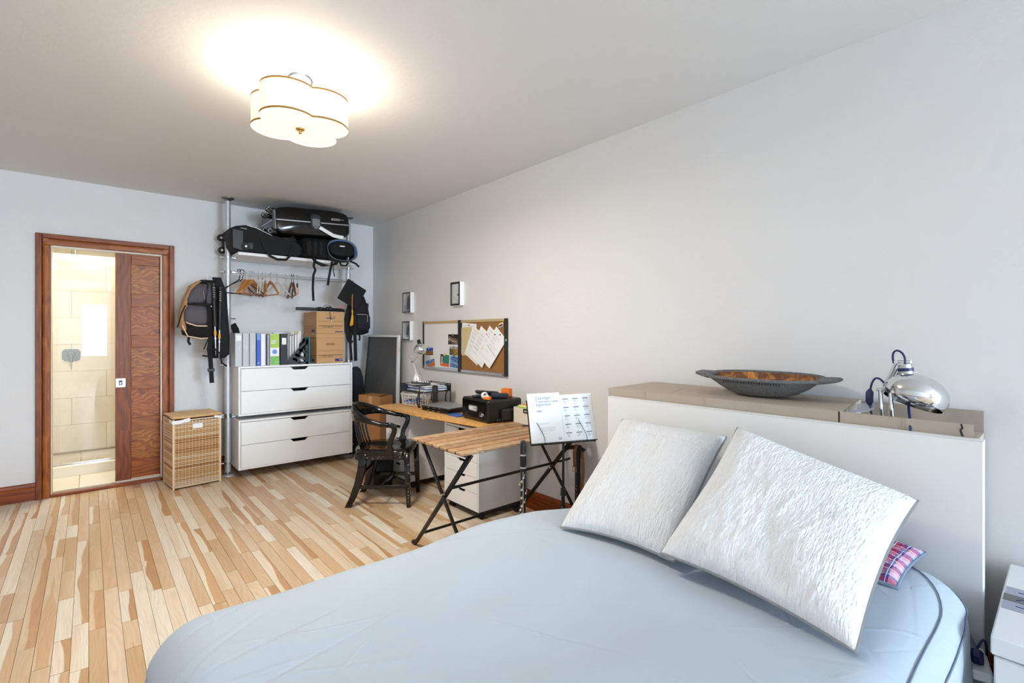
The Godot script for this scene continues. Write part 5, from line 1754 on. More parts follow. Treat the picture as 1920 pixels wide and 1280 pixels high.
	lamp_head(b, 0.062, Transform3D(Basis(Vector3.RIGHT, deg_to_rad(18.0)), V(-0.03, 0.485, -0.02)))
	part("lamp_shade", b, M.chrome, t)
	part("socket", Mb.new().cyl(V(-0.03, 0.54, -0.038), V(-0.03, 0.575, -0.055), 0.019, 0.017, 16), M.black_plastic, t)
	# two laptops
	for q in [[0.0, "black laptop lying closed underneath the grey laptop", M.black_satin, 0.0], [0.024, "closed grey laptop on top of a black laptop", M.laptop, 0.05]]:
		t = thing("laptop", q[1], "laptop", V(2.235, y + q[0], -3.40), deg_to_rad(4.0) + q[3], "closed laptops on the desk")
		part("base", Mb.new().box(V(0, 0.008, 0), V(0.25, 0.014, 0.35), 0.003), M.black_plastic, t)
		part("lid", Mb.new().box(V(0, 0.0195, 0), V(0.248, 0.008, 0.348), 0.003), q[2], t)
		for k in 3: part("port", Mb.new().box(V(-0.1255, 0.009, -0.08 + k * 0.07), V(0.002, 0.006, 0.02), 0.0005), M.brushed, t)
		part("foot", Mb.new().box(V(0, 0.0005, 0), V(0.2, 0.001, 0.28)), M.rubber, t)
	single("blue_notebook", Mb.new().box(V(2.16, y + 0.004, -3.13), V(0.10, 0.008, 0.14), 0.001), M.blue_mid, "thin blue notebook under the laptops' edge", "notebook")
	# the black machine
	t = thing("desktop_machine", "black boxy desktop machine with silver oval badge on the desk", "machine", V(2.275, y, -2.85), deg_to_rad(-3.0))
	var W := 0.31
	var H := 0.158
	var D := 0.345
	b = Mb.new()
	b.box(V(0, H / 2 + 0.004, 0), V(W, H, D), 0.012)
	part("housing", b, M.black_satin, t)
	part("front_plate", Mb.new().prism(rounded(D - 0.03, H - 0.03, 0.008), 0.003, Transform3D(Basis(Vector3.UP, -PI / 2), V(-W / 2, H / 2 + 0.004, 0))), M.black_gloss, t)
	var fb := Transform3D(Basis(Vector3.UP, -PI / 2), V(-W / 2 - 0.003, 0, 0))
	part("badge_rim", Mb.new().prism(rounded(0.125, 0.046, 0.022), 0.002, fb.translated_local(V(-0.012, 0.092, 0))), M.grey_metal, t)
	part("badge", Mb.new().prism(rounded(0.10, 0.030, 0.014), 0.003, fb.translated_local(V(-0.012, 0.092, 0))), M.badge_silver, t, "silver oval badge")
	words("CANYON", 0.02, M.charcoal, t, fb.translated_local(V(-0.012, 0.092, 0.0034)))
	part("logo_square", Mb.new().prism(rounded(0.05, 0.042, 0.004), 0.002, fb.translated_local(V(0.095, 0.058, 0))), M.black_satin, t)
	words("nox", 0.02, M.paper, t, fb.translated_local(V(0.095, 0.061, 0.0024)))
	part("logo_line", Mb.new().box(fb * V(0.095, 0.047, 0.0024), V(0.001, 0.003, 0.034)), M.paper, t)
	for i in 6:
		part("vent_slot", Mb.new().box(fb * V(-0.125 + i * 0.02 + (0.13 if i > 2 else 0.0), 0.045 if i > 0 else 0.08, 0.0004), V(0.001, 0.036, 0.006)), M.charcoal, t)
	# the open tray on the flank
	b = Mb.new()
	b.box(V(0.035, 0.05, D / 2 + 0.012), V(0.16, 0.07, 0.026), 0.004)
	b.box(V(0.035, 0.018, D / 2 + 0.006), V(0.24, 0.02, 0.014), 0.004)
	part("side_tray", b, M.black_plastic, t)
	part("tray_scraps", Mb.new().box(V(0.03, 0.088, D / 2 + 0.012), V(0.13, 0.008, 0.02), 0.003), M.charcoal, t)
	for s in [[-0.13, -0.14], [0.13, -0.14], [-0.13, 0.14], [0.13, 0.14]]: part("foot", Mb.new().cyl(V(s[0], 0, s[1]), V(s[0], 0.006, s[1]), 0.012, 0.012, 12), M.rubber, t)
	var ty := y + H + 0.0045
	t = thing("hole_punch", "black and white hole punch on the black machine", "hole punch", V(2.235, ty, -2.87), deg_to_rad(70.0))
	part("base", Mb.new().box(V(0, 0.008, 0), V(0.06, 0.016, 0.20), 0.005), M.black_plastic, t)
	part("handle", Mb.new().box(V(0, 0.035, 0.01), V(0.05, 0.022, 0.18), 0.008, Basis(Vector3.RIGHT, deg_to_rad(6.0))), M.black_satin, t)
	part("side_cover", Mb.new().box(V(0.033, 0.022, 0.0), V(0.008, 0.03, 0.15), 0.003), M.white_plastic, t)
	single("hand_stapler", Mb.new().box(V(2.275, ty + 0.0185, -2.755), V(0.05, 0.036, 0.13), 0.010, Basis(Vector3.UP, 0.7)), M.cushion_dark, "dark blue stapler beside the hole punch", "stapler")
	single("tape_roll", Mb.new().lathe([Vector2(0.014, 0), Vector2(0.026, 0), Vector2(0.026, 0.018), Vector2(0.014, 0.018), Vector2(0.014, 0)], Transform3D(Basis(Vector3.RIGHT, deg_to_rad(80.0)), V(2.155, ty + 0.024, -2.79)), 20), M.white_plastic, "white tape roll leaning on the machine's front edge", "tape roll")
	t = thing("tape_dispenser", "orange and white tape dispenser at the front edge of the machine", "tape dispenser", V(2.145, ty, -2.735), deg_to_rad(20.0))
	part("body", Mb.new().box(V(0, 0.012, 0), V(0.03, 0.024, 0.055), 0.005), M.orange, t)
	part("cutter", Mb.new().box(V(0.0, 0.026, -0.01), V(0.028, 0.008, 0.04), 0.003), M.white_plastic, t)
	t = thing("orange_box", "small orange plastic box standing on the machine's rear corner", "box", V(2.372, ty, -2.79), deg_to_rad(10.0))
	part("case", Mb.new().box(V(0, 0.028, 0), V(0.05, 0.056, 0.078), 0.006), M.orange, t)
	part("lid", Mb.new().box(V(0, 0.058, 0), V(0.046, 0.008, 0.074), 0.003), M.orange, t)
	# file tub with hanging folders, on the slatted table
	t = thing("file_tub", "cream file tub with coloured folders behind the music stand", "file tub", V(2.36, 0.7015, -2.53), deg_to_rad(-4.0))
	b = Mb.new()
	for s in [[V(-0.06, 0.055, 0), V(0.003, 0.11, 0.20)], [V(0.06, 0.055, 0), V(0.003, 0.11, 0.20)], [V(0, 0.055, 0.10), V(0.12, 0.11, 0.003)], [V(0, 0.055, -0.10), V(0.12, 0.11, 0.003)], [V(0, 0.0015, 0), V(0.12, 0.003, 0.20)]]: b.box(s[0], s[1])
	part("tub", b, M.cream_box, t)
	for i in 9:
		part("folder", Mb.new().box(V(-0.045 + i * 0.011, 0.066 + (i % 3) * 0.004, 0), V(0.002, 0.10, 0.185), 0.0, Basis(Vector3.BACK, deg_to_rad(-12.0))), [M.binder_green, M.paper, M.yellow, M.binder_pale_blue, M.paper, M.orange, M.ink, M.binder_lilac, M.paper][i], t)
	part("handle_ring", Mb.new().tube([V(-0.064, 0.105, 0.02), V(-0.066, 0.105, 0.09), V(-0.066, 0.09, 0.10), V(-0.066, 0.085, 0.02)], 0.005, 6, 1.0, Vector3.ZERO, true), M.black_plastic, t)


func print_page(w: int, h: int, f: Callable) -> StandardMaterial3D:
	var im := Image.create(w, h, false, Image.FORMAT_RGB8)
	im.fill(Color(0.945, 0.95, 0.955))
	f.call(im)
	var m := StandardMaterial3D.new()
	m.albedo_texture = ImageTexture.create_from_image(im)
	m.roughness = 0.7
	return m


# flat sheet with its picture; corners: bottom left, bottom right, top right, top left
func sheet(c: Array, m: Material, called: String, label: String, category: String, thick := 0.0006, group := "") -> MeshInstance3D:
	var b := Mb.new()
	var n: Vector3 = (c[1] - c[0]).cross(c[3] - c[0]).normalized() * thick
	b.quad(c[0] + n, c[1] + n, c[2] + n, c[3] + n, Vector2(0, 1), Vector2(1, 1), Vector2(1, 0), Vector2(0, 0))
	b.quad(c[3], c[2], c[1], c[0], Vector2(0.01, 0.01), Vector2(0.01, 0.01), Vector2(0.01, 0.01), Vector2(0.01, 0.01))
	for i in 4:
		var j := (i + 1) % 4
		b.quad(c[i], c[j], c[j] + n, c[i] + n, Vector2(0.01, 0.01), Vector2(0.01, 0.01), Vector2(0.01, 0.01), Vector2(0.01, 0.01))
	return single(called, b, m, label, category, group)


func build_wall_things() -> void:
	var xw := XR
	# two boards side by side
	var zs := [-4.279, -3.640, -3.632, -2.987]
	var y0 := 0.992
	var y1 := 1.46
	for k in 2:
		var za: float = zs[k * 2]
		var zb: float = zs[k * 2 + 1]
		var t := thing(["whiteboard", "cork_board"][k], ["white magnetic board with postcards on the wall", "cork pin board full of papers on the wall"][k], ["whiteboard", "cork board"][k], V(xw, 0, 0))
		var cm := Transform3D(Basis(Vector3.UP, -PI / 2), V(-0.020, y0, za))
		part("surface", Mb.new().grid(1, 1, func(u, v): return cm * V(u * (zb - za), v * (y1 - y0), 0), zb - za, y1 - y0), M.white_lacquer if k == 0 else M.cork, t)
		part("backing", Mb.new().box(V(-0.0105, (y0 + y1) / 2, (za + zb) / 2), V(0.018, y1 - y0 - 0.01, zb - za - 0.01)), M.charcoal, t)
		for y in [y0 + 0.012, y1 - 0.012]: part("frame_rail", Mb.new().box(V(-0.0145, y, (za + zb) / 2), V(0.028, 0.024, zb - za), 0.003), M.champagne if y > 1.2 else M.brushed, t)
		for z in [za + 0.009, zb - 0.009]: part("frame_stile", Mb.new().box(V(-0.0155, (y0 + y1) / 2, z), V(0.030, y1 - y0 + 0.004, 0.018 if k == 0 and z == za + 0.009 else 0.022), 0.003), M.black_satin, t)
		if k == 1: part("maker_mark", Mb.new().box(V(-0.029, y0 + 0.011, zb - 0.035), V(0.001, 0.007, 0.02)), M.ink, t)
	var xs := xw - 0.0215
	# picture postcards on the white board: z0, z1, y0, y1, tilt, picture
	var r2 := RandomNumberGenerator.new()
	var n := noise(0.05, 3, 71)
	var pics := [
		[-3.835, -3.655, 1.232, 1.338, 0.0, "postcard of pale blossom against black, on the whiteboard", func(x: float, y: float):
			var v := n.get_noise_2d(x * 1.6, y * 2.2) - absf((y - 40.0 - x * 0.3) / 60.0)
			return Color(0.05, 0.04, 0.04).lerp(Color(0.93, 0.82, 0.72), smoothstep(-0.25, 0.15, v + n.get_noise_2d(x * 5.0, y * 5.0) * 0.5))],
		[-3.81, -3.652, 1.132, 1.222, -1.0, "postcard of green hills and a golden field, on the whiteboard", func(x: float, y: float):
			var v := n.get_noise_2d(x * 1.5 + 100.0, y * 1.5)
			if y < 26: return Color(0.62, 0.66, 0.66)
			return Color(0.13, 0.26, 0.12).lerp(Color(0.80, 0.56, 0.16), smoothstep(-0.1, 0.25, v + (x - 60.0) / 160.0))],
		[-3.965, -3.80, 1.022, 1.148, -3.0, "postcard with a lighthouse over red roofs at night, on the whiteboard", func(x: float, y: float):
			if absf(x - 26.0) < 7.0 and y < 74 and y > 20: return Color(0.92, 0.86, 0.70)
			if y > 66: return Color(0.78, 0.24, 0.10).lerp(Color(0.92, 0.62, 0.2), smoothstep(-0.1, 0.4, n.get_noise_2d(x * 3.0, y * 3.0)))
			return Color(0.08, 0.08, 0.13).lerp(Color(0.10, 0.50, 0.42), smoothstep(20.0, 70.0, x + y * 0.4))],
		[-3.80, -3.652, 1.018, 1.134, -2.0, "bright blue seaside postcard, on the whiteboard", func(x: float, y: float):
			var v := n.get_noise_2d(x * 2.0 + 300.0, y * 3.0)
			return Color(0.07, 0.28, 0.62).lerp(Color(0.82, 0.90, 0.95), smoothstep(0.15, 0.4, v + (0.25 if absf(y - 40.0 - x * 0.2) < 10.0 else 0.0)))],
		[-4.245, -4.085, 1.122, 1.205, 1.0, "postcard of towers under a deep blue sky, on the whiteboard", func(x: float, y: float):
			if y < 40: return Color(0.12, 0.30, 0.68)
			return Color(0.12, 0.07, 0.04).lerp(Color(0.92, 0.66, 0.22), smoothstep(-0.1, 0.3, n.get_noise_2d(x * 3.0 + 500.0, y * 1.6)))],
		[-4.23, -4.05, 1.005, 1.085, 12.0, "tilted postcard of an orange dune by water, on the whiteboard", func(x: float, y: float):
			var ridge := 62.0 - x * 0.30 + n.get_noise_2d(x * 2.0, 7.0) * 12.0
			if y < ridge: return Color(0.30, 0.52, 0.74)
			return Color(0.88, 0.50, 0.16).lerp(Color(0.35, 0.18, 0.10), smoothstep(0.0, 0.4, n.get_noise_2d(x * 1.5 + 40.0, y * 4.0)))],
	]
	var i := 0
	for q in pics:
		var pf: Callable = q[6]
		var tex := picture(128, 96, func(x: int, y: int):
			if x < 5 or x > 122 or y < 5 or y > 90: return Color(0.95, 0.95, 0.94)
			return pf.call(float(x), float(y)))
		var m := mat("postcard_%d" % i, Color(1, 1, 1), 0.4)
		m.albedo_texture = tex
		var cz: float = (q[0] + q[1]) / 2
		var cy: float = (q[2] + q[3]) / 2
		var hw: float = (q[1] - q[0]) / 2
		var hh: float = (q[3] - q[2]) / 2
		var bs := Basis(Vector3.RIGHT, -deg_to_rad(q[4]))
		var x := xs - 0.0008 * (i % 3)
		var c := []
		for s in [[-1, -1], [1, -1], [1, 1], [-1, 1]]: c.append(V(x, cy, cz) + bs * V(0, s[1] * hh, s[0] * hw))
		sheet(c, m, "postcard", q[5], "postcard", 0.0006, "postcards on the whiteboard")
		var mg: Material = [M.brushed, M.brushed, M.yellow, M.blue_mid, M.binder_lilac, M.binder_lilac][i]
		single("magnet", Mb.new().cyl(V(x - 0.001, cy + hh * 0.86, cz), V(x - 0.009, cy + hh * 0.86, cz), 0.012, 0.010, 16), mg, ["small silver magnet on the blossom postcard", "small silver magnet on the green hills postcard", "round yellow magnet on the lighthouse postcard", "round blue magnet on the seaside postcard", "small lilac magnet on the tower postcard", "small lilac magnet on the dune postcard"][i], "magnet", "magnets on the whiteboard")
		i += 1
	# pinned papers fanned out over the cork
	var pg := []
	for k in 3:
		var m := print_page(160, 220, func(im: Image):
			r2.seed = 100 + k
			for row in 20:
				var y := 18 + row * 9
				if r2.randf() < 0.25: continue
				im.fill_rect(Rect2i(16, y, int(r2.randf_range(50, 128)), 2 if row % 3 == 0 else 1), Color(0.66, 0.68, 0.72))
			if k == 1: im.fill_rect(Rect2i(10, 150, 140, 3), Color(0.45, 0.58, 0.80))
			if k == 2: im.fill_rect(Rect2i(12, 60, 120, 2), Color(0.45, 0.58, 0.80)))
		pg.append(m)
	var papers := [[-3.50, 1.29, 4.0, 0.215, 0.28, 0, "white sheet with a red pin at the left of the cork board"], [-3.53, 1.27, -2.0, 0.16, 0.25, 2, "narrow yellowish slip behind the left sheet on the cork board"], [-3.40, 1.235, 28.0, 0.215, 0.28, 0, "tilted printed sheet in the middle of the cork board fan"], [-3.30, 1.225, 32.0, 0.215, 0.29, 1, "tilted printed sheet with blue line in the cork board fan"], [-3.19, 1.225, 34.0, 0.215, 0.29, 2, "tilted printed sheet at the right of the cork board fan"], [-3.13, 1.235, 40.0, 0.17, 0.28, 1, "outermost tilted sheet by the cork board's right side"]]
	var d := 0
	for p in papers:
		var bs := Basis(Vector3.RIGHT, deg_to_rad(p[2]))
		var x := xs - 0.001 - d * 0.0011
		var c := []
		for s in [[-1, -1], [1, -1], [1, 1], [-1, 1]]:
			c.append(V(x - (0.012 if s[1] < 0 and d > 2 else 0.0), p[1], p[0]) + bs * V(0, s[1] * p[4] / 2, s[0] * p[3] / 2))
		sheet(c, pg[p[5]] if d != 1 else M.cream_tube, "pinned_paper", p[6], "paper", 0.0005, "papers on the cork board")
		var pin := Mb.new()
		var top: Vector3 = V(x, p[1], p[0]) + bs * V(0, p[4] / 2 - 0.018, 0)
		pin.cyl(top + V(-0.0005, 0, 0), top + V(-0.010, 0, 0), 0.006, 0.004, 10)
		single("push_pin", pin, [M.red, M.yellow, M.yellow, M.red, M.ink, M.ink][d], ["red push pin in the left sheet of the cork board", "yellow push pin in the narrow slip", "yellow push pin in the first tilted sheet", "red push pin in the blue lined sheet", "black push pin in the right tilted sheet", "black push pin in the outermost tilted sheet"][d], "push pin", "push pins on the cork board")
		d += 1
	var tk := sheet([V(xs - 0.006, 1.385, -3.075), V(xs - 0.006, 1.40, -3.02), V(xs - 0.006, 1.43, -3.02), V(xs - 0.006, 1.415, -3.075)], M.paper, "ticket", "small white and yellow ticket with black print on the cork board", "ticket")
	part("ticket_band", Mb.new().box(V(xs - 0.0072, 1.423, -3.046), V(0.001, 0.008, 0.05), 0.0, Basis(Vector3.RIGHT, -0.27)), M.yellow, tk)
	part("ticket_print", Mb.new().box(V(xs - 0.0072, 1.405, -3.048), V(0.001, 0.014, 0.046), 0.0, Basis(Vector3.RIGHT, -0.27)), M.ink, tk)
	# three deep frames
	var fr := [[-4.66, -4.50, 1.56, 1.772, "deep white picture frame hanging above the other small frame", M.charcoal, 0], [-4.67, -4.512, 1.272, 1.468, "deep white picture frame hanging above the chrome desk lamp", M.charcoal, 1], [-3.752, -3.605, 1.595, 1.808, "deep white frame with black front above the cork board", M.ink, 2]]
	for q in fr:
		var t := thing("picture_frame", q[4], "picture frame", V(xw, 0, 0), 0, "deep picture frames on the wall")
		var cz: float = (q[0] + q[1]) / 2
		var cy: float = (q[2] + q[3]) / 2
		var w: float = q[1] - q[0]
		var h: float = q[3] - q[2]
		var b := Mb.new()
		for s in [-1.0, 1.0]:
			b.box(V(-0.022, cy + s * (h / 2 - 0.004), cz), V(0.044, 0.008, w))
			b.box(V(-0.022, cy, cz + s * (w / 2 - 0.004)), V(0.044, h - 0.016, 0.008))
		b.box(V(-0.004, cy, cz), V(0.008, h - 0.016, w - 0.016))
		part("box", b, M.white_satin, t)
		b = Mb.new()
		var fw := 0.016 if q[6] == 2 else 0.010
		for s in [-1.0, 1.0]:
			b.box(V(-0.046, cy + s * (h / 2 - fw / 2), cz), V(0.005, fw, w), 0.001)
			b.box(V(-0.046, cy, cz + s * (w / 2 - fw / 2)), V(0.005, h - fw * 2, fw), 0.001)
		part("front_rim", b, q[5], t)
		var kind: int = q[6]
		var pm := mat("framed_print_%d" % kind, Color(1, 1, 1), 0.4)
		pm.albedo_texture = picture(96, 128, func(x: int, y: int):
			var base := Color(0.86, 0.88, 0.91)
			if kind == 2:
				return Color(0.2, 0.19, 0.18) if absf(y - 70.0) < 4.0 + (x - 60.0) * 0.2 and x > 60 else base
			var body: float = absf(x - 62.0 - sin(y * 0.05) * 4.0)
			if y > 18 and y < 34 and body < 9: return Color(0.32, 0.22, 0.17)
			if y >= 34 and y < 112 and body < 17 + n.get_noise_2d(x * 3.0, y * 3.0) * 8.0: return Color(0.07, 0.08, 0.11).lerp(Color(0.30, 0.42, 0.58), smoothstep(0.0, 0.4, n.get_noise_2d(x * 4.0 + kind * 50.0, y * 4.0)))
			if x < 34: return base.lerp(Color(0.50, 0.60, 0.78), 0.5 if y > 80 and kind == 0 else 0.0)
			return Color(0.72, 0.74, 0.76).lerp(Color(0.42, 0.34, 0.30), smoothstep(60.0, 96.0, float(x))))
		var c := Transform3D(Basis(Vector3.UP, -PI / 2), V(-0.036, cy, cz))
		var g := Mb.new()
		g.grid(1, 1, func(u, v): return c * V((u - 0.5) * (w - 0.018), (v - 0.5) * (h - 0.018), 0))
		var o := part("print", g, pm, t)
		pm.uv1_scale = Vector3(1, -1, 1)
		part("glazing", Mb.new().box(V(-0.0425, cy, cz), V(0.0015, h - fw * 2, w - fw * 2)), M.glass, t)


func build_chair() -> void:
	var t := thing("wooden_armchair", "worn glossy black wooden armchair facing the slatted table", "chair", V(1.78, 0, -3.66), -YAW)
	# local x: forward, local z: towards the photographer's side
	var seat := Mb.new()
	var outline := func(s: float, y: float) -> Array:
		var out := []
		for i in 40:
			var a := TAU * i / 40
			var c := signf(cos(a)) * pow(absf(cos(a)), 0.55)
			var sn := signf(sin(a)) * pow(absf(sin(a)), 0.55)
			var wz := 0.215 + 0.018 * c
			out.append(V(0.045 + c * 0.225 * s, y, sn * wz * s))
		return out
	var rings := [outline.call(0.94, 0.40), outline.call(0.985, 0.402), outline.call(1.0, 0.412), outline.call(1.0, 0.432), outline.call(0.98, 0.442)]
	seat.smooth(true)
	for i in 4:
		for k in 40:
			var k2 := (k + 1) % 40
			seat.quad(rings[i][k2], rings[i][k], rings[i + 1][k], rings[i + 1][k2])
	for k in 40: seat.tri(V(0.045, 0.40, 0), rings[0][k], rings[0][(k + 1) % 40])
	# saddled top
	var prev: Array = rings[4]
	for s: float in [0.8, 0.6, 0.4, 0.2, 0.0]:
		var cur := []
		for k in 40:
			var p: Vector3 = rings[4][k]
			var q := V(0.045 + (p.x - 0.045) * s, 0, p.z * s)
			var dip: float = 0.016 * (1.0 - s * s) * (0.55 + 0.45 * cos(q.z * 22.0)) * smoothstep(0.30, 0.05, q.x)
			q.y = 0.442 - dip
			cur.append(q)
		for k in 40:
			var k2 := (k + 1) % 40
			if s > 0.0: seat.quad(prev[k2], prev[k], cur[k], cur[k2])
			else: seat.tri(prev[k2], prev[k], cur[0])
		prev = cur
	part("seat", seat, M.black_gloss, t)
	var apron := Mb.new()
	for sz in [-1.0, 1.0]: apron.box(V(0.045, 0.385, sz * 0.185), V(0.37, 0.04, 0.022), 0.003)
	apron.box(V(0.235, 0.385, 0), V(0.022, 0.04, 0.35), 0.003)
	apron.box(V(-0.145, 0.385, 0), V(0.022, 0.04, 0.35), 0.003)
	part("seat_rail", apron, M.black_gloss, t)
	for sz in [-1.0, 1.0]:
		# square front leg, sabre-curved rear leg
		var fl := Mb.new()
		fl.loft([[V(0.262, 0.0, sz * 0.185), V(0.015, 0, 0), V(0, 0, 0.015)], [V(0.254, 0.20, sz * 0.185), V(0.019, 0, 0), V(0, 0, 0.019)], [V(0.246, 0.405, sz * 0.18), V(0.021, 0, 0), V(0, 0, 0.021)]], 8.0, 16)
		part("leg", fl, M.black_gloss, t)
		var pts := [V(-0.205, 0.0, sz * 0.185), V(-0.165, 0.08, sz * 0.185), V(-0.125, 0.19, sz * 0.185), V(-0.10, 0.30, sz * 0.182), V(-0.09, 0.41, sz * 0.18)]
		var rl := Mb.new()
		var secs := []
		for i in 5: secs.append([pts[i], V(0.024 + 0.002 * i, 0, 0), V(0, 0, 0.016 + 0.001 * i)])
		rl.loft(secs, 8.0, 16)
		part("leg", rl, M.black_gloss, t)
		part("side_stretcher", Mb.new().box(V(0.06, 0.155, sz * 0.185), V(0.37, 0.028, 0.016), 0.003), M.black_gloss, t)
	part("cross_stretcher", Mb.new().box(V(0.06, 0.165, 0), V(0.02, 0.03, 0.36), 0.003), M.black_gloss, t)
	part("rear_stretcher", Mb.new().box(V(-0.115, 0.25, 0), V(0.016, 0.03, 0.34), 0.003), M.black_gloss, t)
	# bent crest that runs into both arms
	var crest := Mb.new()
	var path := []
	for i in 33:
		var u := -1.0 + 2.0 * i / 32.0
		var a := u * 1.9
		var back := cos(a)
		var x := -0.035 - 0.185 * back if absf(u) < 0.62 else 0.0
		x = 0.02 - 0.235 * cos(clampf(a, -1.45, 1.45)) + maxf(0.0, absf(u) - 0.72) * 0.45
		var z := sin(clampf(a, -1.35, 1.35)) * 0.245
		var y := 0.645 + 0.125 * pow(maxf(0.0, cos(a * 0.92)), 1.3)
		path.append([V(x, y, z), 0.016 + 0.052 * pow(maxf(0.0, cos(a * 0.95)), 2.0), a])
	var cs := []
	for i in path.size():
		var d: Vector3 = (path[mini(i + 1, 32)][0] - path[maxi(i - 1, 0)][0]).normalized()
		var out := V(-d.z, 0, d.x).normalized()
		var tall: float = path[i][1]
		var th := 0.012 + 0.014 * (1.0 - clampf(tall / 0.068, 0.0, 1.0))
		cs.append([path[i][0] - V(0, tall - 0.016, 0), out * th, V(0, tall, 0)])
	crest.loft(cs, 3.2, 20)
	part("crest_and_arms", crest, M.black_gloss, t)
	for sz in [-1.0, 1.0]:
		# scrolled arm support
		var e: Vector3 = path[0 if sz < 0 else 32][0]
		var sp := bez(e + V(-0.014, -0.003, 0), e + V(0.065, 0.004, 0), V(0.175, 0.60, sz * 0.238), V(0.135, 0.53, sz * 0.226), 9)
		sp += bez(V(0.130, 0.515, sz * 0.224), V(0.115, 0.47, sz * 0.216), V(0.135, 0.44, sz * 0.212), V(0.12, 0.385, sz * 0.208), 6)
		var sec := []
		for i in sp.size():
			var d: Vector3 = (sp[mini(i + 1, sp.size() - 1)] - sp[maxi(i - 1, 0)]).normalized()
			var side := V(d.y, -d.x, 0).normalized()
			var wide := 0.019 + (0.012 if i > sp.size() - 5 else 0.0)
			sec.append([sp[i], side * wide, V(0, 0, 0.017)])
		part("arm_support", Mb.new().loft(sec, 4.0, 16), M.black_gloss, t)
	# slim spindles
	for i in 7:
		var u := -1.0 + 2.0 * i / 6.0
		var top := V(-0.20 + 0.035 * u * u, 0.675 - 0.01 * u * u, u * 0.125)
		var low := V(-0.145 + 0.02 * u * u, 0.44, u * 0.12)
		var sec := []
		for k in 7:
			var f := k / 6.0
			sec.append([low.lerp(top, f) + V(-0.012 * sin(f * PI), 0, 0), V(0.006, 0, 0), V(0, 0, 0.008 + 0.005 * sin(f * PI))])
		part("spindle", Mb.new().loft(sec, 3.0, 10), M.black_gloss, t)
	# chips in the black paint along worn edges
	rng.seed = 5
	var chips := Mb.new()
	for i in 46:
		var p: Vector3
		var k := i % 4
		if k == 0: p = V(rng.randf_range(0.12, 0.262), rng.randf_range(0.412, 0.432), 0.2165)
		elif k == 1: p = V(rng.randf_range(-0.1, 0.25), rng.randf_range(0.37, 0.40), 0.1972)
		elif k == 2: p = V(0.2735, rng.randf_range(0.02, 0.35), 0.185 + rng.randf_range(-0.012, 0.015))
		else: p = V(0.262, rng.randf_range(0.02, 0.35), 0.2035 - 0.001)
		chips.box(p, V(rng.randf_range(0.002, 0.007), rng.randf_range(0.002, 0.006), rng.randf_range(0.001, 0.003)))
	var co := part("paint_chips", chips, M.chip, t, "pale chips in the black paint")
	co.set_meta("kind", "stuff")


func build_slat_table() -> void:
	var t := thing("slatted_folding_table", "folding table with weathered wooden slats on black crossed legs", "table", V(1.985, 0, -2.375))
	var n := 7
	for i in n:
		var z := -0.27 + 0.0325 + i * (0.54 - 0.065) / (n - 1)
		var b := Mb.new()
		b.off = Vector2(0.21 * i, 0.17 * i)
		b.box(V(0, 0.6925, z), V(1.0, 0.015, 0.0645), 0.003)
		part("slat", b, M["slat_%d" % (i % 3)], t)
	for x in [-0.47, 0.47]: part("cross_bar", Mb.new().box(V(x, 0.681, 0), V(0.026, 0.010, 0.53), 0.002), M.black_metal, t)
	for x in [-0.43, 0.43]:
		var sx := signf(x)
		# broad leg: near top to far foot; slim leg: far top to near foot
		part("leg", Mb.new().loft([[V(x, 0.676, 0.245), V(0.010, 0, 0), V(0, 0, 0.017)], [V(x, 0.02, -0.335), V(0.010, 0, 0), V(0, 0, 0.013)]], 8.0, 12), M.black_metal, t)
		part("leg", Mb.new().loft([[V(x + sx * 0.024, 0.676, -0.215), V(0.008, 0, 0), V(0, 0, 0.011)], [V(x + sx * 0.024, 0.02, 0.325), V(0.008, 0, 0), V(0, 0, 0.011)]], 8.0, 12), M.black_metal, t)
		part("pivot_bolt", Mb.new().cyl(V(x - 0.016, 0.412, 0.012), V(x + sx * 0.036, 0.412, 0.012), 0.007, 0.007, 12), M.brushed, t)
		part("foot_cap", Mb.new().tube([V(x, 0.035, -0.328), V(x, 0.013, -0.345), V(x, 0.013, -0.375)], 0.0125, 10), M.black_plastic, t)
		part("foot_cap", Mb.new().tube([V(x + sx * 0.024, 0.035, 0.318), V(x + sx * 0.024, 0.013, 0.332), V(x + sx * 0.024, 0.013, 0.355)], 0.0125, 10), M.black_plastic, t)
	part("stretcher", Mb.new().tube([V(-0.43, 0.45, 0.044), V(0.43, 0.45, 0.044)], 0.009, 8), M.black_metal, t)
	part("stretcher", Mb.new().tube([V(-0.43, 0.10, -0.264), V(0.43, 0.10, -0.264)], 0.009, 8), M.black_metal, t)
	part("stay", Mb.new().strap([V(0.43, 0.44, 0.0), V(0.45, 0.47, 0.10), V(0.45, 0.50, 0.17)], 0.014, 0.003, V(0, 1, 0)), M.black_metal, t)


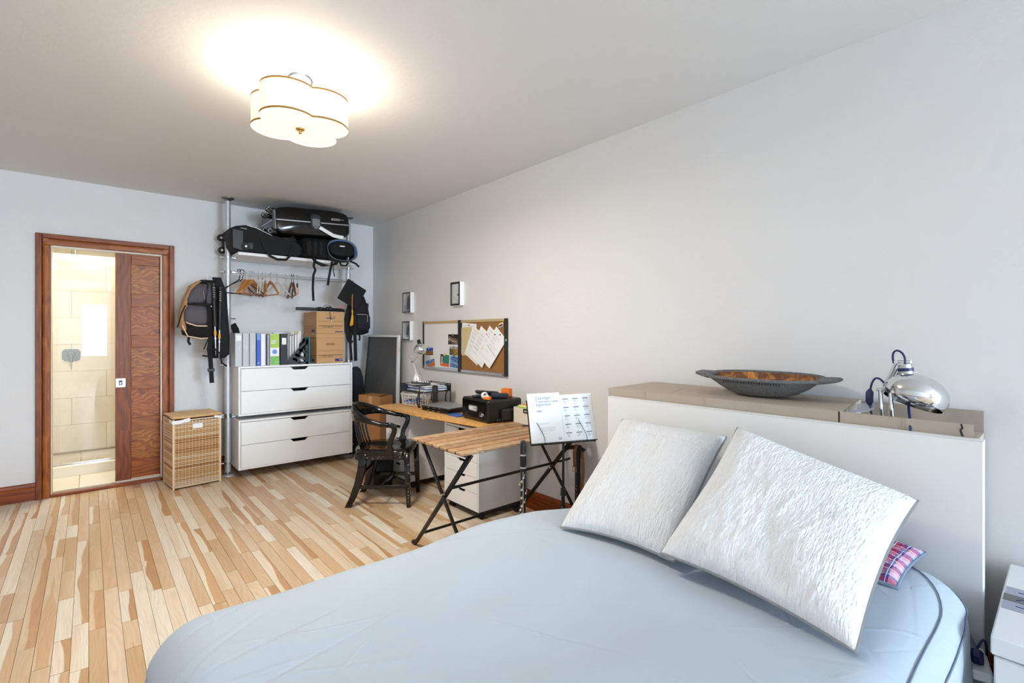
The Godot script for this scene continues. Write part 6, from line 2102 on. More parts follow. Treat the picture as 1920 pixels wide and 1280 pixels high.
func build_music() -> void:
	# music stand
	var A := V(1.885, 0.700, -2.005)
	var Bp := V(2.225, 0.712, -1.812)
	var rt := (Bp - A).normalized()
	var up := (V(0, cos(0.33), 0) + V(0.656, 0, -0.755) * sin(0.33)).normalized()
	up = (up - rt * up.dot(rt)).normalized()
	var nr := rt.cross(up)
	var W := (Bp - A).length()
	var xf := Transform3D(Basis(rt, up, nr), A)
	var t := thing("music_stand", "folding black music stand with wire page holders before the bed", "music stand", V(2.06, 0, -1.93))
	var inv := t.transform.affine_inverse()
	var L := inv * xf
	var b := Mb.new()
	b.box(L * V(W / 2, 0.004, -0.004), V(W, 0.010, 0.006), 0.001, L.basis)
	b.box(L * V(W / 2, 0.006, 0.012), V(W, 0.004, 0.034), 0.001, L.basis)
	b.box(L * V(0.004, 0.13, -0.006), V(0.010, 0.26, 0.004), 0.001, L.basis)
	b.box(L * V(W - 0.02, 0.13, -0.006), V(0.010, 0.26, 0.004), 0.001, L.basis)
	b.box(L * V(W / 2, 0.15, -0.006), V(0.014, 0.29, 0.004), 0.001, L.basis)
	b.box(L * V(-0.014, 0.115, -0.006), V(0.05, 0.010, 0.003), 0.001, L.basis)
	part("desk_frame", b, M.black_metal, t)
	for u in [0.20, 0.84]:
		b = Mb.new()
		b.tube([L * V(W * u, 0.004, 0.026), L * V(W * u, 0.03, 0.028), L * V(W * u - 0.004, 0.05, 0.024), L * V(W * u - 0.032, 0.125, 0.014)], 0.0018, 6)
		b.box(L * V(W * u, 0.004, 0.026), V(0.02, 0.006, 0.012), 0.002, L.basis)
		part("page_holder", b, M.black_metal, t)
	part("shaft", Mb.new().cyl(V(0.01, 0.30, 0.0), V(0.012, 0.70, 0.0), 0.008, 0.007, 12), M.black_metal, t)
	part("lower_tube", Mb.new().cyl(V(0.01, 0.06, 0.0), V(0.01, 0.42, 0.0), 0.011, 0.011, 12), M.black_metal, t)
	part("collar", Mb.new().cyl(V(0.01, 0.40, 0.0), V(0.01, 0.44, 0.0), 0.016, 0.014, 14), M.black_plastic, t)
	part("wing_screw", Mb.new().box(V(0.028, 0.42, 0.0), V(0.02, 0.012, 0.008), 0.002), M.black_plastic, t)
	for a in [0.6, 2.7, 4.8]:
		var d := V(cos(a), 0, sin(a))
		b = Mb.new()
		b.strap([V(0.01, 0.34, 0) + d * 0.014, V(0.01, 0.012, 0) + d * 0.21], 0.014, 0.004, V(-d.z, 0, d.x))
		part("leg", b, M.black_metal, t)
		part("brace", Mb.new().strap([V(0.01, 0.09, 0) + d * 0.012, V(0.01, 0.15, 0) + d * 0.12], 0.010, 0.003, V(-d.z, 0, d.x)), M.black_metal, t)
	# open book: left cover page with its title, right page with a printed index
	t = thing("music_book", "open white clarinet music book on the music stand", "book", A)
	var L2 := Transform3D(xf.basis, Vector3.ZERO)
	part("pages", Mb.new().box(L2 * V(0.102, 0.150, 0.005), V(0.196, 0.292, 0.006), 0.001, L2.basis), M.paper, t)
	part("pages", Mb.new().box(L2 * V(0.298, 0.142, 0.005), V(0.196, 0.276, 0.006), 0.001, L2.basis), M.paper, t)
	var lp := print_page(392, 584, func(im: Image):
		im.fill(Color(0.93, 0.945, 0.96))
		im.fill_rect(Rect2i(95, 155, 60, 4), Color(0.6, 0.64, 0.7))
		for i in 3: im.fill_rect(Rect2i(110, 352 + i * 6, 130 - i * 20, 2), Color(0.72, 0.75, 0.79))
		for i in 6: im.fill_rect(Rect2i(118, 400 + i * 9, 190 - (i % 3) * 12, 3), Color(0.76, 0.79, 0.83))
		im.fill_rect(Rect2i(110, 470, 120, 3), Color(0.7, 0.73, 0.78))
		im.fill_rect(Rect2i(330, 520, 34, 30), Color(0.62, 0.68, 0.76))
		im.fill_rect(Rect2i(338, 524, 18, 12), Color(0.93, 0.945, 0.96)))
	var rp := print_page(392, 552, func(im: Image):
		im.fill(Color(0.915, 0.935, 0.955))
		var r3 := RandomNumberGenerator.new()
		r3.seed = 8
		for row in 5:
			for col in 3:
				var x := 26 + col * 124
				var y := 46 + row * 100
				im.fill_rect(Rect2i(x + 26, y - 20, 10, 8), Color(0.55, 0.6, 0.68))
				im.fill_rect(Rect2i(x, y, 70, 9), Color(0.30, 0.34, 0.42))
				for k in 5: im.fill_rect(Rect2i(x + int(r3.randf_range(4, 20)), y + 18 + k * 8, int(r3.randf_range(14, 52)), 3), Color(0.58, 0.63, 0.70)))
	var pl := Mb.new()
	pl.grid(1, 1, func(u, v): return L2 * V(0.006 + u * 0.192, 0.006 + v * 0.288, 0.0085))
	lp.uv1_scale = Vector3(1, -1, 1)
	rp.uv1_scale = Vector3(1, -1, 1)
	part("left_print", pl, lp, t)
	pl = Mb.new()
	pl.grid(1, 1, func(u, v): return L2 * V(0.202 + u * 0.192, 0.006 + v * 0.272, 0.0085))
	part("right_print", pl, rp, t)
	words("Clarinet", 0.026, M.ink_grey, t, Transform3D(L2.basis, L2 * V(0.052, 0.266, 0.009)))
	words("Preparatory Level", 0.017, M.ink_grey, t, Transform3D(L2.basis, L2 * V(0.052, 0.246, 0.009)))
	words("Repertoire", 0.019, M.ink_grey, t, Transform3D(L2.basis, L2 * V(0.052, 0.228, 0.009)))
	words("PART", 0.014, M.ink, t, Transform3D(L2.basis, L2 * V(0.052, 0.190, 0.009)))
	# clarinet standing on a peg
	t = thing("clarinet", "black clarinet with silver keys standing between table and bed", "clarinet", V(1.752, 0, -1.925))
	part("peg_base", Mb.new().lathe([Vector2(0.075, 0), Vector2(0.075, 0.008), Vector2(0.02, 0.02), Vector2(0.012, 0.06), Vector2(0, 0.06)], Transform3D.IDENTITY, 24), M.black_plastic, t)
	b = Mb.new()
	b.lathe([Vector2(0.032, 0.03), Vector2(0.027, 0.05), Vector2(0.018, 0.09), Vector2(0.0145, 0.13), Vector2(0.0145, 0.30), Vector2(0.014, 0.50), Vector2(0.0145, 0.62), Vector2(0.017, 0.63), Vector2(0.017, 0.685), Vector2(0.0155, 0.69), Vector2(0.0145, 0.73), Vector2(0.013, 0.762), Vector2(0, 0.762)], Transform3D.IDENTITY, 24)
	part("body", b, M.black_satin, t)
	for y in [0.13, 0.335, 0.62, 0.687]: part("silver_ring", Mb.new().cyl(V(0, y - 0.004, 0), V(0, y + 0.004, 0), 0.0185, 0.0185, 20), M.chrome, t)
	rng.seed = 9
	for i in 20:
		var y := 0.16 + i * 0.0215
		if absf(y - 0.335) < 0.015: continue
		var a := rng.randf_range(1.2, 5.2)
		var d := V(cos(a), 0, -sin(a)) if i % 2 else V(-0.9, 0, 0.43)
		var k := Mb.new()
		k.cyl(V(0, y, 0) + d * 0.013, V(0, y, 0) + d * 0.021, 0.0065, 0.0065, 10)
		k.tube([V(0, y, 0) + d * 0.02, V(0, y + 0.02, 0) + d.rotated(Vector3.UP, 0.5) * 0.019], 0.0016, 5)
		part("key", k, M.chrome, t)
	part("key_rod", Mb.new().cyl(V(-0.015, 0.15, 0.012), V(-0.015, 0.32, 0.012), 0.002, 0.002, 6), M.chrome, t)
	part("key_rod", Mb.new().cyl(V(-0.012, 0.35, 0.014), V(-0.012, 0.60, 0.014), 0.002, 0.002, 6), M.chrome, t)
	# cane with T handle and leather strap, against the wall
	t = thing("strapped_cane", "black instrument with brown leather strap against the wall", "cane", V(2.46, 0, -2.16))
	part("body", Mb.new().cyl(V(0.0, 0.0, 0.0), V(0.0, 0.56, 0.0), 0.021, 0.019, 18), M.black_satin, t)
	part("crossbar", Mb.new().tube([V(-0.02, 0.565, -0.075), V(0, 0.572, -0.04), V(0, 0.575, 0.03), V(0, 0.565, 0.055)], 0.014, 10), M.black_plastic, t)
	part("crossbar_knob", Mb.new().lathe([Vector2(0, -0.02), Vector2(0.018, -0.01), Vector2(0.019, 0.008), Vector2(0, 0.02)], Transform3D(Basis.IDENTITY, V(-0.02, 0.565, -0.078)), 14), M.black_plastic, t)
	part("leather_strap", Mb.new().strap([V(-0.024, 0.45, -0.005), V(-0.026, 0.55, -0.005), V(-0.012, 0.594, 0.0), V(0.01, 0.59, 0.01), V(0.01, 0.50, 0.035), V(-0.005, 0.42, 0.05), V(-0.01, 0.36, 0.048), V(-0.008, 0.30, 0.04)], 0.024, 0.004, V(0.2, 0, 1)), M.leather, t, "brown leather strap")
	part("strap_buckle", Mb.new().tube([V(-0.03, 0.45, -0.02), V(-0.03, 0.45, 0.012), V(-0.03, 0.42, 0.012), V(-0.03, 0.42, -0.02)], 0.0025, 6, 1.0, Vector3.ZERO, true), M.brass, t)
	for y in [0.27, 0.30, 0.325]: part("key", Mb.new().tube([V(-0.024, y, -0.012), V(-0.028, y + 0.012, 0.0), V(-0.024, y, 0.012)], 0.0022, 6), M.brass, t)


func build_bed() -> void:
	# frame, mattress and headboard belong to the bed; bedding lies on it
	var t := thing("bed", "low bed with plain white headboard", "bed", Vector3.ZERO)
	var hb := Mb.new()
	hb.box(V(2.2175, 0.4915, -0.9485), V(0.035, 0.977, 1.525), 0.003)
	part("headboard", hb, M.white_lacquer, t)
	part("headboard_cap", Mb.new().box(V(2.2175, 0.9815, -0.9485), V(0.036, 0.003, 1.527), 0.001), M.white_satin, t)
	for z in [-1.64, -0.262]: part("side_rail", Mb.new().box(V(1.19, 0.22, z), V(2.0, 0.18, 0.022), 0.003), M.white_satin, t)
	part("foot_rail", Mb.new().box(V(0.20, 0.22, -0.951), V(0.022, 0.18, 1.4), 0.003), M.white_satin, t)
	for x in [0.24, 1.2]:
		for z in [-1.60, -0.30]: part("leg", Mb.new().box(V(x, 0.065, z), V(0.05, 0.13, 0.05), 0.004), M.white_satin, t)
	part("slatted_base", Mb.new().box(V(1.2, 0.27, -0.951), V(1.96, 0.02, 1.34)), M.pine, t)
	part("mattress", Mb.new().box(V(1.205, 0.385, -0.951), V(1.92, 0.21, 1.33), 0.04), M.duvet_under, t)
	# duvet: flat top that rolls over foot, sides and head end
	var n3 := noise(0.8, 1, 83)
	var x0 := 0.105
	var x1 := 2.135
	var za := -1.645
	var zb := -0.205
	var top := 0.556
	var r := 0.13
	var hang := 0.33
	var reach := r * PI / 2 + hang
	var wrap := func(px: float, pz: float) -> Vector3:
		var qx := clampf(px, x0 + r, x1 - r)
		var qz := clampf(pz, za + r, zb - r)
		var v := Vector2(px - qx, pz - qz)
		var d := v.length()
		var dir := v / d if d > 1e-6 else Vector2.ZERO
		var p: Vector3
		if d < r * PI / 2:
			var a := d / r
			p = V(qx + dir.x * r * sin(a), top - r * (1.0 - cos(a)), qz + dir.y * r * sin(a))
		else:
			var drop := minf(d - r * PI / 2, hang)
			var along := qx * 9.0 + qz * 9.0 + atan2(dir.y, dir.x) * 3.0
			var fold := sin(along * 2.3 + n3.get_noise_2d(px * 2.0, pz * 2.0) * 4.0) * 0.018 * smoothstep(0.0, 0.2, drop)
			var flare := drop * 0.06 if dir.x < 0.5 else 0.0
			p = V(qx + dir.x * (r + minf(fold, 0.004 if dir.x > 0.5 else 1.0) + flare), top - r - drop, qz + dir.y * (r + fold + flare))
		# soft filling; it thins out at the far side by the pillows
		var soft := n3.get_noise_2d(px * 1.1, pz * 1.1) * 0.016
		soft += n3.get_noise_2d(px * 3.4 + 9.0, pz * 3.4) * 0.0045
		var w := 1.0 if d < r * 1.2 else 0.4
		var sag := -0.075 * smoothstep(1.25, 2.0, px) * smoothstep(-1.1, -1.6, pz)
		var tilt := minf(d / r, PI / 2)
		return p + V(dir.x * sin(tilt), cos(tilt), dir.y * sin(tilt)) * soft * w + V(0, sag, 0)
	var dv := func(pu: float, pv: float) -> Vector3:
		return wrap.call(lerpf(x0 + r - reach, x1 - r + r * PI / 2 + 0.10, pu), lerpf(za + r - reach, zb - r + reach, pv))
	var du := Mb.new()
	du.grid(240, 220, dv, 1.0, 1.0, true)
	M.duvet.heightmap_texture = creases()
	M.duvet.heightmap_scale = 0.55
	M.duvet.uv1_triplanar = false
	M.duvet.uv1_scale = Vector3.ONE
	var o := single("duvet", du, M.duvet, "pale grey blue duvet spread over the bed", "duvet")
	# dark tubes paint the shaded hemline grooves along head end and near corner
	for inset: float in [0.045, 0.125]:
		var hem_shade := []
		var rc := 0.30
		var hx := x1 - r + r * PI / 2 - inset + 0.02
		var hz := zb - r + r * PI / 2 - inset + 0.02
		for i in 12: hem_shade.append(wrap.call(hx, lerpf(-0.95, hz - rc, i / 11.0)) + V(0.003, 0.003, 0))
		for i in 14:
			var a := PI / 2 * (i + 1) / 14.0
			hem_shade.append(wrap.call(hx - rc + cos(a) * rc, hz - rc + sin(a) * rc) + V(0.002, 0.003, 0.002))
		for i in 10: hem_shade.append(wrap.call(lerpf(hx - rc, 1.25, (i + 1) / 10.0), hz) + V(0, 0.002, 0.003))
		part("hem_shade_line", Mb.new().tube(hem_shade, 0.0022, 6), M.hem_shade, o)
	# sheets tucked in at the corner by the headboard
	var sh := Mb.new()
	sh.grid(16, 12, func(u: float, v: float):
		var x := lerpf(2.06, 2.165, v)
		var z := lerpf(-0.42, -0.225, u)
		return V(x + sin(u * 9.0) * 0.008, 0.475 + 0.055 * sin(u * 3.0 + v * 2.0) - 0.10 * pow(u, 2.5) + 0.012 * sin(u * 17.0 + v * 6.0), z + v * 0.03), 1.0, 1.0)
	single("bed_sheet", sh, M.duvet_under, "crumpled blue grey bed sheet bunched at the headboard corner", "sheet")
	# pillows: bottom left, bottom right, top right, top left
	pillow([V(1.40, 0.572, -1.318), V(1.465, 0.575, -0.865), V(2.125, 0.875, -1.00), V(2.11, 0.885, -1.54)], 0.075, 1, "white quilted pillow with a stitched seam leaning on the headboard", true)
	pillow([V(1.43, 0.605, -0.892), V(1.385, 0.568, -0.338), V(2.085, 0.775, -0.335), V(2.09, 0.930, -0.935)], 0.085, 2, "white quilted pillow with slack lower corner leaning on the other", false)
	pillow([V(1.78, 0.575, -0.66), V(1.84, 0.565, -0.345), V(2.15, 0.585, -0.325), V(2.15, 0.61, -0.66)], 0.03, 3, "pink and navy plaid pillow tucked behind the white pillow", false)
	# white storage box at the right of the headboard
	t = thing("white_storage_box", "white lidded storage box standing beside the headboard", "box", V(2.205, 0, 0.16))
	part("body", Mb.new().box(V(0, 0.22, 0), V(0.63, 0.44, 0.60), 0.004), M.white_satin, t)
	part("lid", Mb.new().box(V(0, 0.472, 0), V(0.645, 0.052, 0.612), 0.004), M.white_satin, t)
	var tp := part("tape_label", Mb.new().box(V(-0.01, 0.4988, -0.262), V(0.19, 0.0012, 0.075)), M.binder_lilac, t, "grey tape label stuck on the lid")
	part("tape_band", Mb.new().box(V(-0.01, 0.4997, -0.262), V(0.055, 0.0012, 0.078)), M.grey_metal, tp)
	part("tape_mark", Mb.new().box(V(-0.01, 0.5006, -0.262), V(0.004, 0.0008, 0.03), 0.0, Basis(Vector3.UP, 0.9)), M.ink_blue, tp)
	for x in [-0.07, 0.05]: part("tape_mark", Mb.new().box(V(x, 0.4998, -0.262), V(0.004, 0.0008, 0.018)), M.ink_blue, tp)
	# small adapter clipped at the lower corner of the headboard
	t = thing("power_adapter", "small white power strip with navy plug by the headboard foot", "power strip", V(2.10, 0.30, -0.19))
	part("strip", Mb.new().box(V(0, 0.0, 0), V(0.16, 0.03, 0.05), 0.006, Basis(Vector3.UP, 0.2)), M.white_plastic, t)
	part("plug", Mb.new().box(V(-0.03, 0.035, 0.0), V(0.03, 0.05, 0.03), 0.008, Basis(Vector3.BACK, 0.4)), M.cord_navy, t)
	part("cord", Mb.new().tube(bez(V(-0.03, 0.06, 0), V(0.0, 0.12, 0.02), V(0.09, 0.05, 0.02), V(0.095, -0.29, 0.0)), 0.004, 6), M.cord_navy, t)


# relief of ironed-in creases for the duvet cover: long thin lines over fine crumple
func creases() -> ImageTexture:
	var n := 1024
	var h := PackedFloat32Array()
	h.resize(n * n)
	var r2 := RandomNumberGenerator.new()
	r2.seed = 4242
	for k in 150:
		var p := Vector2(r2.randf() * n, r2.randf() * n)
		var a := r2.randf_range(-0.5, 0.5) + (0.9 if r2.randf() < 0.6 else 2.4)
		var ln := r2.randf_range(40.0, 330.0)
		var amp := r2.randf_range(0.15, 0.6) * (1.0 if r2.randf() < 0.7 else -1.0)
		var turn := r2.randf_range(-0.002, 0.002)
		var wide := r2.randf_range(1.2, 2.6)
		var steps := int(ln)
		for i in steps:
			a += turn
			p += Vector2(cos(a), sin(a))
			var fade := sin(PI * i / steps)
			var nx := -sin(a)
			var ny := cos(a)
			for w in range(-5, 6):
				var x := int(p.x + nx * w) & (n - 1)
				var y := int(p.y + ny * w) & (n - 1)
				var v := amp * fade * exp(-w * w / (2.0 * wide * wide))
				if absf(v) > absf(h[y * n + x]): h[y * n + x] = v
	var f := noise(1.0, 2, 88)
	return picture(n, n, func(x: int, y: int):
		var g := 0.5 + h[y * n + x] * 0.45 + f.get_noise_2d(x * 0.02, y * 0.02) * 0.06 + f.get_noise_2d(x * 0.35, y * 0.35) * 0.012
		return Color(g, g, g))


func pillow(c: Array, fat: float, sd: int, label: String, seam: bool) -> void:
	var n1 := noise(2.2, 3, 90 + sd)
	var n2 := noise(7.0, 1, 95 + sd)
	var nrm: Vector3 = (c[1] - c[0]).cross(c[3] - c[0]).normalized()
	if nrm.y < 0.0: nrm = -nrm
	var f := func(u: float, v: float, side: float) -> Vector3:
		# corners poke out, edges draw in
		var uu := u * 2.0 - 1.0
		var vv := v * 2.0 - 1.0
		var pull := 0.035
		var us := u - pull * uu * (1.0 - vv * vv) * absf(uu)
		var vs := v - pull * vv * (1.0 - uu * uu) * absf(vv)
		var p: Vector3 = c[0].lerp(c[1], us).lerp(c[3].lerp(c[2], us), vs)
		var th := fat * pow(maxf(0.0, 1.0 - pow(absf(uu), 3.6)), 0.5) * pow(maxf(0.0, 1.0 - pow(absf(vv), 3.6)), 0.5)
		var w := n1.get_noise_2d(u * 0.9, v * 0.9) * 0.010 + pow(1.0 - absf(n2.get_noise_2d(u * 0.9, v * 0.25)), 5.0) * 0.002 + n2.get_noise_2d(u * 5.0, v * 1.6 + 20.0) * 0.0016
		var edge := smoothstep(0.0, 0.18, 1.0 - maxf(absf(uu), absf(vv)))
		if sd == 2: w += sin((u * 0.9 + v * 0.5) * 9.0 + n1.get_noise_2d(u, v) * 3.0) * 0.005 * smoothstep(0.6, 0.1, v)
		if seam: w -= 0.006 * exp(-pow((v - 0.82 + 0.03 * sin(u * 2.5)) * 60.0, 2.0))
		return p + nrm * side * (th * (1.0 if side > 0.0 else 0.55) + w * edge * (1.0 if side > 0.0 else 0.0) + 0.003)
	var b := Mb.new()
	b.grid(120, 120, func(u, v): return f.call(u, v, 1.0), 1.0, 1.0)
	b.grid(40, 40, func(u, v): return f.call(u, v, -1.0), 1.0, 1.0, true)
	var o := single("pillow", b, M.pillow if sd < 3 else M.plaid, label, "pillow", "pillows on the bed")
	# piped edge
	var rim := []
	for i in 96:
		var s := i / 24.0
		var k := int(s)
		var q := s - k
		var uv: Vector2 = [Vector2(q, 0), Vector2(1, q), Vector2(1 - q, 1), Vector2(0, 1 - q)][k]
		rim.append(f.call(uv.x, uv.y, 0.0))
	part("piping", Mb.new().tube(rim, 0.0055, 8, 1.0, Vector3.ZERO, true), M.pillow if sd < 3 else M.duvet_under, o)


func build_headboard_things() -> void:
	# long flattened cartons wedged between headboard and wall
	var t := thing("long_carton", "long grey brown carton wedged between headboard and wall", "box", V(2.40, 0, 0))
	var b := Mb.new()
	# closed part: top with pulled-in left end
	var prof := []
	for q in [[-1.735, 0.0], [-1.69, 0.022], [-1.63, 0.034], [-0.60, 0.034]]: prof.append(q)
	for i in prof.size() - 1:
		var z0: float = prof[i][0]
		var z1: float = prof[i + 1][0]
		var h0: float = 1.018 + prof[i][1] * 0.9
		var h1: float = 1.018 + prof[i + 1][1] * 0.9
		b.quad(V(-0.16, 1.026, z0), V(-0.16, 1.026, z1), V(0.14, h1, z1), V(0.14, h0, z0))
		b.quad(V(-0.16, 0.0, z0), V(-0.16, 0.0, z1), V(-0.16, 1.026, z1), V(-0.16, 1.026, z0))
		b.quad(V(0.14, 0.0, z1), V(0.14, 0.0, z0), V(0.14, h0, z0), V(0.14, h1, z1))
	b.quad(V(-0.16, 0, -1.735), V(-0.16, 1.026, -1.735), V(0.14, 1.018, -1.735), V(0.14, 0, -1.735))
	b.quad(V(0.14, 0, -0.60), V(0.14, 1.048, -0.60), V(-0.16, 1.026, -0.60), V(-0.16, 0, -0.60))
	b.quad(V(-0.16, 0, -1.735), V(0.14, 0, -1.735), V(0.14, 0, -0.6), V(-0.16, 0, -0.6))
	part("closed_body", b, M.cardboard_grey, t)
	# open end: front and rear walls, floor, torn flaps
	b = Mb.new()
	b.box(V(-0.158, 0.513, -0.41), V(0.004, 1.026, 0.39))
	b.box(V(0.138, 0.521, -0.41), V(0.004, 1.042, 0.39))
	b.box(V(-0.01, 0.96, -0.41), V(0.29, 0.004, 0.38))
	b.box(V(-0.01, 0.48, -0.217), V(0.29, 0.96, 0.004))
	part("open_end", b, M.cardboard_grey, t)
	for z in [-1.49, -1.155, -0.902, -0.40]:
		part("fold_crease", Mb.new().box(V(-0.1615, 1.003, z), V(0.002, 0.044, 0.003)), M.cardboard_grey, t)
		if z < -0.5:
			var fl := Mb.new()
			fl.tri(V(-0.1612, 0.98, z - 0.055), V(-0.1612, 0.98, z - 0.002), V(-0.1612, 1.024, z - 0.003))
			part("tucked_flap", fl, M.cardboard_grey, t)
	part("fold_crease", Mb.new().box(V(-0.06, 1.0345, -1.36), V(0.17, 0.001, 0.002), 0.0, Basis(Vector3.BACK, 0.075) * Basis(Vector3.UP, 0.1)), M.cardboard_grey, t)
	part("torn_edge", Mb.new().tube([V(-0.158, 1.026, -0.245), V(-0.160, 1.012, -0.242), V(-0.161, 1.004, -0.247), V(-0.161, 0.985, -0.241)], 0.003, 5), M.ink, t)
	part("torn_flap", Mb.new().strap([V(-0.15, 1.022, -0.575), V(-0.10, 1.024, -0.555), V(-0.06, 1.03, -0.54), V(-0.02, 1.05, -0.545)], 0.06, 0.002, V(0, 0.2, 1)), M.binder_lilac, t)
	# carved wooden trough
	t = thing("dough_trough", "old carved wooden dough trough with side handles on the carton", "trough", V(2.40, 1.0385, -0.955))
	t.rotation.z = deg_to_rad(6.5)
	t.position.y += 0.012
	var secs := [[0.0, 0.0, 0.0], [0.0, 0.115, 0.055], [0.012, 0.155, 0.070], [0.035, 0.195, 0.088], [0.062, 0.232, 0.106], [0.082, 0.262, 0.118]]
	var shell := func(k: float, lift: float, rev: bool) -> Mb:
		var m := Mb.new()
		m.smooth(true)
		var n := 48
		for i in secs.size() - 1:
			for j in n:
				var a0 := TAU * j / n
				var a1 := TAU * (j + 1) / n
				var g := func(s: Array, a: float) -> Vector3:
					var c := signf(cos(a)) * pow(absf(cos(a)), 0.8)
					var sn := signf(sin(a)) * pow(absf(sin(a)), 0.8)
					return V(sn * maxf(0.0, s[2] - k * 1.0), s[0] + lift * (1.0 - s[0] / 0.082), c * maxf(0.0, s[1] - k))
				var q := [g.call(secs[i], a0), g.call(secs[i], a1), g.call(secs[i + 1], a1), g.call(secs[i + 1], a0)]
				if rev: m.quad(q[3], q[2], q[1], q[0])
				else: m.quad(q[0], q[1], q[2], q[3])
		return m
	part("outside", shell.call(0.0, 0.0, false), M.trough_outside, t)
	part("hollow", shell.call(0.014, 0.012, true), M.trough_inside, t)
	var rim := []
	for j in 48:
		var a := TAU * j / 48
		rim.append(V(signf(sin(a)) * pow(absf(sin(a)), 0.8) * 0.112, 0.083, signf(cos(a)) * pow(absf(cos(a)), 0.8) * 0.256))
	part("rim", Mb.new().tube(rim, 0.0085, 8, 1.0, Vector3.ZERO, true), M.trough_outside, t)
	for s in [-1.0, 1.0]:
		part("handle", Mb.new().loft([[V(0, 0.078, s * 0.235), V(0.07, 0, 0), V(0, 0.010, 0)], [V(0, 0.083, s * 0.275), V(0.055, 0, 0), V(0, 0.010, 0)], [V(0, 0.087, s * 0.31), V(0.04, 0, 0), V(0, 0.008, 0)], [V(0, 0.088, s * 0.322), V(0.02, 0, 0), V(0, 0.004, 0)]], 3.0, 18), M.trough_outside, t)
	for i in 22: part("tool_mark", Mb.new().box(V(-0.117, 0.071, -0.13 + i * 0.0118), V(0.004, 0.009, 0.004), 0.001), M.ink, t)
	# chrome clamp lamp standing in the open end of the carton
	t = thing("chrome_bedside_lamp", "chrome reading lamp with globe shade and navy cord by the bed", "lamp", V(2.36, 0.963, -0.47))
	part("base", Mb.new().lathe([Vector2(0.07, 0), Vector2(0.07, 0.010), Vector2(0.05, 0.016), Vector2(0, 0.018)], Transform3D.IDENTITY, 24), M.chrome, t)
	for z in [-0.02, 0.012]: part("upright", Mb.new().cyl(V(0, 0.012, z), V(0, 0.150, z - 0.004), 0.0085, 0.007, 14), M.chrome, t)
	part("pivot", Mb.new().cyl(V(0, 0.150, -0.036), V(0, 0.150, 0.024), 0.007, 0.007, 14), M.chrome, t)
	b = Mb.new()
	for q in [-0.009, 0.009]:
		b.cyl(V(q, 0.150, -0.018), V(q, 0.262, 0.028), 0.0038, 0.0038, 10)
		b.cyl(V(q, 0.166, 0.006), V(q, 0.255, 0.045), 0.0038, 0.0038, 10)
	part("arm_rod", b, M.chrome, t)
	part("spring", Mb.new().cyl(V(0, 0.165, -0.004), V(0, 0.235, 0.026), 0.006, 0.006, 10), M.brushed, t)
	b = Mb.new()
	b.cyl(V(-0.018, 0.262, 0.028), V(0.018, 0.262, 0.028), 0.007, 0.007, 12)
	b.cyl(V(-0.016, 0.252, 0.046), V(0.016, 0.252, 0.046), 0.007, 0.007, 12)
	b.box(V(0, 0.262, 0.048), V(0.012, 0.012, 0.05), 0.003)
	part("knuckle", b, M.chrome, t)
	part("arm_bolt", Mb.new().cyl(V(-0.024, 0.172, -0.014), V(0.024, 0.172, 0.006), 0.005, 0.005, 10), M.chrome, t)
	b = Mb.new()
	# flattened globe shade, its mouth turned down and away from the bed
	var hx := Transform3D(Basis(V(0.319, 0.906, 0.277).cross(Vector3.BACK).normalized() * -1.0, V(0.319, 0.906, 0.277).normalized(), Vector3.BACK).orthonormalized(), V(-0.005, 0.138, 0.085))
	var dome := []
	for i in 19:
		var a := deg_to_rad(-24.0 + 106.0 * i / 18.0)
		dome.append(Vector2(cos(a) * 0.1, sin(a) * 0.078))
	b.lathe(dome, hx, 48)
	var inn := []
	for p in dome: inn.append(p * 0.975)
	inn.reverse()
	b.lathe(inn, hx, 48)
	part("lamp_shade", b, M.chrome, t)
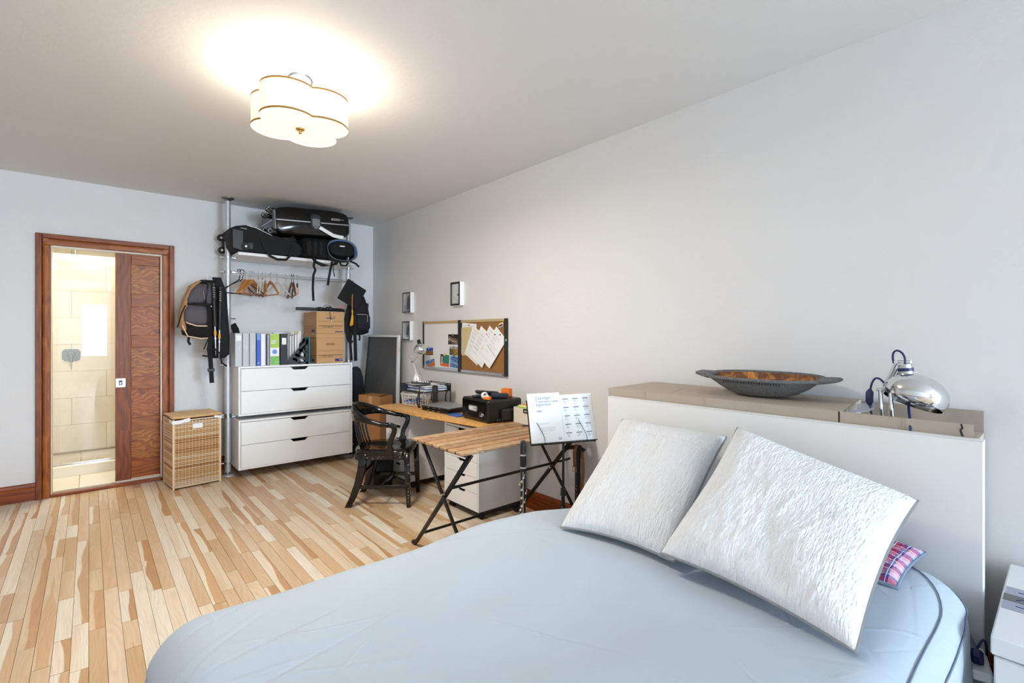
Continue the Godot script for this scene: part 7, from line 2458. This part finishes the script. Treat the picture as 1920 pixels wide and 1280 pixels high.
	part("bulb", Mb.new().lathe([Vector2(0, -0.025), Vector2(0.018, -0.02), Vector2(0.027, -0.002), Vector2(0.024, 0.02), Vector2(0.014, 0.04), Vector2(0.013, 0.06)], hx, 20), M.white_plastic, t)
	var sx := Transform3D(Basis(Vector3.RIGHT, deg_to_rad(-6.0)), V(-0.004, 0.13, 0.066))
	hx = sx
	part("socket", Mb.new().cyl(hx * V(0, 0.076, 0), hx * V(0, 0.124, 0), 0.025, 0.022, 22), M.brushed, t)
	part("switch_ring", Mb.new().cyl(hx * V(0, 0.098, 0), hx * V(0, 0.110, 0), 0.0252, 0.0248, 22), M.cord_navy, t, "navy ring round the socket")
	part("switch_knob", Mb.new().cyl(hx * V(0.015, 0.09, 0.018), hx * V(0.022, 0.09, 0.03), 0.004, 0.004, 8), M.chrome, t)
	var s0 := hx * V(0, 0.124, 0)
	part("cord", Mb.new().tube(bez(s0, s0 + V(0, 0.055, 0.01), V(0, 0.335, 0.0), V(0.002, 0.255, 0.018)), 0.0038, 8), M.cord_navy, t, "navy cord")
	part("cord", Mb.new().tube(bez(V(-0.006, 0.175, -0.01), V(-0.01, 0.215, -0.035), V(-0.01, 0.19, -0.05), V(-0.01, 0.145, -0.055)), 0.0038, 8), M.cord_navy, t, "navy cord")
	part("inline_switch", Mb.new().loft([[V(-0.01, 0.15, -0.056), V(0.004, 0, 0), V(0, 0, 0.005)], [V(-0.01, 0.138, -0.057), V(0.009, 0, 0), V(0, 0, 0.013)], [V(-0.01, 0.10, -0.058), V(0.009, 0, 0), V(0, 0, 0.013)], [V(-0.01, 0.085, -0.057), V(0.004, 0, 0), V(0, 0, 0.006)]], 2.6, 16), M.cord_navy, t, "navy cord switch")
	part("cord", Mb.new().tube([V(-0.01, 0.088, -0.057), V(-0.01, 0.05, -0.05), V(-0.01, 0.012, -0.045)], 0.0038, 8), M.cord_navy, t, "navy cord")
	part("cord", Mb.new().tube(bez(V(-0.03, 0.11, 0.07), V(-0.08, 0.09, 0.075), V(-0.10, 0.07, 0.085), V(-0.123, 0.025, 0.09)) + [V(-0.135, -0.05, 0.09)], 0.0045, 8), M.cord_navy, t, "navy cord")
